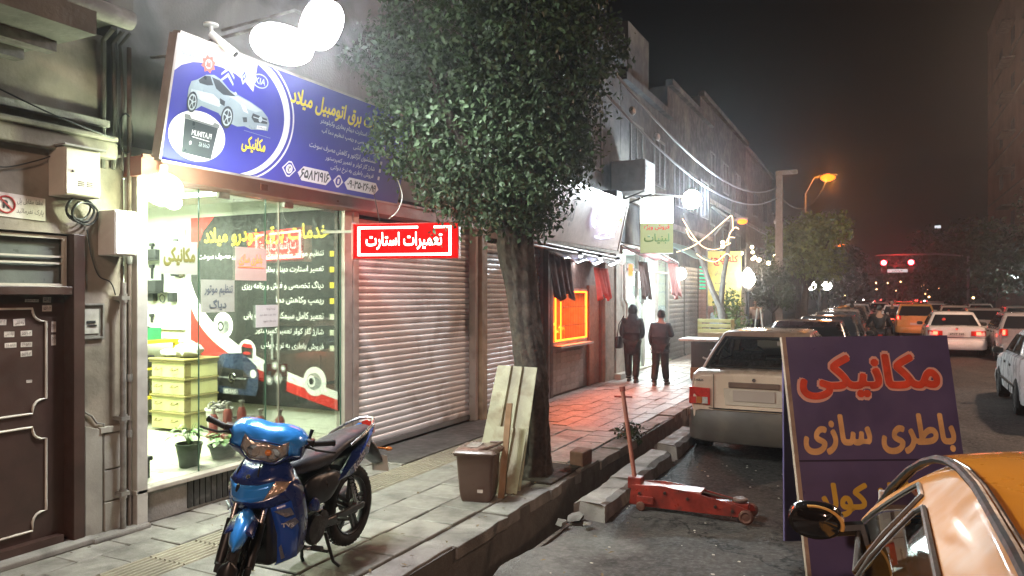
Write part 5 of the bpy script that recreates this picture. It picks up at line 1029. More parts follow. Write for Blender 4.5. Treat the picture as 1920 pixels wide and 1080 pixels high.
# ================================================================ trees
bark = mat('rough_bark', (.040, .027, .021), .9, var=.6, scale=9, bump=1.0, bscale=22, dirt=(.02, .014, .011), dscale=9, damt=.85)
def leaf_mat(name, c, tr=.25):
    m = mat(name, c, .55, var=.5, scale=1.6, bump=0, spec=.35)
    m.node_tree.nodes['Principled BSDF'].inputs['Subsurface Weight'].default_value = 0; return m
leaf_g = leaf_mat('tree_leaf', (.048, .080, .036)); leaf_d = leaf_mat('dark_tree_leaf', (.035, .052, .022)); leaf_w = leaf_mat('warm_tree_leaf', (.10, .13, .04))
def leaf_mesh(name, centers, normals, size, m, parent, seed=0, fold=.25, kind=None):
    """many single folded leaves as one crown mesh"""
    g = np.random.default_rng(seed); n = len(centers); c = np.asarray(centers)
    d = g.normal(size=(n, 3)); d[:, 2] -= .55; d /= np.linalg.norm(d, axis=1)[:, None]
    nn_ = np.asarray(normals)*.7+g.normal(size=(n, 3))*.6; nn_[:, 2] += .35
    w_ = np.cross(d, nn_); w_ /= np.linalg.norm(w_, axis=1)[:, None]+1e-9; up = np.cross(w_, d)
    s = size*g.uniform(.45, 1.35, n)[:, None]
    a = c; b = c+d*s*.45+w_*s*.27+up*s*fold*.35; e = c+d*s; f_ = c+d*s*.45-w_*s*.27+up*s*fold*.35
    inv = np.array(wmat(parent).inverted()) if parent is not None else np.eye(4)
    v = np.stack([a, b, e, f_], 1).reshape(-1, 3); v = v @ inv[:3, :3].T+inv[:3, 3]
    idx = np.arange(n)*4; F = np.stack([idx, idx+1, idx+2, idx, idx+2, idx+3], 1).reshape(-1)
    me = bpy.data.meshes.new(name); me.vertices.add(n*4); me.vertices.foreach_set('co', v.astype(np.float32).ravel())
    me.loops.add(n*6); me.loops.foreach_set('vertex_index', F.astype(np.int32)); me.polygons.add(n*2)
    me.polygons.foreach_set('loop_start', np.arange(n*2, dtype=np.int32)*3); me.update(calc_edges=True); me.validate()
    me.materials.append(m); o = bpy.data.objects.new(name, me); COL.objects.link(o); o.parent = parent
    if kind: o['kind'] = kind
    return o
def blob_points(blobs, n, seed, shell=.55, zs=1.0):
    """points in a union of blobs, denser near their surface; returns points and outward normals"""
    g = np.random.default_rng(seed); w_ = np.array([float(b[3])**2 for b in blobs]); w_ /= w_.sum(); pick = g.choice(len(blobs), n, p=w_)
    u = g.normal(size=(n, 3)); u /= np.linalg.norm(u, axis=1)[:, None]; r = shell+(1-shell)*g.random(n)**.6
    bb = np.array([b[:3] for b in blobs])[pick]; rr = np.array([float(b[3]) for b in blobs])[pick]
    p = bb+u*(r*rr*(1+.12*g.normal(size=n)))[:, None]*np.array([1, 1, zs]); return p, u
def branch_tree(t, limbs, m=bark):
    for (pts, rs) in limbs: M().tube(pts, rs, 10).build('limb', m, t, smooth=True)
t = thing('street_tree', 'big leafy street tree with rough leaning trunk rising between shutters and gutter', 'tree', (-3.2, 7.3, 0))
def trunk_mesh():
    path = [(-3.30, 7.22, -.05), (-3.30, 7.24, .12), (-3.30, 7.22, .5), (-3.30, 7.20, 1.0), (-3.36, 7.2, 1.5), (-3.42, 7.18, 2.0), (-3.48, 7.15, 2.4), (-3.48, 7.15, 2.75), (-3.54, 7.3, 3.2), (-3.40, 7.5, 4.0)]
    rs = [.22, .185, .168, .165, .158, .165, .18, .19, .12, .05]
    # resample finely and push the bark in and out
    P = []; RR = []
    for i in range(len(path)-1):
        for k in range(9):
            s = k/9; P.append(Vector(path[i]).lerp(Vector(path[i+1]), s)); RR.append(rs[i]*(1-s)+rs[i+1]*s)
    mm = M(); mm.tube(P, RR, 56); rnd = random.Random(4); out = []
    for idx, v in enumerate(mm.v):
        i, j = divmod(idx, 56)
        c = P[min(i, len(P)-1)]; d = Vector(v)-c; a = 2*PI*j/56; z = v[2]
        k = .06*math.sin(3*a+z*1.3)+.05*math.sin(9*a+3*math.sin(z*3.1))+.07*abs(math.sin(12*a+2.5*math.sin(z*6+a)+z*2))-.05*abs(math.sin(z*11+4*math.sin(a*3)))+rnd.uniform(-.03, .03)
        out.append(tuple(c+d*(1+k)))
    mm.v = out; mm.build('trunk', bark, t, smooth=60)
trunk_mesh()
branch_tree(t, [([(-3.4, 7.15, 2.5), (-3.6, 6.9, 3.0), (-3.9, 6.6, 3.6), (-4.1, 6.4, 4.2)], [.12, .09, .06, .03]), ([(-3.46, 7.2, 2.6), (-3.25, 7.4, 3.1), (-3.05, 7.5, 3.8), (-2.95, 7.6, 4.6)], [.12, .09, .06, .03]), ([(-3.4, 7.2, 2.8), (-3.5, 7.5, 3.6), (-3.4, 7.8, 4.6)], [.1, .07, .03])])
cb_ = [(-3.45, 7.2, 4.3, 1.05), (-3.95, 6.85, 3.75, .80), (-4.15, 6.7, 4.35, .72), (-3.05, 7.4, 3.85, .80), (-2.9, 7.5, 4.4, .70), (-3.45, 7.0, 3.35, .80), (-3.1, 7.3, 3.25, .66), (-3.9, 7.1, 3.2, .52), (-3.45, 7.2, 5.2, 1.0), (-3.0, 7.4, 5.1, .8), (-3.9, 7.0, 5.0, .85), (-2.85, 7.5, 3.5, .50), (-3.65, 6.7, 3.0, .42), (-3.15, 7.0, 2.95, .40), (-4.4, 6.6, 3.95, .45), (-3.45, 7.2, 6.0, 1.0), (-4.3, 6.7, 3.5, .40), (-4.45, 6.5, 4.4, .5), (-3.9, 6.8, 2.95, .35), (-3.35, 7.0, 2.95, .34), (-2.75, 7.5, 4.7, .6)]
g0 = np.random.default_rng(2); extra = [(b[0]+g0.normal()*b[3]*.75, b[1]+g0.normal()*b[3]*.6, b[2]+g0.normal()*b[3]*.6, b[3]*.30) for b in cb_ for _ in range(2)]
cb_ = [(b[0]-.28 if b[0] > -3.2 else b[0]-.05, *b[1:3], b[3]*(.92 if b[0] > -3.2 else 1)) for b in cb_]; extra = [(b[0]-.15, *b[1:]) for b in extra]
for _ in range(70):
    b = cb_[int(g0.integers(len(cb_)))]; d_ = g0.normal(size=3); d_ /= np.linalg.norm(d_); extra.append((b[0]+d_[0]*b[3]*1.05, b[1]+d_[1]*b[3], b[2]+d_[2]*b[3]*1.02, .13))
p_, n_ = blob_points(cb_+extra, 62000, 3); leaf_mesh('crown', p_, n_, .064, leaf_g, t, 4)
tw = M(); g1 = random.Random(6)
for i in range(70):
    k = g1.randrange(len(p_)); a = Vector(p_[k]); c = Vector((-3.35, 7.2, 3.9)); tw.tube([c.lerp(a, .35), c.lerp(a, .7)+Vector((g1.uniform(-.1, .1), g1.uniform(-.1, .1), .05)), a], [.012, .008, .003], 4)
tw.build('twigs', bark, t)
def small_tree(label, x, y, h, r, n, m, seed, trunk=.12, crown_z=None, size=.16, blobs=7, group='street trees down the road', lean=0):
    t = thing('street_tree', label, 'tree', (x, y, 0), 0, group); g = random.Random(seed); cz = crown_z or h*.68
    M().tube([(x, y, -.12), (x+.05, y, h*.3), (x+lean*.5, y+.05, h*.5), (x+lean, y, cz)], [trunk*1.25, trunk, trunk*.8, trunk*.4], 10).build('trunk', bark, t, smooth=True)
    B = []
    for i in range(blobs):
        a = g.uniform(0, 6.28); q = r*g.uniform(.2, .75); B.append((x+lean+q*math.cos(a), y+q*math.sin(a), cz+g.uniform(-.45, .55)*r, r*g.uniform(.35, .6)))
        M().tube([(x+lean*.5, y, h*.42), ((x+lean*.5+B[-1][0])/2, (y+B[-1][1])/2, (h*.42+B[-1][2])/2-.1), B[-1][:3]], [trunk*.5, trunk*.35, trunk*.15], 6).build('limb', bark, t, smooth=True)
    p, nrm = blob_points(B, n, seed, .35); leaf_mesh('crown', p, nrm, size, m, t, seed); return t
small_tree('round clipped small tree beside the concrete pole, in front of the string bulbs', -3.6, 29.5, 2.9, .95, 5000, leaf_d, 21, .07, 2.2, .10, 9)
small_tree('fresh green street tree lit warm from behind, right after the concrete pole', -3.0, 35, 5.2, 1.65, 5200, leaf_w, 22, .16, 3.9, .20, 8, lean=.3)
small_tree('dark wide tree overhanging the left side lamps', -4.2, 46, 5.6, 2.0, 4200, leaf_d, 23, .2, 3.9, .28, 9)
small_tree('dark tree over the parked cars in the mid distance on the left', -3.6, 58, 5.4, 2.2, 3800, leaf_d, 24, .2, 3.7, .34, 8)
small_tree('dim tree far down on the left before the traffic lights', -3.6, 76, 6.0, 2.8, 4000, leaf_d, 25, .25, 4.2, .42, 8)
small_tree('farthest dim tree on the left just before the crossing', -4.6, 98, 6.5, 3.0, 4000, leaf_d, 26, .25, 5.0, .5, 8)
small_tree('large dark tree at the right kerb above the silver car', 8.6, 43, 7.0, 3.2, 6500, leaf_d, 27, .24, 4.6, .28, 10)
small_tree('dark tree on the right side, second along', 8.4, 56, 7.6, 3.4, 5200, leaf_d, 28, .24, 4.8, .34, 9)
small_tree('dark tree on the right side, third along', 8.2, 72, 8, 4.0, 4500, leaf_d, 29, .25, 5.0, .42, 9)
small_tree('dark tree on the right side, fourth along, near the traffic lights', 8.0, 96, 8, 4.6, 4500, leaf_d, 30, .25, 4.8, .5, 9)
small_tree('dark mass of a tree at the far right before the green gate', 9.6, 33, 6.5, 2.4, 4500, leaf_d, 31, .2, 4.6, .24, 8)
o = leaf_mesh('tree_line', *blob_points([(x, 150+3*math.sin(x), 4+1.5*math.sin(x*1.7), 5) for x in range(-24, 34, 4)], 9000, 33, .4), .8, leaf_d, None, 33); tag(o, 'black line of distant trees closing the street beyond the traffic lights', 'trees', kind='stuff')
# pruned tree wound with rope light
t = thing('pruned_tree', 'bare pruned tree with forked stubs wound with glowing rope light', 'tree', (-4.0, 21, 0))
pale = mat('pale_bark', (.10, .085, .075), .85, var=.3, bump=.5)
def limb(pts, rs): M().tube(pts, rs, 9).build('limb', pale, t, smooth=True)
limb([(-3.86, 21.5, -.1), (-3.96, 21.46, 1.19), (-4.02, 21.43, 1.57), (-4.22, 21.33, 2.02), (-4.43, 21.23, 2.69), (-4.59, 21.15, 3.15), (-4.83, 21.03, 3.9), (-4.92, 20.98, 4.2)], [.13, .11, .10, .08, .07, .065, .055, .045])
limb([(-4.02, 21.43, 1.57), (-3.94, 21.46, 2.4), (-3.82, 21.52, 3.15), (-3.73, 21.57, 3.9), (-3.67, 21.6, 4.5)], [.09, .07, .06, .055, .05]); limb([(-3.73, 21.57, 4.0), (-3.96, 21.46, 4.17), (-4.21, 21.33, 4.4)], [.06, .055, .05])
rope = glow('rope_light', (1, .72, .42), 3)
def cat(pts, nm, r, m, par):
    out = []; P = [Vector(p) for p in pts]
    for i in range(len(P)-1):
        p0, p1, p2, p3 = P[max(i-1, 0)], P[i], P[i+1], P[min(i+2, len(P)-1)]
        for k in range(6): s = k/6; out.append(.5*((2*p1)+(p2-p0)*s+(2*p0-5*p1+4*p2-p3)*s*s+(3*p1-p0-3*p2+p3)*s**3))
    out.append(P[-1]); return M().tube(out, r, 6).build(nm, m, par, smooth=True)
rp = thing('rope_light', 'glowing warm rope light looped across the forked stubs of the pruned tree', 'rope light', (-4.2, 21.2, 3.5))
for L_ in ([(-5.1, 20.8, 3.1), (-4.7, 21.0, 3.26), (-4.29, 21.2, 3.59), (-3.86, 21.45, 4.02), (-3.70, 21.45, 4.1), (-3.68, 21.45, 3.7)], [(-4.95, 20.85, 4.04), (-4.70, 20.95, 3.59), (-4.43, 21.1, 3.25), (-4.09, 21.25, 3.17), (-3.73, 21.4, 3.35)], [(-4.85, 20.9, 3.75), (-4.75, 20.95, 3.5), (-4.5, 21.05, 3.35)], [(-4.59, 21.0, 3.05), (-4.36, 21.1, 2.88), (-4.09, 21.25, 2.84), (-3.85, 21.4, 3.05), (-3.74, 21.42, 2.98)], [(-3.80, 21.42, 3.3), (-3.76, 21.42, 3.6), (-3.62, 21.44, 3.78), (-3.52, 21.5, 3.74)], [(-3.86, 21.42, 3.35), (-3.78, 21.42, 3.5), (-3.62, 21.44, 3.5)]): cat(L_, 'rope_loop', .015, rope, rp)
lamp('rope_light_glow', 'POINT', (-4.1, 20.7, 3.3), 25, (1, .75, .45), .4)
random.seed(17); p_, n_ = blob_points([(-3.9, 22.2, 1.6, .5), (-3.7, 22.4, 1.0, .45), (-3.95, 22.3, .6, .4)], 1200, 41, .2)
t2 = thing('shrub', 'green shrub growing behind the pruned tree trunk by the folding easel', 'shrub', (-3.85, 22.3, 0)); leaf_mesh('foliage', p_, n_, .11, leaf_w, t2, 42); M().tube([(-3.85, 22.3, 0), (-3.85, 22.3, 1.2)], .03, 6).build('stem', bark, t2)
t = thing('easel', 'white folding A shaped easel legs standing behind the parked cars', 'easel', (-3.2, 23, 0))
for a in (-.22, .22): M().tube([(-3.2+a, 23, 0), (-3.2+a*.2, 23, 1.5)], .02, 6).build('leg', white_paint, t)
# yellow banner with red and dark writing
t = thing('banner', 'yellow hanging banner with red Persian headline beside the globe street lamp', 'banner', (-4.7, 24.5, 2.0))
yb = mat('yellow_banner_cloth', (.62, .55, .16), .7, var=.12, bump=.1); BA, BB = Vector((-4.95, 24.2, 0)), Vector((-3.95, 24.7, 0)); bu = (BB-BA).normalized(); bn = bu.cross(Z1)
M().obox(BA+Z1*1.55-bn*.02, bu*1.1, Z1*1.75, bn*.02).build('cloth', yb, t); lettering(t, 'کله پاچه', BA+bu*.55+Z1*3.0, bu, Z1, (.9, .35), mat('banner_red', (.45, .04, .03), .6, var=0, bump=0), .04, n_off=.003)
for s, z in (('سیراب شیردان', 2.6), ('آبگوشت', 2.3), ('حلیم', 2.0)): lettering(t, s, BA+bu*.55+Z1*z, bu, Z1, (.6, .16), gi, .02, n_off=.003)
M().tube([(-4.95, 24.2, 0), (-4.95, 24.2, 3.35)], .025, 6).tube([(-3.85, 24.75, 0), (-3.85, 24.75, 3.35)], .025, 6).build('post', galv, t)
# globe street lamp
t = thing('garden_lamp', 'short street lamp with a dazzling white pineapple globe beside the yellow banner', 'street lamp', (-3.7, 24.3, 0))
M().tube([(-3.75, 24.6, 0), (-3.75, 24.6, 2.0)], [.06, .045], 10).build('pole', black_m, t, smooth=True); M().lathe((-3.75, 24.6, 2.0), [(.05, 0), (.12, .06), (.13, .12), (.09, .15)], n=14).build('cup', galv, t, smooth=True)
M().lathe((-3.75, 24.6, 2.15), [(.09, 0), (.20, .12), (.23, .25), (.18, .42), (.09, .54), (.02, .62)], n=18).build('globe', glow('globe_white_glass', (1, .95, .88), 22), t, smooth=True)
lamp('garden_lamp_light', 'POINT', (-3.45, 24.3, 2.45), 150, (1, .93, .84), .2)
t = thing('twin_lamp', 'distant twin globe lamp glaring white above the dark parked cars', 'street lamp', (-3.2, 48, 0))
M().tube([(-3.2, 48, 0), (-3.2, 48, 2.2)], .06, 8).tube([(-3.6, 48, 2.2), (-2.8, 48, 2.2)], .04, 6).build('pole', black_m, t)
for x in (-3.65, -2.8): M().ball((x, 48, 2.45), .27, 12, 8).build('globe', glow('globe_white_glass', (1, .95, .88), 22), t, smooth=True)
lamp('twin_lamp_light', 'POINT', (-2.6, 47.4, 2.6), 160, (1, .93, .84), .2)
# concrete pole with the sodium lamp, and the row of sodium lamps
t = thing('utility_pole', 'square tapering concrete pole with short top arm standing among the parked cars', 'pole', (-3.45, 30, 0))
M().prism([(-3.62, 29.85, 0), (-3.28, 29.85, 0), (-3.28, 30.15, 0), (-3.62, 30.15, 0)], (0, 0, .01)).build('foot', conc, t)
mm = M(); mm.add([(-3.60, 29.87, 0), (-3.30, 29.87, 0), (-3.30, 30.13, 0), (-3.60, 30.13, 0), (-3.53, 29.92, 6.6), (-3.30, 29.92, 6.6), (-3.30, 30.08, 6.6), (-3.53, 30.08, 6.6)], [(0, 1, 5, 4), (1, 2, 6, 5), (2, 3, 7, 6), (3, 0, 4, 7), (4, 5, 6, 7)]); mm.build('shaft', mat('pale_pole_concrete', (.22, .19, .175), .8, var=.2, bump=.3, dirt=(.18, .15, .13)), t)
M().box(-3.55, -2.75, 29.93, 30.07, 6.45, 6.62).build('top_arm', conc, t); M().box(-3.60, -3.53, 29.83, 29.87, 4.6, 4.75).box(-3.50, -3.40, 29.83, 29.87, 3.2, 3.3).build('clamp', galv, t)
sod = glow('sodium_lamp', (1, .20, .012), 3.4)
def street_lamp(label, x, y, z, arm, e=0, s=1.0, pole=True):
    t = thing('street_lamp', label, 'street lamp', (x-arm, y, 0), 0, 'orange sodium street lamps')
    if pole: M().tube([(x-arm, y, 0), (x-arm, y, z*.9)], [.11, .07], 10).build('pole', alu_dark, t, smooth=True)
    M().tube([(x-arm, y, z*.9), (x-arm*.6, y, z+.05), (x-.2*s, y, z+.1)], .04, 8).build('arm', alu_dark, t, smooth=True)
    M().loft([(x-.35*s, y, z+.12, .08*s, .05*s), (x-.15*s, y, z+.12, .16*s, .10*s), (x+.2*s, y, z+.12, .17*s, .10*s), (x+.38*s, y, z+.11, .08*s, .05*s)], 12).build('hood', alu_dark, t, smooth=True)
    M().ball((x, y, z), (.32*s, .24*s, .18*s), 14, 8).build('lamp_glass', sod, t, smooth=True)
    if e: lamp('street_lamp_light', 'POINT', (x, y-.35, z-.25), e, (1, .27, .03), .2)
    return t
street_lamp('nearest orange sodium lamp hanging over the traffic from a wire span', -2.4, 42, 8.0, 1.1, 380, 1.15)
street_lamp('orange sodium lamp behind bare twigs, lower on the left', -4.45, 27.9, 4.55, 1.0, 40, .55, False)
street_lamp('small far orange sodium lamp left of the red traffic lights', -4.3, 104, 8.2, 1.2, 500, 1.4)
# sodium lamp of the same row, behind the viewpoint
lamp('street_lamp_behind', 'POINT', (2.6, -6.5, 7.0), 2600, (1, .66, .50), .3)
lamp('traffic_fill_lamp', 'POINT', (6.4, 24, 7.8), 3800, (1, .64, .44), .3)  # unseen lamp added across the road to light the traffic
# wires from the left roofs to the pole
def sag(a, b, d, n=14): a, b = Vector(a), Vector(b); return [a.lerp(b, i/n)-Vector((0, 0, d*4*(i/n)*(1-i/n))) for i in range(n+1)]
for i, (a, b, d, lab) in enumerate((((-3.6, 8.5, 5.6), (-3.5, 30, 6.0), 1.0, 'upper sagging bundle of overhead cable from the tree to the concrete pole'), ((-3.8, 9.0, 5.3), (-3.5, 30, 5.6), 1.0, 'lower sagging overhead cable from the tree to the concrete pole'), ((-3.45, 30, 5.7), (-2.4, 42, 8.0), 1.0, 'thin cable from the concrete pole to the nearest sodium lamp'))):
    o = M().tube(sag(a, b, d), .022 if i < 2 else .012, 6).build('overhead_cable', mat('grey_cable', (.20, .21, .23), .6, var=0, bump=0), smooth=True); tag(o, lab, 'cable')
for i, s in enumerate((.15, .22)):
    a = Vector((-3.7, 8.8, 5.4)); b = Vector((-3.5, 30, 5.8)); o = M().ball(a.lerp(b, s)-Vector((0, 0, 4*s*(1-s))), (.05, .12, .07), 8, 6).build('cable_joint', galv); tag(o, ['pale junction on the overhead cables nearest the tree crown', 'second pale junction on the overhead cables'][i], 'cable joint')
# traffic lights on a gantry and the little street name board
t = thing('traffic_light', 'gantry with two glowing red traffic lights over the road', 'traffic light', (6.4, 70, 0))
M().tube([(6.4, 70, -.1), (6.4, 70, 5.0), (4.2, 70, 5.25), (-.3, 70, 5.25)], [.12, .1, .08, .06], 8).build('gantry', alu_dark, t, smooth=True)
for i, x in enumerate((.33, 2.35)):
    h = M().box(x-.2, x+.2, 70, 70.25, 3.7, 4.95).build('head', black_m, t); 
    M().lathe((x, 70, 4.6), [(.001, -.02), (.21, -.02), (.21, 0)], (0, 1, 0), 16).build('red_lens', glow('traffic_red', (1, .03, .04), 60), h)
    for z in (4.2, 3.9): M().lathe((x, 70, z), [(.001, -.01), (.12, -.01), (.12, 0)], (0, 1, 0), 12).build('dark_lens', dark_void, h)
lamp('traffic_red_glow', 'POINT', (1.3, 69, 4.5), 260, (1, .03, .03), .3)
o = M().box(.6, 2.1, 69.9, 69.95, 3.78, 4.05).build('street_name_board', glow('lit_board', (.85, .75, .75), .8)); tag(o, 'narrow pale street name board hanging between the two red lights', 'sign')
lettering(o, 'خیابان', (1.35, 69.89, 3.915), X1, Z1, (.8, .18), ink, .02)
# right hand side of the street: buildings, gate, lamps
S_(M().box(8.02, 14, -8, 400, -.3, .0).build('pavement', brick_m))
building('very tall dark apartment block rising at the right edge above the trees', 60, 95, 0, 30, mat('night_block', (.36, .24, .2), .9, var=.2, scale=.3), x=10.5, depth=12, side=-1, win=((63, 2), (70, 2), (77, 2), (84, 2)), rows=(4, 8, 12, 16, 20, 24))
bb = building('dark brick house at the right edge with slanting bars on its wall', 40, 59.8, 0, 14, mat('night_brick', (.17, .11, .09), .9, var=.25), x=11.5, depth=10, side=-1, win=((43, 2), (50, 2)), rows=(4, 8))
for i in range(8):      # balconies of the tall block
    for y in (63, 77): M().box(9.5, 10.5, y-.3, y+3.4, 3.2+i*3.2, 3.35+i*3.2).build('balcony', conc, bb)
t = thing('metal_gate', 'green painted corrugated metal gate at the right edge of the street', 'gate', (9, 37, 0))
gg = mat('gate_green', (.05, .19, .13), .5, var=.2)
for i in range(9): M().box(8.95-.01*(i % 2), 9.0, 34.6+i*.9, 35.47+i*.9, .05, 3.0).build('gate_panel', gg, t)
t = thing('railing', 'pale vertical bar railing lit by lamps at the right edge', 'railing', (8.9, 48, 0))
for i in range(24): M().tube([(8.9, 43+i*.55, .05), (8.9, 43+i*.55, 4.2 if i % 4 == 0 else 3.4)], .035 if i % 4 else .07, 5).build('bar', galv, t)
M().tube([(8.9, 43, 3.3), (8.9, 56, 3.3)], .03, 5).tube([(8.9, 43, .5), (8.9, 56, .5)], .03, 5).build('rail', galv, t)
for i, (x, y, z, e) in enumerate(((8.2, 60, 3.2, 200), (8.5, 50, 2.6, 180), (8.6, 40.5, 2.3, 60))):
    t = thing('wall_lamp', ['cool white lamp among the right trees', 'brighter cool white lamp by the pale railing on the right', 'dim cool lamp near the green gate'][i], 'lamp', (x, y, z), 0, 'cool white lamps along the right side'); M().ball((x, y, z), .14+.06*(i < 2), 10, 8).build('globe', glow('cool_white_lamp', (.85, 1, .95), 18), t, smooth=True); M().tube([(x, y, z), (x+.5, y, z+.3)], .03, 6).build('arm', galv, t)
    lamp('wall_lamp_light', 'POINT', (x-.5, y-.5, z), e, (.85, 1, .93), .15)
o = M().box(5.5, 6.1, 95, 95.1, 9.3, 9.6).build('far_window_light', glow('far_window', (.8, .85, .9), 1.2)); tag(o, 'tiny pale lit panel floating against the tall dark block', 'light') 
# the row of tiny headlamps, signs and bulbs in the distance
random.seed(77)
cols_ = [glow('far_red', (1, .06, .05), 10), glow('far_white', (1, .95, .9), 14), glow('far_warm', (1, .6, .25), 12)]
names = ['tail lamp', 'headlamp', 'shop bulb']
far = [M(), M(), M()]
for i in range(60):
    k = random.choice((0, 0, 1, 2)); y = random.uniform(80, 170); x = random.uniform(-3.5, 8); z = random.uniform(.5, 1.0) if k != 2 else random.uniform(1.5, 4); r = random.uniform(.06, .13); far[k].ball((x, y, z), r, 6, 4)
for k in range(3): o = far[k].build('distant_lights', cols_[k]); tag(o, ['red tail lamps of the far traffic jam', 'white headlamps glittering in the far traffic', 'warm bulbs of far shops at the end of the street'][k], 'lights', kind='stuff')
# stall with white top
t = thing('street_stall', 'small street cabinet with a white table top and round handle beside the pruned tree', 'stall', (-3.6, 16.9, 0))
M().box(-3.75, -3.15, 16.6, 17.2, .0, .86).build('cabinet', mat('dark_cabinet', (.06, .055, .05), .5), t, bevel=.01); M().box(-4.0, -2.95, 16.5, 17.3, .88, .93).build('top', white_paint, t, bevel=.006)
M().torus((-3.4, 16.58, .62), (0, 1, 0), .12, .02, 16, 6, 0, PI).build('handle', white_paint, t); M().box(-3.75, -3.2, 16.55, 16.59, .05, .30).build('plank', mat('raw_wood', (.3, .2, .11), .7), t)
t = thing('crate', 'yellow slatted crate on the white stall top in front of the tree', 'crate', (-3.55, 18.3, .9))
for z in (1.0, 1.12, 1.24): M().box(-3.95, -3.15, 18.2, 18.22, z, z+.07).build('slat', yl, t); M().box(-3.95, -3.15, 18.58, 18.6, z, z+.07).build('slat', yl, t)
for x in (-3.95, -3.17): M().box(x, x+.02, 18.2, 18.6, .98, 1.32).build('post', yl, t)
M().box(-3.95, -3.15, 18.2, 18.6, .0, .98).build('stand', mat('raw_wood', (.3, .2, .11)), t)

# ================================================================ pavement objects near the camera
# corrugated yellow panel leaning on the trunk: two sheets
t = thing('folded_metal_sheet', 'peeling pale yellow folded metal panel leaning against the trunk behind the bin', 'panel', (-3.3, 6.6, 0))
yp = mat('peeling_yellow_paint', (.33, .31, .22), .55, var=.18, scale=6, bump=.3, dirt=(.16, .11, .06), dscale=6, damt=.75); 
def panel(xa, xb, y0, lean, h, ridges, m, nm='sheet'):
    mm = M(); pts = []
    prof = [(0, 0), (.0, .03)]; n = len(ridges)
    xs = [0.0]; ds = [0.0]
    for a, b in ridges: xs += [a-.012, a, b, b+.012]; ds += [0, .035, .035, 0]
    xs.append(1.0); ds.append(0)
    W = xb-xa; bot = [Vector((xa+W*(x), y0-d+.04*x, .0)) for x, d in zip(xs, ds)]; top_ = [Vector((xa+.06+W*x*.86, y0+lean-d+.04*x, h-.01*x)) for x, d in zip(xs, ds)]
    k = len(bot); mm.add(bot+top_, [(i, i+1, k+i+1, k+i) for i in range(k-1)]); return mm.build(nm, m, t, solid=.012)
panel(-3.62, -3.12, 6.48, .42, 1.17, [(.34, .38), (.62, .66)], yp); panel(-3.48, -3.10, 6.36, .22, .60, [(.55, .62)], yp, 'lower_sheet')
M().obox((-3.20, 6.20, .0), (.05, .02, 0), (-.04, .26, .85), (0, .02, 0)).build('batten', mat('rust_streaked_batten', (.28, .17, .09), .7, var=.3), t)
M().obox((-3.30, 6.26, .0), (.03, .01, 0), (.08, .12, .5), (0, .02, 0)).build('batten', yp, t)
# brown plastic bin
t = thing('dust_bin', 'brown plastic swing lid waste bin standing in front of the leaning panel', 'bin', (-3.48, 6.05, 0))
bnm = mat('brown_bin_plastic', (.105, .062, .048), .38, var=.12, bump=.05, dirt=(.16, .11, .09), dscale=3, damt=.4)
def rect_ring(cx, cy, hx, hy, z, rc=.03, n=5):
    o_ = []
    for (sx, sy, a0) in ((1, 1, 0), (-1, 1, 90), (-1, -1, 180), (1, -1, 270)):
        for k in range(n): a = R(a0+90*k/(n-1)); o_.append((cx+sx*(hx-rc)+rc*math.cos(a), cy+sy*(hy-rc)+rc*math.sin(a), z))
    return o_
def rings(L_, close=True):
    mm = M(); n = len(L_[0]); mm.add([p for r in L_ for p in r], [(i*n+j, i*n+(j+1) % n, (i+1)*n+(j+1) % n, (i+1)*n+j) for i in range(len(L_)-1) for j in range(n)]+([tuple(range(n))[::-1], tuple(range((len(L_)-1)*n, len(L_)*n))] if close else [])); return mm
ba = R(14)
def rot2(mm, c, a):
    mm.v = [(c[0]+(v[0]-c[0])*math.cos(a)-(v[1]-c[1])*math.sin(a), c[1]+(v[0]-c[0])*math.sin(a)+(v[1]-c[1])*math.cos(a), v[2]) for v in mm.v]; return mm
bc = (-3.36, 6.12)
rot2(rings([rect_ring(*bc, .135, .125, .0), rect_ring(*bc, .145, .135, .03), rect_ring(*bc, .155, .145, .12), rect_ring(*bc, .175, .165, .42), rect_ring(*bc, .195, .185, .425), rect_ring(*bc, .195, .185, .445)]), bc, ba).build('tub', bnm, t, smooth=35)
rot2(rings([rect_ring(*bc, .20, .19, .44), rect_ring(*bc, .205, .195, .455), rect_ring(*bc, .195, .185, .47), rect_ring(*bc, .15, .14, .495), rect_ring(bc[0], bc[1], .10, .11, .50)]), bc, ba).build('lid', mat('brown_lid', (.17, .12, .10), .3, var=.1, bump=.03), t, smooth=30)
rot2(M().tube([(bc[0]+.04, bc[1]-.15, .48), (bc[0]+.17, bc[1]-.15, .52), (bc[0]+.20, bc[1]+.12, .51), (bc[0]+.08, bc[1]+.14, .50)], .013, 8), bc, ba).build('lid_handle', bnm, t, smooth=True)
rot2(M().box(bc[0]-.09, bc[0]+.03, bc[1]-.12, bc[1]+.10, .496, .507), bc, ba).build('flap', mat('grey_flap', (.30, .27, .25), .25), t, bevel=.01)
M().obox((-3.28, 5.955, .10), (.05, .012, 0), (0, 0, .03), (0, -.004, 0)).build('label_sticker', stk, t)
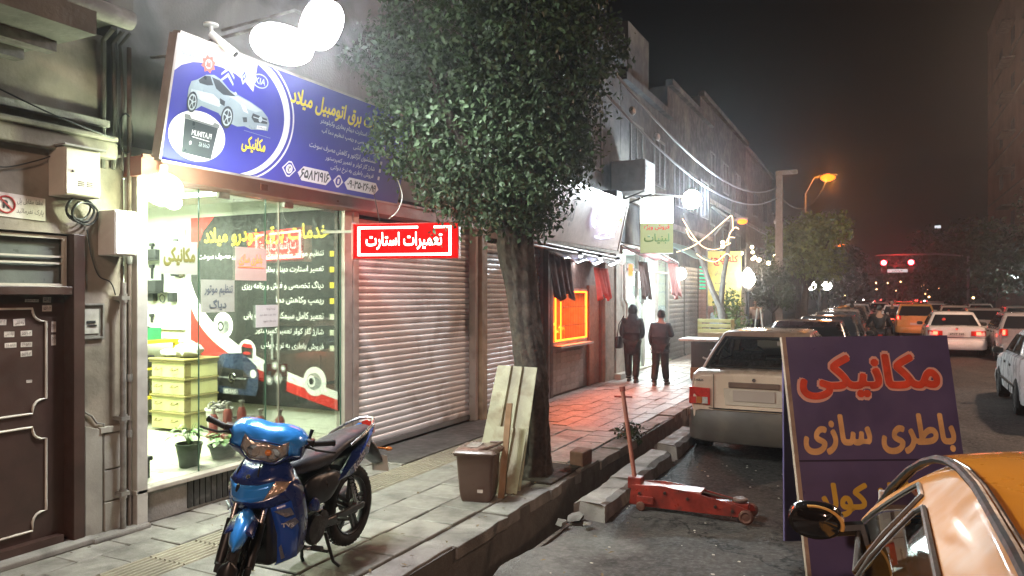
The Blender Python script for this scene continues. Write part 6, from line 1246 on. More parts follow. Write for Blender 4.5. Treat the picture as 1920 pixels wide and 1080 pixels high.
# red trolley jack
jr = mat('chipped_red_enamel', (.20, .022, .014), .38, var=.35, scale=9, bump=.2, dirt=(.045, .022, .018), dscale=6, damt=.85)
t = thing('trolley_jack', 'long red trolley jack with upright handle on the asphalt beside the kerb', 'trolley jack', (-1.7, 7.2, -.12))
J0, J1 = Vector((-2.12, 6.92, -.10)), Vector((-1.02, 6.92, -.10)); ju = (J1-J0).normalized(); jn = Vector((-ju.y, ju.x, 0)); L = (J1-J0).length
for s in (-1, 1):
    o_ = J0+jn*(.10*s-.006); pts = [(0, .03), (.02, .21), (.30, .23), (.62, .20), (L-.1, .13), (L, .10), (L+.02, .05), (L-.08, .03), (.2, .02)]
    M().prism([o_+ju*a+Z1*b for a, b in pts], jn*.012).build('side_plate', jr, t, bevel=.003)
M().obox(J0+jn*-.092+ju*.05+Z1*.19, ju*.62, jn*.184, Z1*.02).build('top_plate', mat('worn_pinkish_red', (.34, .13, .11), .4, var=.3, scale=10), t, bevel=.004)
M().obox(J0+jn*-.05+ju*.62+Z1*.09, ju*.46, jn*.10, Z1*.05).build('lift_arm', jr, t, bevel=.01)
M().lathe(J0+ju*(L-.10)+Z1*.15, [(.001, 0), (.06, 0), (.065, .02), (.05, .03), (.001, .03)], n=16).build('saddle', mat('rusty_saddle', (.16, .10, .08), .6, metal=.4, var=.3), t, smooth=30)
for (a, r, s) in ((.12, .045, -1), (.12, .045, 1), (L-.03, .065, -1), (L-.03, .065, 1)):
    c = J0+ju*a+jn*(.135*s)+Z1*(r-.018); M().torus(c, jn, r*.72, r*.28, 18, 8).lathe(c-jn*.015, [(.001, 0), (r*.7, .003), (r*.7, .027), (.001, .03)], jn, 14).build('wheel', mat('rusty_wheel', (.12, .05, .035), .6, metal=.3, var=.3), t, smooth=35)
for (a_, b_) in ((.10, .14), (.34, .17), (.55, .14), (.80, .10), (.95, .08)): M().lathe(J0+jn*-.106+ju*a_+Z1*b_, [(.001, 0), (.014, .0), (.014, .012), (.001, .014)], -jn, 8).build('bolt', mat('greasy_bolt', (.08, .06, .05), .4, metal=.8), t)
M().tube([J0+ju*.62+Z1*.20, J0+ju*.95+Z1*.15], .012, 8).build('return_spring', mat('greasy_bolt', (.08, .06, .05)), t)
M().obox(J0+jn*-.06+ju*-.03+Z1*.16, ju*.13, jn*.12, Z1*.11).build('handle_socket', jr, t, bevel=.008)
M().obox(J0+jn*-.13+ju*.08+Z1*.05, ju*.16, jn*.03, Z1*.07).build('foot_pedal', jr, t, bevel=.006)
hb, ht = J0+ju*.02+Z1*.26, Vector((-2.62, 7.92, .90))
ht = hb+Vector((-.16, .12, .82)); M().tube([hb, ht], .021, 10).build('handle', mat('brownish_red_tube', (.24, .08, .055), .45, var=.25), t, smooth=True); M().tube([ht-(ht-hb)*.03, ht+(ht-hb).normalized()*.02], .03, 8).build('handle_cap', jr, t); M().tube([ht-(ht-hb)*.09+Vector((-.085, -.02, 0)), ht-(ht-hb)*.09+Vector((.085, .02, 0))], .010, 6).build('cross_bar', jr, t)
# weed in the gutter edge
p_, n_ = blob_points([(-2.98, 9.6, .06, .18), (-3.05, 9.9, .04, .14)], 350, 51, .1); t = thing('weed', 'small dark weed growing at the gutter edge opposite the cream hatchback', 'weed', (-3.0, 9.7, 0)); leaf_mesh('foliage', p_, n_, .07, leaf_d, t, 52)

# ---------------------------------------------------------------- sandwich board
t = thing('sandwich_board', 'tall purple blue A board with Persian words in red and orange, beside the yellow taxi', 'sandwich board', (0, 5.9, -.12))
BL, BR = Vector((-.60, 5.60, 0)), Vector((.43, 6.10, 0)); su = (BR-BL); bw = su.length; su.normalize(); su = (su+Z1*.012).normalized(); back = Vector((su.y, -su.x, 0)).normalized()*-1     # away from the camera
TL_ = Vector((-.60, 5.62, 1.60)); H_ = 1.72; down = (Vector((.07, 0, -1))-back*.10).normalized(); sv = -down
so = TL_+down*H_                      # lower left corner
sn = su.cross(sv).normalized(); board_m = mat('purple_blue_vinyl', (.105, .085, .20), .38, var=.2, scale=2.2, bump=.35, bscale=5, dirt=(.16, .12, .25), dscale=1.6, damt=.6)
M().obox(so-sn*.035, su*bw, sv*H_, sn*.034).build('frame', mat('pale_wood_edge', (.40, .31, .25), .6, var=.25, dirt=(.16, .11, .09), dscale=8), t, bevel=.004)
poly(t, [(.0, .0), (bw, .0), (bw, H_), (.0, H_)], so, su, sv, board_m, 'printed_face', .001)
o2 = so-sn*.04; M().obox(TL_-sn*.04+su*bw*0+sv*-.0, su*bw, (down+back*.42+Vector((.045, 0, 0)))*1.62, -sn*.03).build('rear_panel', board_m, t)
M().obox(so-sn*.0355+su*-.028, su*.028, sv*H_, sn*.04).build('edge_strip', mat('pale_wood_edge', (.40, .31, .25)), t)
orr = mat('board_red', (.80, .085, .035), .45, var=.22, scale=9, bump=.2, bscale=6); out_ = mat('board_pale_outline', (.88, .50, .42), .45, var=.05, bump=0); ory = mat('board_orange', (.86, .50, .22), .45, var=.25, scale=7, bump=.2, bscale=6)
rr = lambda s, u0, z, wd, hh, m, b, off: lettering(t, s, so+su*u0+sv*(H_-z), su, sv, (wd, hh), m, b, n_off=off)
rr('مکانیکی', bw*.485, .285, bw*.90, .36, out_, .075, .002); rr('مکانیکی', bw*.485, .285, bw*.865, .315, orr, .045, .008)
rr('باطری سازی', bw*.505, .685, bw*.93, .28, ory, .045, .002)
rr('شارژ گاز کولر', bw*.56, 1.12, bw*.97, .26, mat('board_yellow', (.70, .45, .06), .45, var=.1, bump=0), .045, .002)
o = M().obox(so+sv*(H_-.87)+sn*.001, su*bw, sv*.012, sn*.003).build('fold_line', mat('dark_fold', (.03, .02, .06), .6), t)
# ================================================================ cars
tyre_m = mat('tyre_rubber', (.018, .017, .017), .8, var=.2, bump=.2); rim_m = mat('steel_rim', (.35, .34, .33), .35, metal=.8, var=.1, bump=0)
cglass = mat('dark_car_glass', (.012, .013, .015), .04, var=0, bump=0, spec=.8); chrome = mat('chrome', (.7, .7, .7), .15, metal=1, var=0, bump=0)
grey_pl = mat('grey_bumper_plastic', (.075, .064, .056), .5, var=.12, bump=.05, dirt=(.18, .15, .12), dscale=2, damt=.5); blk_pl = mat('black_trim_plastic', (.02, .02, .02), .45, var=.1, bump=.03)
red_lens = mat('red_tail_lens', (.58, .03, .02), .12, var=.15, scale=30, bump=.1, coat=.6); amb_lens = mat('amber_lens', (.5, .16, .03), .12, var=.1, bump=.1, coat=.5); clr_lens = mat('clear_lens', (.55, .52, .5), .1, var=.2, scale=30, bump=.2, coat=.6)
lit_red = glow('lit_tail_lamp', (1, .06, .03), 12)
def paint(name, col, dirt=None): return mat(name, col, .28, var=.05, scale=1.5, bump=.0, coat=.7, dirt=dirt or tuple(.7*c for c in col), dscale=1.2, damt=.3)
def interp(tab, x):
    for (a, b), (c, d) in zip(tab, tab[1:]):
        if a <= x <= c: return b+(d-b)*((x-a)/(c-a) if c > a else 0)
    return tab[0][1] if x < tab[0][0] else tab[-1][1]
def make_car(name, label, category, x, y, z, rz, L, W, H, col_m, p, group=None, detail=1, root=None):
    """local axes: +Y is forward, origin under the middle. p: profile numbers as fractions or metres"""
    t = thing(name, label, category, (x, y, z), rz, group)
    hw = W/2; zb = p.get('belt', .62*H); hl = L/2
    # upper outline of the lower body (deck, belt, bonnet)
    deck = p['deck']; hood = p['hood']       # lists of (y fraction -1..1, z)
    top = p['top']
    ys = [-1, -.985, -.95, -.9, -.8, -.7, -.6, -.5, -.4, -.3, -.2, -.1, 0, .1, .2, .3, .4, .5, .6, .7, .8, .9, .95, .985, 1]
    V = []; n = None
    for f in ys:
        zt = interp(top, f); e = max(0, (abs(f)-.80)/.20); k = hw*(1-.10*e**2.2); zl = p.get('sill', .20)+.04*e
        cs = [(k*.90, zl), (k*.985, zl+.08), (k, zl+(zt-zl)*.45), (k*.995, zt-.16), (k*.97, zt-.05), (k*.90, zt-.008), (k*.55, zt+.012), (0, zt+.02)]
        row = [(a, f*hl, b) for a, b in cs]+[(-a, f*hl, b) for a, b in cs[-2::-1]]
        n = len(row); V += row
    mm = M().add(V, [(i*n+j, i*n+j+1, (i+1)*n+j+1, (i+1)*n+j) for i in range(len(ys)-1) for j in range(n-1)]+[tuple(range(n)), tuple(range((len(ys)-1)*n, len(ys)*n))[::-1], ]+[(i*n, (i+1)*n, (i+1)*n+n-1, i*n+n-1) for i in range(len(ys)-1)])
    body = mm.build('body', col_m, t, local=True, smooth=35, bevel=.015 if detail > 1 else 0)
    # cabin
    zr = H; c = p['cab']     # y: rear base, rear top, front top, front base ; half widths belt, roof
    yb0, yb1, yf1, yf0 = c; wb, wr = p.get('wb', hw*.93), p.get('wr', hw*.72)
    see = detail > 1; rows = [i/26 for i in range(27)] if see else [0, .12, .3, .5, .7, .85, .95, 1.0]
    def X(v): return wb+(wr-wb)*(v**1.25)
    def B(v): return yb0+(yb1-yb0)*(v**p.get('rc', 1.0))
    def F(v): return yf0+(yf1-yf0)*(v**p.get('fc', 1.0))
    zc = lambda v: zb-.04+(zr-.045-zb+.04)*v
    bow = .07
    def ring(xh, b, f, z, m=41 if see else 9, rc=.10, bw=bow):
        o_ = []; rc = min(rc, xh*.9)
        for k in range(m): u = -1+2*k/(m-1); o_.append((u*(xh-rc), f+bw*(1-u*u), z))
        for k in range(1, 4): a = R(90-22.5*k); o_.append((xh-rc+rc*math.cos(a), f-rc+rc*math.sin(a), z))
        for k in range(m): u = k/(m-1); o_.append((xh, f-rc+(b+rc-f+rc)*u, z))
        for k in range(1, 4): a = R(-22.5*k); o_.append((xh-rc+rc*math.cos(a), b+rc+rc*math.sin(a), z))
        for k in range(m): u = 1-2*k/(m-1); o_.append((u*(xh-rc), b-bw*(1-u*u), z))
        for k in range(1, 4): a = R(-90-22.5*k); o_.append((-xh+rc+rc*math.cos(a), b+rc+rc*math.sin(a), z))
        for k in range(m): u = k/(m-1); o_.append((-xh, b+rc+(f-2*rc-b)*u, z))
        for k in range(1, 4): a = R(180-22.5*k); o_.append((-xh+rc+rc*math.cos(a), f-rc+rc*math.sin(a), z))
        return o_
    RR = [ring(X(v), B(v), F(v), zc(v)) for v in rows]
    X1_, B1, F1 = X(1), B(1), F(1)
    for s, dz in ((.97, .018), (.88, .032), (.7, .042), (.4, .048), (.1, .05)):
        cy_ = (B1+F1)/2; RR.append(ring(X1_*s, cy_+(B1-cy_)*s, cy_+(F1-cy_)*s, zr-.045+dz*(1 if zr else 1), rc=.10*s))
    mm = rings(RR)
    if see:      # window openings are cut out of the cabin, so that one looks into it
        vlo, vhi = p.get('v0', .14)+.03, p.get('v1', .88)-.03; keep = []; zz0 = zb-.04; zh = zr-.045-zz0
        for fc in mm.f:
            cx_ = sum(mm.v[i][0] for i in fc)/len(fc); cy_ = sum(mm.v[i][1] for i in fc)/len(fc); cz_ = sum(mm.v[i][2] for i in fc)/len(fc); v = (cz_-zz0)/zh; cut = False
            if vlo < v < vhi and len(fc) == 4:
                s_ = (v-p.get('v0', .14))/(p.get('v1', .88)-p.get('v0', .14)); kx = (p.get('gk', .90)-.04*s_)*X(v)-.035
                if abs(cx_) < kx and (cy_ < B(v)+.05 or cy_ > F(v)-.05): cut = True
                elif abs(cx_) > X(v)-.03:
                    for (ya, yb_, ta, tb) in p['side']:
                        if ya+(ta-ya)*s_+.03 < cy_ < yb_+(tb-yb_)*s_-.03: cut = True
            if not cut: keep.append(fc)
        mm.f = keep
        lin = mat('dark_cabin_lining', (.05, .045, .04), .8); st_ = mat('grey_patterned_seat', (.16, .145, .13), .8, var=.6, scale=28, bump=.2)
        M().box(-wb+.03, wb-.03, yb0+.03, yf0-.03, zb-.10, zb-.085).build('cabin_floor', lin, t, local=True)
        for (sx, sy_) in ((-.36, .02), (.36, .02)): M().box(sx-.22, sx+.22, sy_-.06, sy_+.06, zb-.08, zb+.16).build('seat_back', st_, t, local=True, bevel=.04); M().box(sx-.12, sx+.12, sy_-.04, sy_+.04, zb+.19, zb+.33).build('headrest', st_, t, local=True, bevel=.035)
        M().box(-.60, .60, yb1-.12, yb1+.0, zb-.08, zb+.12).build('rear_bench', st_, t, local=True, bevel=.04); M().torus((-.36, .45, zb+.06), (0, 1, .4), .17, .014, 24, 6).build('steering_wheel', lin, t, local=True)
    cabin = mm.build('roof', p.get('roof_m', col_m), t, local=True, smooth=50)
    # windows as grids over the cabin surface
    gl2 = glass('tinted_car_glass', (.42, .44, .42), .12) if see else cglass
    def pane(nm, fn, nu=8, nv=6, m=gl2): g = M().grid(fn, nu, nv); o_ = g.build(nm, m, t, local=True, smooth=60); return o_
    vz = lambda v: zb-.04+(zr-.045-zb+.04)*v
    v0, v1 = p.get('v0', .14), p.get('v1', .88)
    def back(u, s, sgn):
        v = v0+(v1-v0)*s; k = (2*u-1)*(p.get('gk', .90)-.04*s); xx = k*X(v)
        bw_ = bow*(1-min(1, abs(xx)/(X(v)-.1+1e-6))**2) if abs(xx) < X(v)-.1 else 0
        rcx = max(0, abs(xx)-(X(v)-.1)); dy = .1-math.sqrt(max(0, .01-rcx*rcx)) if rcx > 0 else 0
        return (xx, (B(v)-bw_+dy-.012) if sgn < 0 else (F(v)+bw_-dy+.012), vz(v))
    rw = pane('rear_window', lambda u, s: back(u, s, -1), 16, 6, p.get('rear_glass', gl2)); pane('windscreen', lambda u, s: back(u, s, 1), 16, 6)
    if see:
        for sgn in (-1, 1): M().tube([back(u, 0, sgn) for u in [i/12 for i in range(13)]]+[back(1, s, sgn) for s in (.25, .5, .75)]+[back(1-i/12, 1, sgn) for i in range(13)]+[back(0, s, sgn) for s in (.75, .5, .25, 0)], .022, 6).build('screen_seal', blk_pl, t, local=True, smooth=True)
    for sd in (-1, 1):
        for (ya, yb_, ta, tb) in p['side']:      # bottom start/end, top start/end in metres
            def sw(u, s, ya=ya, yb_=yb_, ta=ta, tb=tb, sd=sd):
                e = .02*(1-(2*s-1)**4) if 0 else 0; v = v0+.02+(v1-v0-.02)*s; y0_ = ya+(ta-ya)*s; y1_ = yb_+(tb-yb_)*s; return (sd*(X(v)+.008), y0_+(y1_-y0_)*u, vz(v))
            w_ = pane('side_window', sw, 6, 6)
            if see:
                path = [sw(u, 0) for u in (0, .5, 1)]+[sw(1, s) for s in (.3, .6, .9)]+[sw(u, 1) for u in (.95, .7, .4, .05)]+[sw(0, s) for s in (.9, .5, .1, 0)]
                M().tube(path, .010, 6).build('window_seal', p.get('seal', blk_pl), w_, local=True, smooth=True)
        if detail:
            for (yy) in p.get('handles', ()): M().box(sd*hw*.99, sd*(hw+.02), yy, yy+.16, zb-.14, zb-.10).build('door_handle', blk_pl, t, local=True, bevel=.006)
            for yy in p.get('seams', ()): M().box(sd*(hw*.985), sd*(hw+.001), yy, yy+.008, .26, zb-.08).build('door_seam', dark_void, t, local=True)
            M().box(sd*hw*.98, sd*(hw+.012), -hl*.62, hl*.62, .42, .47).build('rub_strip', p.get('strip_m', blk_pl), t, local=True, bevel=.005)
            if p.get('mirror', 1):
                mm = M().loft([(0, 0, 0, .03, .04), (.03, 0, 0, .085, .06), (.10, 0, 0, .10, .065), (.13, 0, 0, .08, .05)], 12, 3); mm.v = [(sd*(hw+.06)+b, F(0)-.28+a, zb+.06+c_) for a, b, c_ in mm.v]; mm.build('mirror', blk_pl, t, local=True, smooth=45)
    # wheels and arches
    for sd in (-1, 1):
        for yy in (p['ax'][0], p['ax'][1]):
            r = p.get('wr_', .29); a = M(); a.prism([(sd*(hw-.02), yy+(r+.05)*math.cos(q), r-.02+(r+.05)*math.sin(q)) for q in [PI*k/14 for k in range(15)]]+[(sd*(hw-.02), yy-r-.05, .15), (sd*(hw-.02), yy+r+.05, .15)], (sd*.024, 0, 0)); a.build('wheel_arch', dark_void, t, local=True)
            if detail > 1 and sd == 7: continue
            wh_ = M().lathe((sd*(hw-.17), yy, r), [(r*.62, 0), (r*.95, 0), (r, .03), (r, .15), (r*.95, .19), (r*.68, .20), (r*.62, .18)], (sd, 0, 0), 26).build('wheel', tyre_m, t, local=True, smooth=40)
            M().lathe((sd*(hw-.17), yy, r), [(r*.66, .17), (r*.60, .19), (r*.30, .17), (.04, .195), (.001, .195)], (sd, 0, 0), 20).build('rim', p.get('rim', rim_m), wh_, local=True, smooth=35)
    # bumpers: wrap around bands
    def bump(y0, sg, z0, z1, m, nm, out=.05):
        o_ = []
        for z_, k in ((z0, .93), (z0+.03, 1), ((z0+z1)/2, 1.015), (z1-.02, 1), (z1, .96)):
            row = []
            for q in range(17):
                a = -PI/2+PI*q/16; row.append((hw*k*1.0*math.copysign(abs(math.sin(a))**.35, math.sin(a)), sg*(y0-.34+(.34+out)*k*abs(math.cos(a))**.45), z_))
            o_.append(row)
        n_ = 17; mm = M().add([q for r_ in o_ for q in r_], [(i*n_+j, i*n_+j+1, (i+1)*n_+j+1, (i+1)*n_+j) for i in range(4) for j in range(n_-1)]+[tuple(range(n_)), tuple(range(4*n_, 5*n_))[::-1]])
        return mm.build(nm, m, t, local=True, smooth=45)
    bz = p.get('bz', (.22, .56)); bump(hl, -1, bz[0], bz[1], p.get('bump_m', col_m), 'rear_bumper'); bump(hl, 1, bz[0], bz[1]-.04, p.get('bump_m', col_m), 'front_bumper')
    # lamps
    tl_ = p['tail']      # x0, x1, z0, z1 (from outside in)
    for sd in (-1, 1):
        lit = p.get('lit', 0)
        x0, x1, z0, z1 = tl_; ye = -hl-.012
        o_ = M(); o_.prism([(sd*x0, ye+.10, z0), (sd*(x0-.03), ye-.004, z0), (sd*x1, ye-.022, z0), (sd*x1, ye-.022, z1-.01), (sd*(x0-.03), ye-.004, z1), (sd*x0, ye+.10, z1)], (0, .05, 0)); la = o_.build('tail_light', red_lens, t, local=True, bevel=.006)
        w3_ = (x1-x0)
        if detail > 1 or p.get('tri'):
            for i, m_ in enumerate((red_lens, amb_lens, clr_lens)):
                M().box(*sorted((sd*(x0-.05+(w3_+.07)*i/3), sd*(x0-.05+(w3_+.07)*(i+.92)/3))), ye-.030, ye-.018, z0+.015, z0+(z1-z0)*.45).build('lamp_segment', m_, la, local=True)
        if lit:
            q = p.get('litpos', .35); M().box(*sorted((sd*(x0+w3_*q), sd*(x0+w3_*(q+.32)))), ye-.04, ye-.02, z0+.03, z1-.03).build('lit_bulb', lit_red, la, local=True)
        M().box(*sorted((sd*(hw-.06), sd*(hw-.34))), hl-.02, hl+.012, zb-.26, zb-.13).build('headlight', clr_lens, t, local=True, bevel=.01)
    if p.get('plate', 1):
        pz = p.get('pz', .66); pl_ = M().box(-.25, .25, -hl-.055, -hl-.045, pz, pz+.11).build('number_plate', p.get('plate_m', mat('plate_white', (.62, .60, .56), .45, var=.03, bump=0)), t, local=True, bevel=.003)
        if p.get('ptext'): 
            o_ = lettering(pl_, p['ptext'], t.matrix_world @ Vector((0, 0, 0)), X1, Z1, (.42, .075), blkp, .02) if 0 else None
    t['_zb'] = zb; del t['_zb']
    return t
sedan = dict(belt=.93, top=[(-1, .96), (-.93, 1.0), (-.55, 1.0), (.35, .98), (.45, .96), (.9, .80), (1, .66)], deck=0, hood=0, cab=(-1.30, -.72, .40, 1.05), side=[(-.95, -.22, -.58, -.24), (-.14, .82, -.16, .36)], handles=(-.45, .30), seams=(-.18, .92, -1.0), ax=(-1.22, 1.24), tail=(.80, .50, .66, .86), lit=0)
def P_(**k): d = dict(sedan); d.update(k); return d
def label_plate(t, s, y, z, w_=.42, h=.07):
    """writing on the number plate, in the frame of the car t"""
    m4 = wmat(t); o_ = m4 @ Vector((0, y, z)); u = (m4.to_3x3() @ X1); return lettering(t, s, o_, u, Z1, (w_, h), blkp, .02, n_off=.002)
# the cream white hatch tailed saloon parked ahead of the jack
cream_p = paint('cream_white_paint', (.74, .59, .47)); cream_roof = cream_p
car = make_car('parked_car', 'cream white small saloon with grey bumper and blank number plate, beyond the trolley jack', 'car', -1.36, 11.35, -.12, 0, 3.92, 1.62, 1.54, cream_p,
    P_(belt=1.04, top=[(-1, 1.03), (-.96, 1.07), (-.62, 1.09), (-.2, 1.02), (.4, .98), (.5, .95), (.9, .80), (1, .68)], cab=(-1.60, -.93, .35, 1.05), rc=1.15, wb=.745, wr=.56, side=[(-1.30, -.35, -.92, -.38), (-.27, .85, -.30, .28)], bump_m=grey_pl, bz=(.20, .60), tail=(.805, .52, .66, .875), plate=0, wr_=.28, sill=.22, handles=(-.55, .25), v0=.10, v1=.90), 'cars parked along the kerb', 2)
lc = lambda mm, nm, m, **k: mm.build(nm, m, car, local=True, **k)
hl = 1.96
lc(M().box(-.30, .30, -hl-.032, -hl-.010, .885, .955), 'plate_handle_bar', mat('dull_brown_plastic', (.16, .095, .07), .4, var=.15), bevel=.02)
lc(M().box(-.245, .245, -hl-.028, -hl-.014, .725, .86), 'blank_plate', mat('plain_beige_plate', (.44, .36, .32), .7, var=.0, bump=0), bevel=.002)
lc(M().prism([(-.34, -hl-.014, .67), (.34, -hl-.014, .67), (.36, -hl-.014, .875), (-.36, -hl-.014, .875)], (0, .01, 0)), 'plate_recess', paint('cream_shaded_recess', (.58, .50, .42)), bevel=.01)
lc(M().lathe((0, -hl-.005, .985), [(.001, .012), (.022, .010), (.026, 0)], (0, -1, 0), 14), 'emblem', chrome, smooth=40)
for sx in (-.775, .775): lc(M().box(sx*.62-.003, sx*.62+.003, -hl-.016, -hl-.01, .62, 1.045), 'boot_seam', dark_void)
lc(M().box(-.49, .49, -hl-.016, -hl-.01, .612, .618), 'boot_seam', dark_void)
bd = lettering(car, 'SABA', (-1.36-.66, 11.35-hl-.018, -.12+.965), X1, Z1, (.12, .028), chrome, .02)
lc(M().tube([(-.54, -hl-.0, .62), (.54, -hl-.0, .62)], .006, 6), 'bumper_gap', dark_void)
# replace the rear glass by see-through tinted glass with a dark cabin behind
lc(M().prism([(.20, -1.395, 1.38), (.30, -1.37, 1.38), (.30, -1.37, 1.43), (.20, -1.395, 1.43)], (0, -.004, 0)), 'window_sticker', mat('pale_sticker', (.4, .38, .36), .5))
lc(M().box(-.52, .52, -1.66, -1.60, 1.10, 1.115), 'window_seal', blk_pl)
# dark cars parked in a row ahead of it
dark_paints = [paint('dark_maroon_paint', (.05, .022, .024)), paint('black_paint', (.016, .016, .018)), paint('charcoal_paint', (.05, .05, .055)), paint('dull_silver_paint', (.28, .26, .25))]
labs = ['dark maroon saloon parked directly ahead of the cream saloon', 'black saloon with roof aerial, third of the parked row', 'charcoal saloon, fourth of the parked row', 'dull silver saloon, fifth of the parked row', 'dark saloon, sixth of the parked row', 'silver saloon farthest along the parked row']
row = []
src = []
for i, (m_, hh) in enumerate(zip(dark_paints, (1.53, 1.50, 1.5, 1.5))):
    src.append(make_car('parked_car', labs[i], 'car', -1.3, 16.2+4.95*i, -.12, R((.5, -1, 1, 0)[i]), 4.3, 1.68, hh, m_, P_(belt=.95, cab=(-1.62, -.95, .35, 1.15), side=[(-1.25, -.32, -.85, -.35), (-.24, .90, -.27, .30)], ptext=0), 'cars parked along the kerb', 1))
    src[-1].location.x = (-1.25, -1.15, -1.2, -1.3)[i]
for i in (4, 5):
    c_ = copy_tree(src[(2, 3)[i-4]]); c_.location = (-1.25, 16.2+5.0*i, -.12); c_['label'] = labs[i]
M().tube([(0, -.5, 1.5), (0, -.62, 1.78)], .012, 6).build('aerial', blk_pl, src[1], local=True)
# moving traffic seen from behind
whitep = paint('white_car_paint', (.76, .73, .71))
pz = P_(belt=.94, top=[(-1, .95), (-.94, .99), (-.60, 1.0), (.35, .97), (.45, .95), (.9, .80), (1, .66)], cab=(-1.50, -.95, .45, 1.15), wb=.80, wr=.60, tail=(.82, .40, .70, .86), lit=1, tri=0, bz=(.24, .56), pz=.70, side=[(-1.15, -.25, -.85, -.28), (-.17, .95, -.2, .40)], handles=(-.4, .4))
c1 = make_car('moving_car', 'white saloon with both brake lights lit and a numbered plate, right of the A board', 'car', 2.25, 30.3, -.12, R(0), 4.4, 1.72, 1.46, whitep, pz, 'cars in the traffic jam', 1)
label_plate(c1, '۵۴۱۲۲-۲۵۹', -2.262, .755, .40, .07)
M().box(-.80, .80, -2.262, -2.245, .63, .65).build('bumper_strip', blk_pl, c1, local=True); M().lathe((0, -2.22, .92), [(.001, .012), (.04, .01), (.045, 0)], (0, -1, 0), 14).build('round_emblem', chrome, c1, local=True)
M().ball((-.30, -1.26, 1.18), (.06, .03, .07), 8, 6).build('red_toy', mat('red_toy', (.6, .05, .03), .6), c1, local=True)
yell = paint('cab_yellow_paint', (.70, .40, .12))
c2 = make_car('moving_taxi', 'yellow and cream hatchback taxi with an orange tail light, ahead left of the white saloon', 'taxi', 1.55, 42.0, -.12, 0, 4.2, 1.75, 1.60, yell, P_(belt=1.0, top=[(-1, 1.02), (-.9, 1.04), (.4, 1.0), (.5, .98), (.9, .85), (1, .7)], cab=(-2.02, -1.60, .45, 1.2), wb=.83, wr=.66, tail=(.84, .62, .85, 1.05), lit=1, litpos=.2, side=[(-1.6, -.5, -1.45, -.5), (-.42, .95, -.45, .42)], handles=(-.6, .3), pz=.6), 'cars in the traffic jam', 1)
silv = paint('silver_paint', (.30, .27, .27))
c3 = make_car('moving_car', 'silver grey hatchback with one glowing red brake light at the right of the white saloon', 'car', 4.05, 28.6, -.12, 0, 4.0, 1.7, 1.48, silv, P_(cab=(-1.85, -1.45, .35, 1.1), lit=1, tail=(.81, .60, .80, 1.0), belt=.98, top=[(-1, .98), (-.9, 1.0), (.4, .98), (.5, .95), (.9, .82), (1, .7)], side=[(-1.45, -.45, -1.25, -.45), (-.36, .9, -.4, .32)], handles=(-.5, .3)), 'cars in the traffic jam', 1)
whitep2 = paint('white_van_paint', (.76, .75, .76))
c4 = make_car('moving_car', 'white saloon cut by the right edge of the view, alone in the near lane', 'car', 2.95, 16.3, -.12, R(-1.5), 4.3, 1.70, 1.40, whitep2, P_(belt=.90, cab=(-1.4, -.85, .30, 1.05), rim=mat('dark_hubcap', (.08, .08, .08), .4, metal=.5), handles=(-.5, .25), ax=(-1.25, 1.30)), 'cars in the traffic jam', 2)
c5 = copy_tree(c2); c5.location = (1.3, 52, -.12); c5['label'] = 'second taxi hatchback, half hidden ahead of the yellow and cream one'
c5b = make_car('moving_car', 'white saloon in the centre lane just beyond the riders', 'car', .9, 50, -.12, 0, 4.3, 1.7, 1.45, whitep, P_(lit=1), 'cars in the traffic jam', 1); c5.location = (1.6, 58, -.12)
mids = [(3.9, 38, c3, 'silver hatchback ahead of the one with the glowing brake light'), (6.3, 34, c1, 'white saloon in the far lane behind the silver hatchback'), (3.6, 47, c1, 'white saloon in the middle of the jam ahead of the silver hatchbacks'), (6.2, 45, c3, 'silver hatchback in the far lane of the jam'), (-.0, 64, c1, 'white saloon far ahead in the kerb lane of the jam'), (3.4, 60, c5b, 'small white saloon deep in the jam'), (5.9, 58, c1, 'small white saloon deep in the far lane'), (1.2, 72, c3, 'silver hatchback nearly under the traffic lights'), (4.4, 76, c1, 'white saloon stopped under the traffic lights'), (-1.2, 50, src[3], 'dull silver saloon standing past the last parked car'), (-1.2, 57, src[1], 'black saloon parked far along the kerb'), (-1.2, 70, src[2], 'charcoal saloon parked farthest along the kerb')]
for (x, y, s, lab) in mids:
    c_ = copy_tree(s); c_.location = (x, y, -.12); c_['label'] = lab; c_['group'] = 'cars in the traffic jam'
for (x, y, e) in ((2.25, 27.2, 6), (4.0, 26.0, 5), (1.5, 39.2, 8)): lamp('tail_lamp_glow', 'POINT', (x, y, .55), e, (1, .08, .04), .3)

# ---------------------------------------------------------------- the taxi under the viewpoint
tx_p = mat('taxi_orange_paint', (.85, .30, .02), .26, var=.05, scale=1.5, bump=0, coat=.8, dirt=(.62, .24, .03), dscale=2, damt=.3); door_p = mat('taxi_orange_lit_side', (.50, .19, .04), .5, var=.06, scale=2, bump=0, coat=.06, spec=.2, dirt=(.45, .26, .14), dscale=3, damt=.5)  # same orange car; side tone set apart for the light reflected there
TX = make_car('taxi', 'glossy orange taxi with door frames pale in reflected light and black roof strip, nearest car', 'taxi', .765, 2.75, -.12, 0, 4.0, 1.66, 1.465, door_p,
    P_(belt=1.04, top=[(-1, .95), (-.9, .98), (.45, .97), (.55, .95), (.9, .72), (1, .60)], cab=(-1.6, -1.05, .42, 1.02), wb=.845, wr=.525, side=[(-1.2, .10, -.9, .14), (.20, .80, .24, .44)], handles=(-.3, .45), ax=(-1.1, 1.15), mirror=0, seal=mat('grey_window_seal', (.10, .085, .075), .5), gk=.82, v0=.04, v1=.74, fc=1.35, roof_m=door_p, wr_=.28, bz=(.2, .5)), None, 2)
tx = lambda mm, nm, m, par=None, **k: mm.build(nm, m, par or TX, local=True, **k)
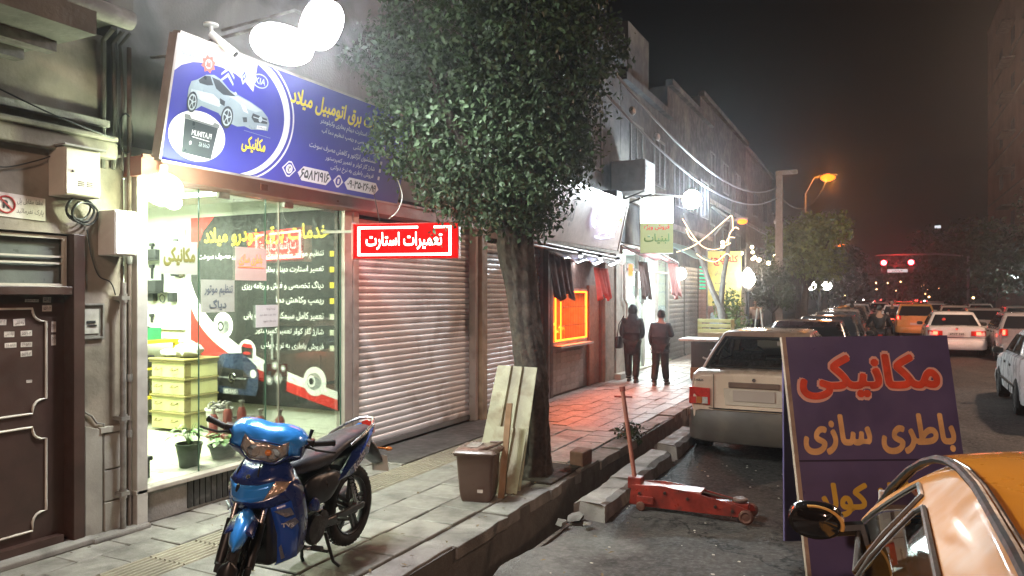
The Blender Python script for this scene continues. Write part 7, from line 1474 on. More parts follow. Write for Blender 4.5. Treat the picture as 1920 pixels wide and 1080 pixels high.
# orange roof skin between the strips, black ditch strips, chrome frame
zr = 1.465
def roof_skin(u, v):
    a = -1+2*u; y = -1.05+.04+(1.45+.02)*v; return (a*(.480+.075*max(0, v-.55)**1.5/.30), y+.075*(1-a*a)*(1 if v > .5 else -1)*abs(2*v-1)**3, zr-.030+.058*(1-a**2*.75)*(1-.0*(2*v-1)**4)-.030*abs(2*v-1)**5)
tx(M().grid(roof_skin, 28, 30), 'roof_skin', tx_p, smooth=True)
for sd in (-1, 1):
    path = [(sd*.495, -1.05, zr-.020), (sd*.500, -.8, zr-.008), (sd*.508, -.4, zr-.004), (sd*.512, -.19, zr-.005), (sd*.530, .07, zr-.010), (sd*.552, .24, zr-.022), (sd*.580, .37, zr-.042), (sd*.615, .48, zr-.078), (sd*.66, .60, zr-.14), (sd*.72, .75, zr-.25), (sd*.79, .93, zr-.42)]
    mm = M(); pp = [Vector(p_) for p_ in path]; 
    mm.tube(path, .015, 8); mm.v = [(v[0], v[1], v[2]) for v in mm.v]; tx(mm, 'roof_strip', blk_pl, smooth=True)
    tx(M().tube([(p_[0]-sd*.026, p_[1], p_[2]+.002) for p_ in path], .006, 6), 'strip_edge', chrome, smooth=True)
# mirror on the near side
mm = M().loft([(-.02, 0, 0, .05, .035), (.0, 0, 0, .10, .068), (.05, 0, 0, .112, .078), (.10, 0, 0, .10, .068), (.13, 0, 0, .06, .04)], 24, 2.6)
mm.v = [(-1.01+b, .66+a, 1.055+c_) for a, b, c_ in mm.v]; mir = tx(mm, 'mirror', mat('glossy_black_housing', (.012, .010, .010), .08, var=0, bump=0, coat=1, spec=.8), smooth=50)
mm = M().torus((-1.01, .645, 1.055), (0, 1, 0), .10, .008, 28, 6, R(-60), R(60)); mm.v = [(-1.01+(v[0]+1.01)*1.08, v[1], 1.055+(v[2]-1.055)*.72) for v in mm.v]; tx(mm, 'mirror_rim', yell, mir, smooth=True)
mm = M().lathe((-1.01, .655, 1.055), [(.001, 0), (.098, 0)], (0, -1, 0), 24); mm.v = [(-1.01+(v[0]+1.01)*1.08, v[1], 1.055+(v[2]-1.055)*.72) for v in mm.v]; tx(mm, 'mirror_glass', mat('dark_mirror_glass', (.10, .095, .09), .03, metal=1, var=0, bump=0), mir)
tx(M().tube([(-.93, .68, 1.03), (-.83, .72, 1.04)], .03, 8), 'mirror_arm', blk_pl, mir)
# seen through the front window: bright bands of the far glass, seat tops
seatm = mat('pale_seat_cover', (.30, .28, .25), .7, var=.5, scale=25)

# ================================================================ motorbike
mb_blue = mat('metallic_blue_paint', (.045, .33, .95), .18, metal=.2, var=.04, scale=3, bump=0, coat=1); mb_dark = mat('dark_blue_plastic', (.012, .03, .15), .3, var=.06, bump=0, coat=.5); mb_blk = mat('black_satin_plastic', (.012, .012, .014), .38, var=.1, bump=.04)
seat_m = mat('black_vinyl_seat', (.035, .034, .042), .5, var=.1, bump=.12, bscale=90); eng = mat('grimy_engine_metal', (.05, .048, .046), .5, metal=.6, var=.4, scale=14, bump=.3); steel = mat('satin_steel', (.4, .39, .38), .3, metal=.9, var=.1, bump=.05)
MB = thing('motorbike', 'glossy blue underbone motorbike on its centre stand with black seat, parked on the pavement', 'motorbike', (-3.515, 3.895, 0), R(-84))
TAIL = {'seat', 'grab_rail', 'tail_panel', 'tail_tip', 'tail_light', 'rear_mudguard', 'number_plate', 'rear_indicator'}
def mbp(mm, nm, m, par=None, **k):
    if nm in TAIL: mm.v = [(v[0]+.12*min(0, v[0]+.3), v[1], v[2]+.15*min(0, v[0]+.3)) for v in mm.v]
    k.setdefault('smooth', 45); return mm.build(nm, m, par or MB, local=True, **k)
def wheel(cx, cz, r, par, xf=None, front=False, w_=.042):
    a = M().torus((cx, 0, cz), (0, 1, 0), r-.042, w_, 44, 12); a.v = [(v[0], v[1]*.95, v[2]) for v in a.v]
    for k in range(44):       # tread blocks
        q = 2*PI*k/44; d = Vector((math.cos(q), 0, math.sin(q))); c = Vector((cx, 0, cz))+d*(r-.0)
        for s in (-1, 1): a.obox(c+Vector((0, s*.012-.004, 0))-d*.006, Vector((-d.z, 0, d.x))*.026, Vector((0, .012*s, 0)), d*.008)
    parts = [(a, 'tyre', tyre_m)]
    b = M().torus((cx, 0, cz), (0, 1, 0), r-.085, .016, 40, 8); b.v = [(v[0], v[1]*1.7, v[2]) for v in b.v]; parts.append((b, 'rim', mb_blk))
    for k in range(5):
        q = 2*PI*k/5+.5; d = Vector((math.cos(q), 0, math.sin(q))); s_ = Vector((-d.z, 0, d.x)); c = Vector((cx, 0, cz))
        for g in (-1, 1):
            e = M(); e.add([c+d*.03+s_*.028*g+Vector((0, -.014, 0)), c+d*.03+s_*.008*g+Vector((0, -.014, 0)), c+d*(r-.09)+s_*.010*g+Vector((0, -.010, 0)), c+d*(r-.09)+s_*.034*g+Vector((0, -.010, 0)),
                           c+d*.03+s_*.028*g+Vector((0, .014, 0)), c+d*.03+s_*.008*g+Vector((0, .014, 0)), c+d*(r-.09)+s_*.010*g+Vector((0, .010, 0)), c+d*(r-.09)+s_*.034*g+Vector((0, .010, 0))], [(0, 1, 2, 3), (4, 7, 6, 5), (0, 4, 5, 1), (1, 5, 6, 2), (2, 6, 7, 3), (3, 7, 4, 0)]); parts.append((e, 'spoke', mb_blk))
    parts.append((M().lathe((cx, -.06, cz), [(.001, 0), (.05, 0), (.05, .03), (.035, .035), (.035, .09), (.06, .095), (.06, .12), (.001, .12)], (0, 1, 0), 20), 'hub', eng))
    if front: parts.append((M().lathe((cx, .045, cz), [(.05, 0), (.105, 0), (.105, .004), (.05, .004)], (0, 1, 0), 28), 'brake_disc', steel))
    w0 = None
    for mm, nm, m in parts:
        if xf: mm.v = [xf(v) for v in mm.v]
        if w0 is None: w0 = mbp(mm, 'wheel' if nm == 'tyre' else nm, m)
        else: mbp(mm, nm, m, w0)
    return w0
wheel(-.60, .325, .295, MB)
AX = Vector((-.42, 0, .907)).normalized(); AO = Vector((.40, 0, .80)); STEER = R(33)
rotS = Matrix.Translation(AO) @ Matrix.Rotation(STEER, 4, AX) @ Matrix.Translation(-AO)
xs = lambda v: tuple(rotS @ Vector(v))
def mbs(mm, nm, m, par=None, **k): mm.v = [xs(v) for v in mm.v]; return mbp(mm, nm, m, par, **k)
wheel(.66, .285, .285, MB, xs, True, .036)
# fork
for s in (-1, 1):
    f = mbs(M().tube([(.655, s*.085, .285), (.60, s*.085, .41), (.545, s*.085, .53)], [.030, .032, .030], 12), 'fork_leg', mb_blk); mbs(M().tube([(.545, s*.085, .53), (.46, s*.085, .72)], .017, 10), 'fork_tube', steel, f)
    mbs(M().box(.63, .69, s*.085-.02, s*.085+.02, .25, .31), 'axle_clamp', eng, f, bevel=.006)
mbs(M().box(.40, .52, -.11, .11, .68, .73), 'fork_yoke', mb_blk, bevel=.01); mbs(M().tube([(.46, 0, .70), (.40, 0, .86), (.36, 0, .98)], .028, 10), 'steering_stem', mb_blk)
# front mudguard: narrow arched blade
def blade(cx, cz, r, a0, a1, w0, w1, m, nm, sf=mbs, lip=.03, par=None, point=True):
    def fn(u, v):
        a = a0+(a1-a0)*u; w_ = w0+(w1-w0)*u
        if point: w_ *= max(.12, min(1, (1-abs(2*u-1)**5)))
        q = (2*v-1); rr = r-lip*abs(q)**2.2; return (cx+rr*math.cos(a), q*w_, cz+rr*math.sin(a))
    return sf(M().grid(fn, 22, 10), nm, m, par, solid=.005, smooth=60)
blade(.655, .285, .345, R(38), R(116), .045, .075, mb_blue, 'front_mudguard', lip=.055); blade(.655, .285, .33, R(60), R(150), .085, .07, mb_dark, 'mudguard_base', lip=.05, point=False)
blade(.655, .285, .318, R(-15), R(30), .05, .06, mb_blk, 'mudguard_flap')
# handlebar cowl with angular blue panels
SOFT = {'handlebar_cowl', 'cowl_wing', 'cowl_lower', 'cowl_chin', 'front_nose', 'nose_panel', 'upper_cheek', 'belly_cowl', 'shield_centre', 'side_panel', 'side_accent', 'blue_corner', 'tail_tip', 'rear_mudguard'}
def hull(pts, nm, m, sf=mbs, par=None, bevel=.007, soft=None, **k):
    if soft is None: soft = nm in SOFT
    if soft:
        c_ = Vector((0, 0, 0))
        for p_ in pts: c_ += Vector(p_)/len(pts)
        pts = [tuple(c_+(Vector(p_)-c_)*1.14) for p_ in pts]; bevel = 0; k['sub'] = 2
    bm = bmesh.new(); [bm.verts.new(p) for p in pts]; bmesh.ops.convex_hull(bm, input=bm.verts); bm.verts.ensure_lookup_table()
    vs = [v.co[:] for v in bm.verts if v.link_faces]; ix = {v.index: i for i, v in enumerate([v for v in bm.verts if v.link_faces])}
    bm.verts.index_update(); ix = {}; j = 0
    for v in bm.verts:
        if v.link_faces: ix[v] = j; j += 1
    fs = [tuple(ix[v] for v in f.verts) for f in bm.faces]; bm.free(); return sf(M().add(vs, fs), nm, m, par, bevel=bevel, smooth=True if soft else 30, **k)
sy = lambda P: [(a, b, c) for a, b, c in P]+[(a, -b, c) for a, b, c in P]
def panels(V, groups, sf, par=None):
    """mirrored hand-placed fairing panels: V name -> point on the left half; groups of (part name, material, faces, thickness)"""
    first = None
    todo = []
    for nm, m_, faces, th in groups:
        off = all(V[k][1] > .001 for f in faces for k in f.split()); todo += [(nm, m_, faces, th, (1,)), (nm, m_, faces, th, (-1,))] if off else [(nm, m_, faces, th, (1, -1))]
    for nm, m_, faces, th, gs in todo:
        mm = M()
        for g in gs:
            for f in faces:
                pts = [(V[k][0], V[k][1]*g, V[k][2]) for k in f.split()]; mm.add(pts, [tuple(range(len(pts)))])
        bm = bmesh.new(); vv = [bm.verts.new(p_) for p_ in mm.v]
        for f in mm.f:
            try: bm.faces.new([vv[i] for i in f])
            except ValueError: pass
        bmesh.ops.remove_doubles(bm, verts=bm.verts, dist=.0008); bmesh.ops.recalc_face_normals(bm, faces=bm.faces)
        bmesh.ops.subdivide_edges(bm, edges=bm.edges, cuts=2, use_grid_fill=True, smooth=.55)
        bm.verts.index_update(); mm = M(); mm.v = [v.co[:] for v in bm.verts]; mm.f = [tuple(v.index for v in f.verts) for f in bm.faces]; bm.free()
        o_ = sf(mm, nm, m_, par or first, smooth=38, solid=th)
        if first is None and par is None: first = o_
    return first
CV = dict(a0=(.35, 0, 1.10), a1=(.34, .10, 1.108), a2=(.31, .19, 1.085), a3=(.29, .25, 1.02), b0=(.465, 0, 1.062), b1=(.455, .085, 1.068), b2=(.415, .17, 1.072), b3=(.36, .24, 1.015), c0=(.512, 0, 1.012), c1=(.502, .07, 1.0), c2=(.482, .135, 1.036), c3=(.435, .205, .998),
          d0=(.507, 0, .900), d1=(.497, .075, .893), d2=(.466, .145, .945), d3=(.415, .215, .940), e0=(.455, 0, .865), e1=(.445, .08, .868), e2=(.41, .15, .895), e3=(.35, .215, .915), f3=(.27, .23, .95))
cowl = panels(CV, [('handlebar_cowl', mb_blue, ['a0 a1 b1 b0', 'a1 a2 b2 b1', 'a2 a3 b3 b2', 'b0 b1 c1 c0', 'b1 b2 c2 c1', 'b2 b3 c3 c2', 'c2 c3 d3 d2'], .008),
   ('headlight', mat('headlight_glass', (.62, .56, .50), .12, var=.3, scale=26, bump=.5, bscale=60, coat=1, metal=.6), ['c0 c1 d1 d0', 'c1 c2 d2 d1'], .006),
   ('cowl_lower', mb_dark, ['d0 d1 e1 e0', 'd1 d2 e2 e1', 'd2 d3 e3 e2', 'a3 b3 c3 f3', 'c3 d3 e3 f3'], .008)], mbs)
mbs(M().tube([(.50, -.10, 1.012), (.514, 0, 1.016), (.50, .10, 1.012)], .004, 6), 'cowl_crease', mb_dark, cowl)
for s in (-1, 1): mbs(M().lathe((.514, s*.06, .948), [(.040, 0), (.034, -.010), (.001, -.014)], (1, 0, -.1), 16), 'reflector', chrome, cowl)
mbs(M().lathe((.520, .03, .955), [(.020, 0), (.014, .008), (.001, .012)], (1, 0, 0), 12), 'parking_bulb', mat('amber_glow_glass', (.8, .25, .05), .15, var=0, bump=0, coat=1), cowl)
# bars, grips, levers
for s in (-1, 1):
    mbs(M().tube([(.36, s*.10, .985), (.34, s*.22, .995), (.30, s*.30, 1.01)], .012, 8), 'handlebar', mb_blk)
    g_ = mbs(M().tube([(.31, s*.275, 1.005), (.255, s*.385, 1.02)], [.019, .020], 12), 'grip', black_m); mbs(M().tube([(.255, s*.385, 1.02), (.248, s*.40, 1.022)], .023, 12), 'bar_end', mb_blk, g_)
    mbs(M().box(.28, .35, s*.25-.03, s*.25+.03, .975, 1.035), 'switch_pod', mb_blk, bevel=.01)
    mbs(M().tube([(.36, s*.25, .995), (.39, s*.30, .99), (.36, s*.38, .985), (.335, s*.42, .985)], [.009, .008, .007, .009], 7), 'lever', mat('dark_lever', (.05, .05, .05), .35, metal=.6))
mbs(M().tube([(.30, .24, 1.03), (.29, .245, 1.09)], [.010, .013], 8), 'mirror_stub', mb_blk)
# front shield: blue nose, indicators, dark wings sweeping down
NV = dict(p0=(.45, 0, .85), p1=(.42, .09, .86), p2=(.34, .16, .87), q0=(.552, 0, .745), q1=(.53, .085, .745), q2=(.475, .17, .765), q3=(.39, .225, .75), r0=(.590, 0, .655), r1=(.568, .06, .648), r2=(.53, .12, .655), r3=(.45, .21, .70),
          s0=(.54, 0, .60), s1=(.525, .08, .60), s2=(.49, .145, .605), s3=(.41, .235, .64), t2=(.435, .15, .43), t3=(.36, .255, .46), u2=(.385, .11, .235), u3=(.31, .20, .26), x2=(.36, .07, .20), v3=(.29, .235, .70), w3=(.24, .235, .48), y3=(.22, .19, .29), z0=(.34, .16, .80))
nose = panels(NV, [('front_nose', mb_dark, ['p0 p1 q1 q0', 'p1 p2 q2 q1', 'p2 v3 q3 q2', 'r0 r1 s1 s0', 'r1 r2 s2 s1', 'r2 r3 s3 s2'], .008),
   ('nose_panel', mb_blue, ['q0 q1 r1 r0', 'q1 q2 r2 r1'], .008), ('indicator_lens', mat('smoky_clear_lens', (.55, .42, .32), .1, var=.35, scale=30, bump=.5, bscale=60, coat=1, metal=.4), ['q2 q3 r3 r2'], .006),
   ('leg_shield', mat('navy_fairing', (.018, .08, .42), .22, var=.03, bump=0, coat=.8), ['s2 s3 t3 t2', 't2 t3 u3 u2', 'u2 u3 x2'], .008), ('leg_shield_side', mb_dark, ['q3 v3 s3 r3', 's3 v3 w3 t3', 't3 w3 y3 u3'], .008)], mbp)
mbp(M().lathe((.515, 0, .79), [(.015, 0), (.013, .004), (.001, .005)], (.75, 0, .65), 12), 'round_badge', chrome, nose)
mbp(M().box(.28, .44, -.10, .10, .22, .66), 'inner_shield', mb_blk, bevel=.03)
for s in (-1, 1):
    sfm = mat('silver_decal', (.20, .22, .28), .3, metal=.4, bump=0)
    mbp(M().prism([(.484, s*.16, .585), (.425, s*.237, .60), (.40, s*.245, .555), (.44, s*.21, .545)], (.004, s*.010, 0)), 'silver_flash', sfm)
    mbp(M().prism([(.425, s*.19, .50), (.385, s*.245, .53), (.36, s*.255, .50), (.39, s*.22, .46)], (.006, s*.008, 0)), 'silver_flash', sfm)
    mbp(M().prism([(.400, s*.135, .34), (.395, s*.15, .36), (.37, s*.155, .27), (.378, s*.135, .26)], (.012, s*.010, 0)), 'silver_flash', sfm)
lettering(MB, 'TVS', wmat(MB) @ Vector((.415, .215, .49)), (wmat(MB).to_3x3() @ Vector((-.62, .78, .0))), (wmat(MB).to_3x3() @ Vector((.1, 0, 1))), (.075, .026), mat('badge_white', (.6, .62, .68), .4, bump=0, var=0), .03, n_off=.006)
# spine, side panels, tail
mbp(M().loft([(.40, 0, .66, .10, .10, .5), (.30, 0, .56, .10, .09, .4), (.20, 0, .50, .105, .08, .1), (.08, 0, .50, .115, .09), (-.05, 0, .56, .125, .13), (-.2, 0, .62, .12, .12)], 18, 2.6), 'spine_cover', mb_blk)
for s in (-1, 1):
    hull([(.16, s*.12, .70), (.12, s*.14, .56), (.05, s*.15, .46), (-.12, s*.145, .48), (-.30, s*.15, .58), (-.34, s*.15, .68), (-.1, s*.145, .73), (.0, s*.05, .6), (-.25, s*.05, .62)], 'side_panel', mb_blk, sf=mbp)
    hull([(.10, s*.145, .56), (.07, s*.16, .44), (-.05, s*.165, .44), (.02, s*.16, .60), (.12, s*.13, .50), (0, s*.12, .5)], 'side_accent', mb_dark, sf=mbp, bevel=.006)
    hull([(.19, s*.14, .46), (.15, s*.165, .41), (.13, s*.16, .36), (.18, s*.13, .38), (.14, s*.12, .42)], 'blue_corner', mb_blue, sf=mbp, bevel=.006)
    hull([(-.22, s*.150, .60), (-.30, s*.157, .62), (-.55, s*.14, .78), (-.74, s*.10, .93), (-.80, s*.06, .985), (-.82, s*.045, .93), (-.66, s*.11, .76), (-.42, s*.14, .62), (-.5, s*.08, .78), (-.7, s*.05, .88), (-.30, s*.10, .62)], 'tail_panel', mb_dark, sf=mbp)
    hull([(-.70, s*.105, .915), (-.80, s*.065, 1.0), (-.84, s*.045, .97), (-.82, s*.05, .93), (-.74, s*.095, .87), (-.76, s*.03, .95)], 'tail_tip', mb_blue, sf=mbp, bevel=.006)
o_ = wmat(MB) @ Vector((-.47, .158, .705)); d_ = wmat(MB).to_3x3() @ Vector((-.84, -.12, .48)).normalized(); 
lettering(MB, 'Rockz', o_, d_, (wmat(MB).to_3x3() @ Vector((.55, .0, .80))), (.20, .055), mat('badge_white', (.6, .62, .68), .4, bump=0, var=0), .03, n_off=.016, slant=.15)
seat = M().loft([(.20, 0, .735, .05, .03, .3), (.17, 0, .75, .09, .055, .25), (.08, 0, .765, .115, .065, .1), (-.05, 0, .765, .13, .068, 0), (-.20, 0, .77, .135, .065, -.05), (-.30, 0, .80, .13, .062, -.25), (-.38, 0, .835, .125, .055, -.3), (-.52, 0, .875, .115, .05, -.2), (-.65, 0, .905, .10, .045, -.2), (-.74, 0, .93, .07, .035, -.2), (-.77, 0, .94, .03, .02, -.2)], 22, 2.7)
mbp(seat, 'seat', seat_m, smooth=70)
for s in (-1, 1): mbp(M().tube([(-.42, s*.125, .83), (-.55, s*.14, .90), (-.70, s*.115, .965), (-.80, s*.06, 1.01), (-.82, 0, 1.015)], .011, 8), 'grab_rail', steel)
hull(sy([(-.80, .05, .985), (-.86, .03, .96), (-.85, .04, .90), (-.78, .06, .88), (-.80, .0, 1.0)]), 'tail_light', red_lens, sf=mbp, bevel=.006)
hull(sy([(-.74, .07, .86), (-.80, .09, .78), (-.93, .07, .66), (-.98, .05, .60), (-.90, .05, .70), (-.72, .05, .78), (-.84, .03, .84)]), 'rear_mudguard', mb_blk, sf=mbp)
mbp(M().prism([(-.985, -.075, .58), (-.985, .075, .58), (-.955, .075, .71), (-.955, -.075, .71)], (-.006, 0, 0)), 'number_plate', mat('plate_white', (.62, .60, .56), .45)) 
for s in (-1, 1): mbp(M().tube([(-.86, s*.05, .78), (-.87, s*.13, .775)], .008, 6).ball((-.87, s*.15, .775), (.022, .03, .018), 10, 6), 'rear_indicator', amb_lens)
# engine, exhaust, swingarm, shocks, stands
en = mbp(M().box(-.12, .16, -.10, .10, .26, .42), 'engine', eng, bevel=.03); mbp(M().lathe((.0, .10, .33), [(.10, 0), (.105, .015), (.09, .04), (.001, .045)], (0, 1, 0), 24), 'crank_cover', eng, en); mbp(M().lathe((-.10, .10, .37), [(.06, 0), (.06, .02), (.001, .025)], (0, 1, 0), 18), 'sprocket_cover', eng, en)
for k in range(7): mbp(M().box(.16+k*.022, .17+k*.022, -.07, .07, .27, .40), 'cooling_fin', eng, en)
mbp(M().tube([(.30, -.02, .32), (.30, -.09, .24), (.15, -.12, .20), (-.15, -.13, .20)], .017, 8), 'exhaust_pipe', steel); mbp(M().tube([(-.12, -.14, .22), (-.30, -.15, .25), (-.82, -.16, .36)], [.03, .045, .045], 16), 'silencer', mat('dark_heat_shield', (.06, .06, .06), .4, metal=.6))
for s in (-1, 1):
    mbp(M().tube([(-.14, s*.08, .33), (-.60, s*.075, .325), (-.68, s*.075, .325)], [.020, .016, .016], 8), 'swingarm', mb_blk)
    sh_ = mbp(M().tube([(-.55, s*.10, .36), (-.42, s*.115, .66)], .016, 10), 'shock_absorber', steel); mbp(M().tube([(-.55+.13*q/60+.0, s*(.10+.015*q/60)+.028*math.cos(q*.9), .38+.24*q/60+.028*math.sin(q*.9)*.4) for q in range(61)], .006, 5), 'spring', mb_blk, sh_)
    mbp(M().tube([(.10, s*.08, .24), (.10, s*.22, .245)], .011, 8).tube([(.10, s*.17, .245), (.10, s*.245, .245)], .018, 8), 'foot_peg', black_m); mbp(M().tube([(-.28, s*.12, .32), (-.28, s*.21, .33)], .014, 8), 'rear_foot_peg', black_m)
    mbp(M().tube([(-.16, s*.09, .26), (-.20, s*.13, .05), (-.24, s*.15, .008)], [.013, .012, .014], 8), 'centre_stand_leg', mb_blk)
mbp(M().tube([(-.18, -.10, .12), (-.18, .10, .12)], .010, 6), 'stand_cross_bar', mb_blk)
mbp(M().obox((-.34, .085, .27), (.30, 0, .03), (0, .012, 0), (-.01, 0, .05)).box(-.66, -.30, .088, .10, .30, .345), 'chain_guard', mb_blk, bevel=.006)
mbp(M().tube([(-.02, .12, .235), (.05, .145, .225), (.14, .15, .25)], .008, 6).ball((.145, .165, .252), (.014, .024, .012), 8, 6), 'gear_lever', steel)
mbp(M().tube([(.42, .03, .90), (.50, .06, .80), (.47, .07, .72)], .005, 5), 'brake_cable', wire_m); mbp(M().tube([(.38, -.10, .92), (.47, -.12, .80), (.52, -.10, .60), (.60, -.07, .42)], .005, 5), 'brake_cable', wire_m)
mbp(M().loft([(-.40, 0, .62, .09, .05), (-.52, 0, .66, .09, .05, -.5), (-.66, 0, .70, .09, .04, -.5), (-.74, 0, .74, .08, .03, -.5)], 14, 2.6), 'inner_mudguard', mb_blk)
# ================================================================ people
def skin_mesh(name, verts, edges, radii, m, parent, sub=2, root=0):
    me = bpy.data.meshes.new(name); me.from_pydata([tuple(v) for v in verts], edges, []); o = bpy.data.objects.new(name, me); COL.objects.link(o); o.parent = parent; me.materials.append(m)
    s = o.modifiers.new('skin', 'SKIN'); s.use_smooth_shade = True
    if not me.skin_vertices: 
        bpy.context.view_layer.objects.active = o
    for i, r in enumerate(radii):
        me.skin_vertices[0].data[i].radius = r if isinstance(r, tuple) else (r, r)
    me.skin_vertices[0].data[root].use_root = True
    q = o.modifiers.new('sub', 'SUBSURF'); q.levels = q.render_levels = sub; return o
def figure(label, loc, rz, J, sk, top, bot, shoe, hair, group=None, name='person', extra=None, coat=0, hood=False, scale=1):
    """J: joint positions (metres, local, facing +Y)"""
    t = thing(name, label, 'person', loc, rz, group); t.scale = (scale,)*3
    order = ['pelvis', 'waist', 'chest', 'neck', 'crown', 'hipL', 'kneeL', 'ankleL', 'toeL', 'hipR', 'kneeR', 'ankleR', 'toeR', 'shL', 'elL', 'wrL', 'haL', 'shR', 'elR', 'wrR', 'haR']
    V = [Vector(J[k]) for k in order]; ix = {k: i for i, k in enumerate(order)}
    E_ = [('pelvis', 'waist'), ('waist', 'chest'), ('chest', 'neck'), ('neck', 'crown'), ('pelvis', 'hipL'), ('hipL', 'kneeL'), ('kneeL', 'ankleL'), ('ankleL', 'toeL'), ('pelvis', 'hipR'), ('hipR', 'kneeR'), ('kneeR', 'ankleR'), ('ankleR', 'toeR'), ('chest', 'shL'), ('shL', 'elL'), ('elL', 'wrL'), ('wrL', 'haL'), ('chest', 'shR'), ('shR', 'elR'), ('elR', 'wrR'), ('wrR', 'haR')]
    rad = dict(pelvis=(.145, .11), waist=(.125, .095), chest=(.15, .11), neck=(.052, .052), crown=(.05, .05), hipL=.09, kneeL=.062, ankleL=.042, toeL=.035, hipR=.09, kneeR=.062, ankleR=.042, toeR=.035, shL=.062, elL=.045, wrL=.030, haL=.026, shR=.062, elR=.045, wrR=.030, haR=.026)
    body = skin_mesh('body', V, [(ix[a], ix[b]) for a, b in E_], [rad[k] for k in order], sk, t)
    # head with face, ears; five fingers on each hand
    hc = Vector(J['crown'])+Vector((0, .012, .05)); mm = M().ball(hc, (.076, .094, .115), 16, 12)
    out = []
    for v in mm.v:
        d = Vector(v)-hc
        if d.y > 0 and d.z < 0: d.x *= 1-.18*(-d.z/.115)
        out.append(tuple(hc+d))
    mm.v = out; mm.add([hc+Vector(p_) for p_ in ((-.012, .09, -.02), (.012, .09, -.02), (0, .118, -.028), (0, .092, .02))], [(0, 1, 2), (0, 2, 3), (1, 3, 2), (0, 3, 1)])
    for s in (-1, 1): mm.ball(hc+Vector((s*.077, 0, -.01)), (.012, .02, .03), 8, 6)
    hd = mm.build('head', sk, t, local=True, smooth=True)
    for s in (-1, 1): M().ball(hc+Vector((s*.03, .084, .008)), (.010, .006, .006), 6, 4).build('eye', ink, hd, local=True)
    M().box(hc.x-.02, hc.x+.02, hc.y+.082, hc.y+.088, hc.z-.058, hc.z-.052).build('mouth', mat('lip', (.25, .09, .08), .5), hd, local=True)
    for s in ('L', 'R'):
        w_, h_ = Vector(J['wr'+s]), Vector(J['ha'+s]); d = (h_-w_).normalized(); sd = d.orthogonal().normalized(); n_ = d.cross(sd); mm = M()
        for k, (o_, l) in enumerate(((-.028, .06), (-.010, .075), (.010, .07), (.028, .055))): mm.tube([h_+sd*o_*.8, h_+sd*o_+d*l*.55+n_*.006, h_+sd*o_+d*l*.9+n_*.028], [.009, .008, .006], 6)
        mm.tube([w_+d*.02+sd*.02, w_+d*.05+sd*.05, w_+d*.075+sd*.05+n_*.01], [.011, .009, .007], 6); mm.build('hand', sk, t, local=True, smooth=True)
    # clothes
    tp_ = ['pelvis', 'waist', 'chest', 'shL', 'elL', 'wrL', 'shR', 'elR', 'wrR']; rt = dict(pelvis=(.175+coat*.03, .14+coat*.02), waist=(.16+coat*.03, .125+coat*.02), chest=(.18+coat*.02, .14), shL=.085, elL=.064, wrL=.050, shR=.085, elR=.064, wrR=.050)
    VT = [Vector(J[k]) for k in tp_]; ET = [(0, 1), (1, 2), (2, 3), (3, 4), (4, 5), (2, 6), (6, 7), (7, 8)]; RT = [rt[k] for k in tp_]
    if coat: 
        hemz = J['pelvis'][2]-coat; VT.append(Vector((J['pelvis'][0], J['pelvis'][1], hemz))); ET.append((0, len(VT)-1)); RT.append((.19, .15))
    skin_mesh('jacket', VT, ET, RT, top, t)
    bp_ = ['pelvis', 'hipL', 'kneeL', 'ankleL', 'hipR', 'kneeR', 'ankleR']; rb = [(.155, .12), .115, .088, .078, .115, .088, .078]
    skin_mesh('trousers', [Vector(J[k])-(Vector((0, 0, .0)) if 'ankle' not in k else Vector((0, 0, -.02))) for k in bp_], [(0, 1), (1, 2), (2, 3), (0, 4), (4, 5), (5, 6)], rb, bot, t)
    for s in ('L', 'R'):
        a, b = Vector(J['ankle'+s]), Vector(J['toe'+s]); mm = M(); d = (b-a); d.z = 0; d = d.normalized() if d.length > .01 else Vector((0, 1, 0)); z0 = min(a.z, b.z)-.045; si = Vector((-d.y, d.x, 0))
        mm.loft([(-.07, 0, .035, .03, .033), (0, 0, .045, .042, .045), (.10, 0, .035, .048, .035), (.17, 0, .022, .035, .022), (.185, 0, .018, .015, .012)], 14, 2.5); mm.v = [tuple(Vector((a.x, a.y, z0))+d*p_[0]+si*p_[1]+Vector((0, 0, p_[2]))) for p_ in mm.v]; mm.build('shoe', shoe, t, local=True, smooth=True)
    for s in ('L', 'R'):      # trouser and sleeve hems
        a, b = Vector(J['ankle'+s]), Vector(J['knee'+s]); d = (b-a).normalized(); M().tube([a+d*.0, a+d*.03], [.062, .060], 12).build('hem', bot, t, local=True, smooth=True)
    if hood:
        M().ball(hc+Vector((0, -.018, -.005)), (.105, .118, .140), 16, 12).lathe(hc+Vector((0, -.03, -.10)), [(.085, .05), (.10, -.02), (.155, -.12), (.20, -.20)], (0, 0, 1), 20).build('headscarf', hair, t, local=True, smooth=True)
    else: M().ball(hc+Vector((0, -.016, .022)), (.083, .095, .108), 16, 12).build('hair', hair, t, local=True, smooth=True)
    return t
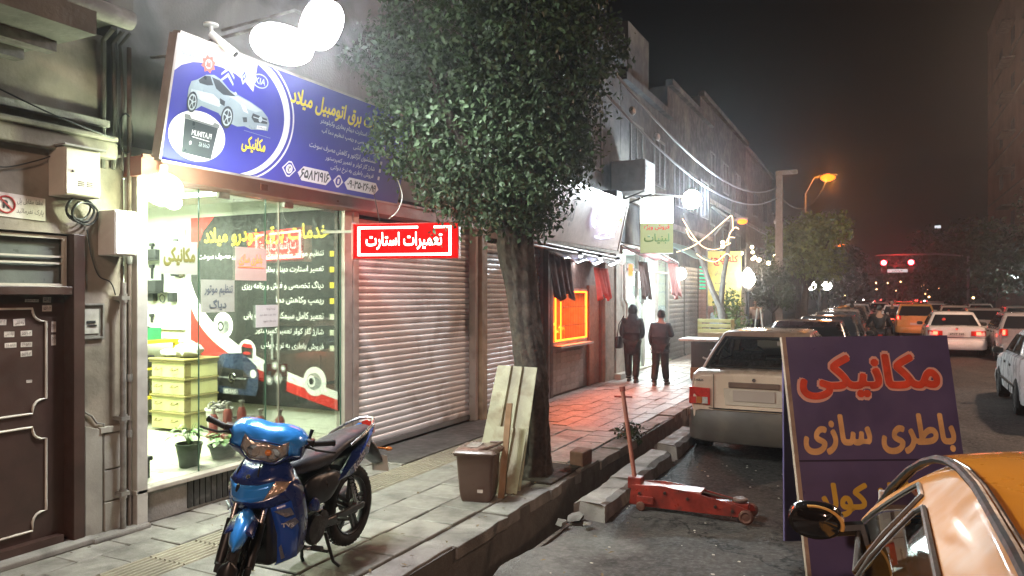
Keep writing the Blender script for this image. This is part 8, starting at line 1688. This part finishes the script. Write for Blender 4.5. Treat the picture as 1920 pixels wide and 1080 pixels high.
def stand(h=1.62, w_=.0, stride=.18, lean=.03, armL=None, armR=None, phase=1):
    s = h/1.70
    J = dict(pelvis=(0, 0, .93), waist=(0, .01+lean*.4, 1.10), chest=(0, lean, 1.32), neck=(0, lean+.02, 1.47), crown=(0, lean+.045, 1.57), hipL=(-.095, 0, .88), kneeL=(-.10, .06*phase, .48), ankleL=(-.105, stride*.5*phase-.02, .09), toeL=(-.115, stride*.5*phase+.11, .045), hipR=(.095, 0, .88), kneeR=(.10, -.01*phase, .48), ankleR=(.105, -stride*.5*phase-.02, .09), toeR=(.115, -stride*.5*phase+.11, .045),
             shL=(-.185, lean-.01, 1.38), elL=(-.235, lean-.03, 1.10), wrL=(-.22, .10, .90), haL=(-.215, .13, .83), shR=(.185, lean-.01, 1.38), elR=(.235, lean-.03, 1.10), wrR=(.22, .10, .90), haR=(.215, .13, .83))
    for k, v in (armL or {}).items(): J[k] = v
    for k, v in (armR or {}).items(): J[k] = v
    return {k: (a*s, b*s, c*s) for k, (a, b, c) in J.items()}
skn = mat('skin', (.32, .19, .13), .55, var=.06, bump=.03); navyc = mat('dark_navy_coat', (.006, .007, .013), .85, var=.15, bump=.15); blkc = mat('black_cloth', (.005, .005, .006), .85, var=.1, bump=.1); greyc = mat('dark_slate_jacket', (.011, .012, .019), .8, var=.15, bump=.15); shoem = mat('dark_shoe', (.03, .028, .028), .5)
blkh = mat('black_hair', (.010, .009, .009), .5, var=.1, bump=.2)
w1 = figure('person in long dark coat and headscarf walking away with a shoulder bag', (-4.83, 15.75, 0), R(6), stand(1.64, stride=.28, armL=dict(elL=(-.25, .0, 1.12), wrL=(-.20, .14, .98), haL=(-.17, .18, .96)), armR=dict(elR=(.235, .02, 1.10), wrR=(.17, .17, 1.0), haR=(.14, .21, 1.0))), skn, navyc, blkc, shoem, navyc, 'walkers on the pavement', coat=.32, hood=True)
bg_ = thing('shoulder_bag', 'dark handbag at the hip of the walker in the long coat', 'bag', (-5.12, 15.72, .8)); M().loft([(-.13, 0, 0, .03, .09), (-.11, 0, 0, .05, .13), (0, 0, 0, .06, .14), (.11, 0, 0, .05, .13), (.13, 0, 0, .03, .09)], 14, 3.2).build('pouch', mat('dark_leather', (.018, .012, .016), .4, var=.1, bump=.1), bg_, local=True, smooth=50)
bg_.location = (-5.13, 15.74, .86); bg_.rotation_euler = (0, 0, R(80)); M().tube([(-.08, 0, .12), (-.04, -.02, .40), (.0, -.12, .58), (.06, -.03, .40), (.08, 0, .12)], .012, 6).build('strap', mat('dark_leather', (.018, .012, .016)), bg_, local=True, smooth=True)
w2 = figure('bareheaded person in a dark slate jacket and black trousers walking away, arm bent', (-4.14, 15.5, 0), R(2), stand(1.54, stride=.34, phase=-1, armR=dict(elR=(.27, -.02, 1.14), wrR=(.20, .17, 1.22), haR=(.15, .22, 1.25))), skn, greyc, blkc, mat('pale_soled_shoe', (.10, .09, .085), .6), blkh, 'walkers on the pavement', coat=.10)
figure('person in a pale grey top standing by the pruned tree beyond the stall', (-4.35, 22.9, 0), R(160), stand(1.62, stride=.05), skn, mat('pale_grey_top', (.36, .38, .40), .8), blkc, shoem, mat('grey_hair', (.22, .20, .18), .6), None)
figure('person in a light pinkish shirt standing before the far warm lit shops', (-4.35, 30.5, 0), R(180), stand(1.68, stride=.05, armR=dict(elR=(.27, .05, 1.12), wrR=(.30, .2, 1.0), haR=(.30, .26, .98))), skn, mat('light_shirt', (.45, .36, .33), .8), blkc, shoem, blkh, None)
figure('person in dark clothes on the road beside the parked cars', (-1.1, 37, -.12), R(10), stand(1.74, stride=.2), skn, mat('maroon_jacket', (.06, .03, .03), .8), blkc, shoem, blkh, None)
figure('person in black standing under the cool lamps at the right kerb', (7.2, 47, -.12), R(90), stand(1.75, stride=.1), skn, blkc, blkc, shoem, blkh, None)
# riders seen from behind on small motorbikes
def ride():
    return dict(pelvis=(0, -.12, .90), waist=(0, -.10, 1.06), chest=(0, -.02, 1.28), neck=(0, .03, 1.43), crown=(0, .055, 1.53), hipL=(-.10, -.08, .86), kneeL=(-.22, .32, .72), ankleL=(-.20, .20, .32), toeL=(-.21, .33, .28), hipR=(.10, -.08, .86), kneeR=(.22, .32, .72), ankleR=(.20, .20, .32), toeR=(.21, .33, .28),
                shL=(-.19, -.02, 1.34), elL=(-.33, .14, 1.12), wrL=(-.32, .36, 1.03), haL=(-.33, .42, 1.02), shR=(.19, -.02, 1.34), elR=(.33, .14, 1.12), wrR=(.32, .36, 1.03), haR=(.33, .42, 1.02))
def small_bike(label, x, y, rz, lit, col):
    t = thing('motorbike', label, 'motorbike', (x, y, -.12), rz, 'motorbikes in the traffic'); b = lambda mm, nm, m, par=None, **k: mm.build(nm, m, par or t, local=True, smooth=45, **k)
    for yy in (-.62, .62): w_ = b(M().torus((0, yy, .30), (1, 0, 0), .26, .045, 24, 8), 'wheel', tyre_m); b(M().lathe((-.03, yy, .30), [(.04, 0), (.22, .02), (.22, .04), (.04, .06)], (1, 0, 0), 16), 'rim', rim_m, w_)
    b(M().box(-.08, .08, -.2, .25, .28, .5), 'engine', eng, bevel=.03)
    mm = M().loft([(-.1, 0, 0, .10, .05), (.0, 0, .0, .12, .06), (.4, 0, 0, .12, .06), (.55, 0, .03, .08, .04)], 12, 2.6); mm.v = [(v[1], .1-v[0], .80+v[2]) for v in mm.v]; b(mm, 'seat', seat_m)
    mm = M().loft([(0, 0, 0, .11, .08), (.2, 0, .02, .13, .10), (.4, 0, 0, .08, .06)], 12, 2.4); mm.v = [(v[1], .10+v[0], .86+v[2]) for v in mm.v]; b(mm, 'tank', col)
    b(M().tube([(-.35, .36, 1.02), (-.15, .42, 1.0), (.15, .42, 1.0), (.35, .36, 1.02)], .014, 8), 'handlebar', mb_blk); b(M().tube([(0, .45, .98), (0, .62, .30)], .03, 8), 'fork', steel)
    b(M().box(-.08, .08, -.62, -.50, .62, .74), 'rear_mudguard', mb_blk); tl3 = b(M().box(-.06, .06, -.66, -.62, .72, .79), 'tail_light', lit_red if lit else red_lens)
    b(M().box(-.10, .10, -.67, -.66, .55, .68), 'number_plate', mat('plate_yellow', (.62, .42, .12), .5)); b(M().tube([(.12, .1, .28), (.13, -.6, .34)], [.03, .045], 10), 'silencer', steel)
    for s in (-1, 1): b(M().tube([(s*.33, .38, 1.03), (s*.38, .40, 1.18)], .008, 6).ball((s*.40, .40, 1.21), (.05, .015, .035), 10, 6), 'mirror', mb_blk)
    return t
hel = mat('dark_helmet', (.02, .02, .022), .25, coat=.5)
for i, (x, y, lab, m_, lit) in enumerate(((.0, 26.5, 'broad backed rider in a black jacket on the nearer motorbike above the A board', blkc, 0), (-.95, 31.5, 'rider in dark maroon clothes on the farther motorbike with lit tail lamp', mat('maroon_jacket', (.06, .03, .03)), 1), (-1.0+1.6, 44, 'distant rider with a pale helmet between the lanes', greyc, 1))):
    small_bike(['motorbike with blue panels under the nearer rider', 'motorbike with a lit red tail lamp under the farther rider', 'distant motorbike between the lanes under the rider with pale helmet'][i], x, y, R((2, -1, 0)[i]), lit, mb_blue if i == 0 else mb_blk)
    p_ = figure(lab, (x, y, -.12), R((2, -1, 0)[i]), ride(), skn, m_, blkc, shoem, blkh if i < 2 else mat('pale_helmet', (.5, .48, .46), .3), 'riders in the traffic')
# ================================================================ thin volume added to give the lamps their bloom
hz = M().box(-60, 60, -12, 240, -1.6, 42).build('bloom_haze', bpy.data.materials.new('bloom_haze')); tag(hz, kind='stuff')
m = hz.data.materials[0]; m.use_nodes = True; N = m.node_tree; N.nodes.clear(); pv = N.nodes.new('ShaderNodeVolumePrincipled'); pv.inputs['Density'].default_value = .0021; pv.inputs['Color'].default_value = (.9, .94, 1, 1); pv.inputs['Anisotropy'].default_value = .87
ou = N.nodes.new('ShaderNodeOutputMaterial'); N.links.new(pv.outputs[0], ou.inputs['Volume'])
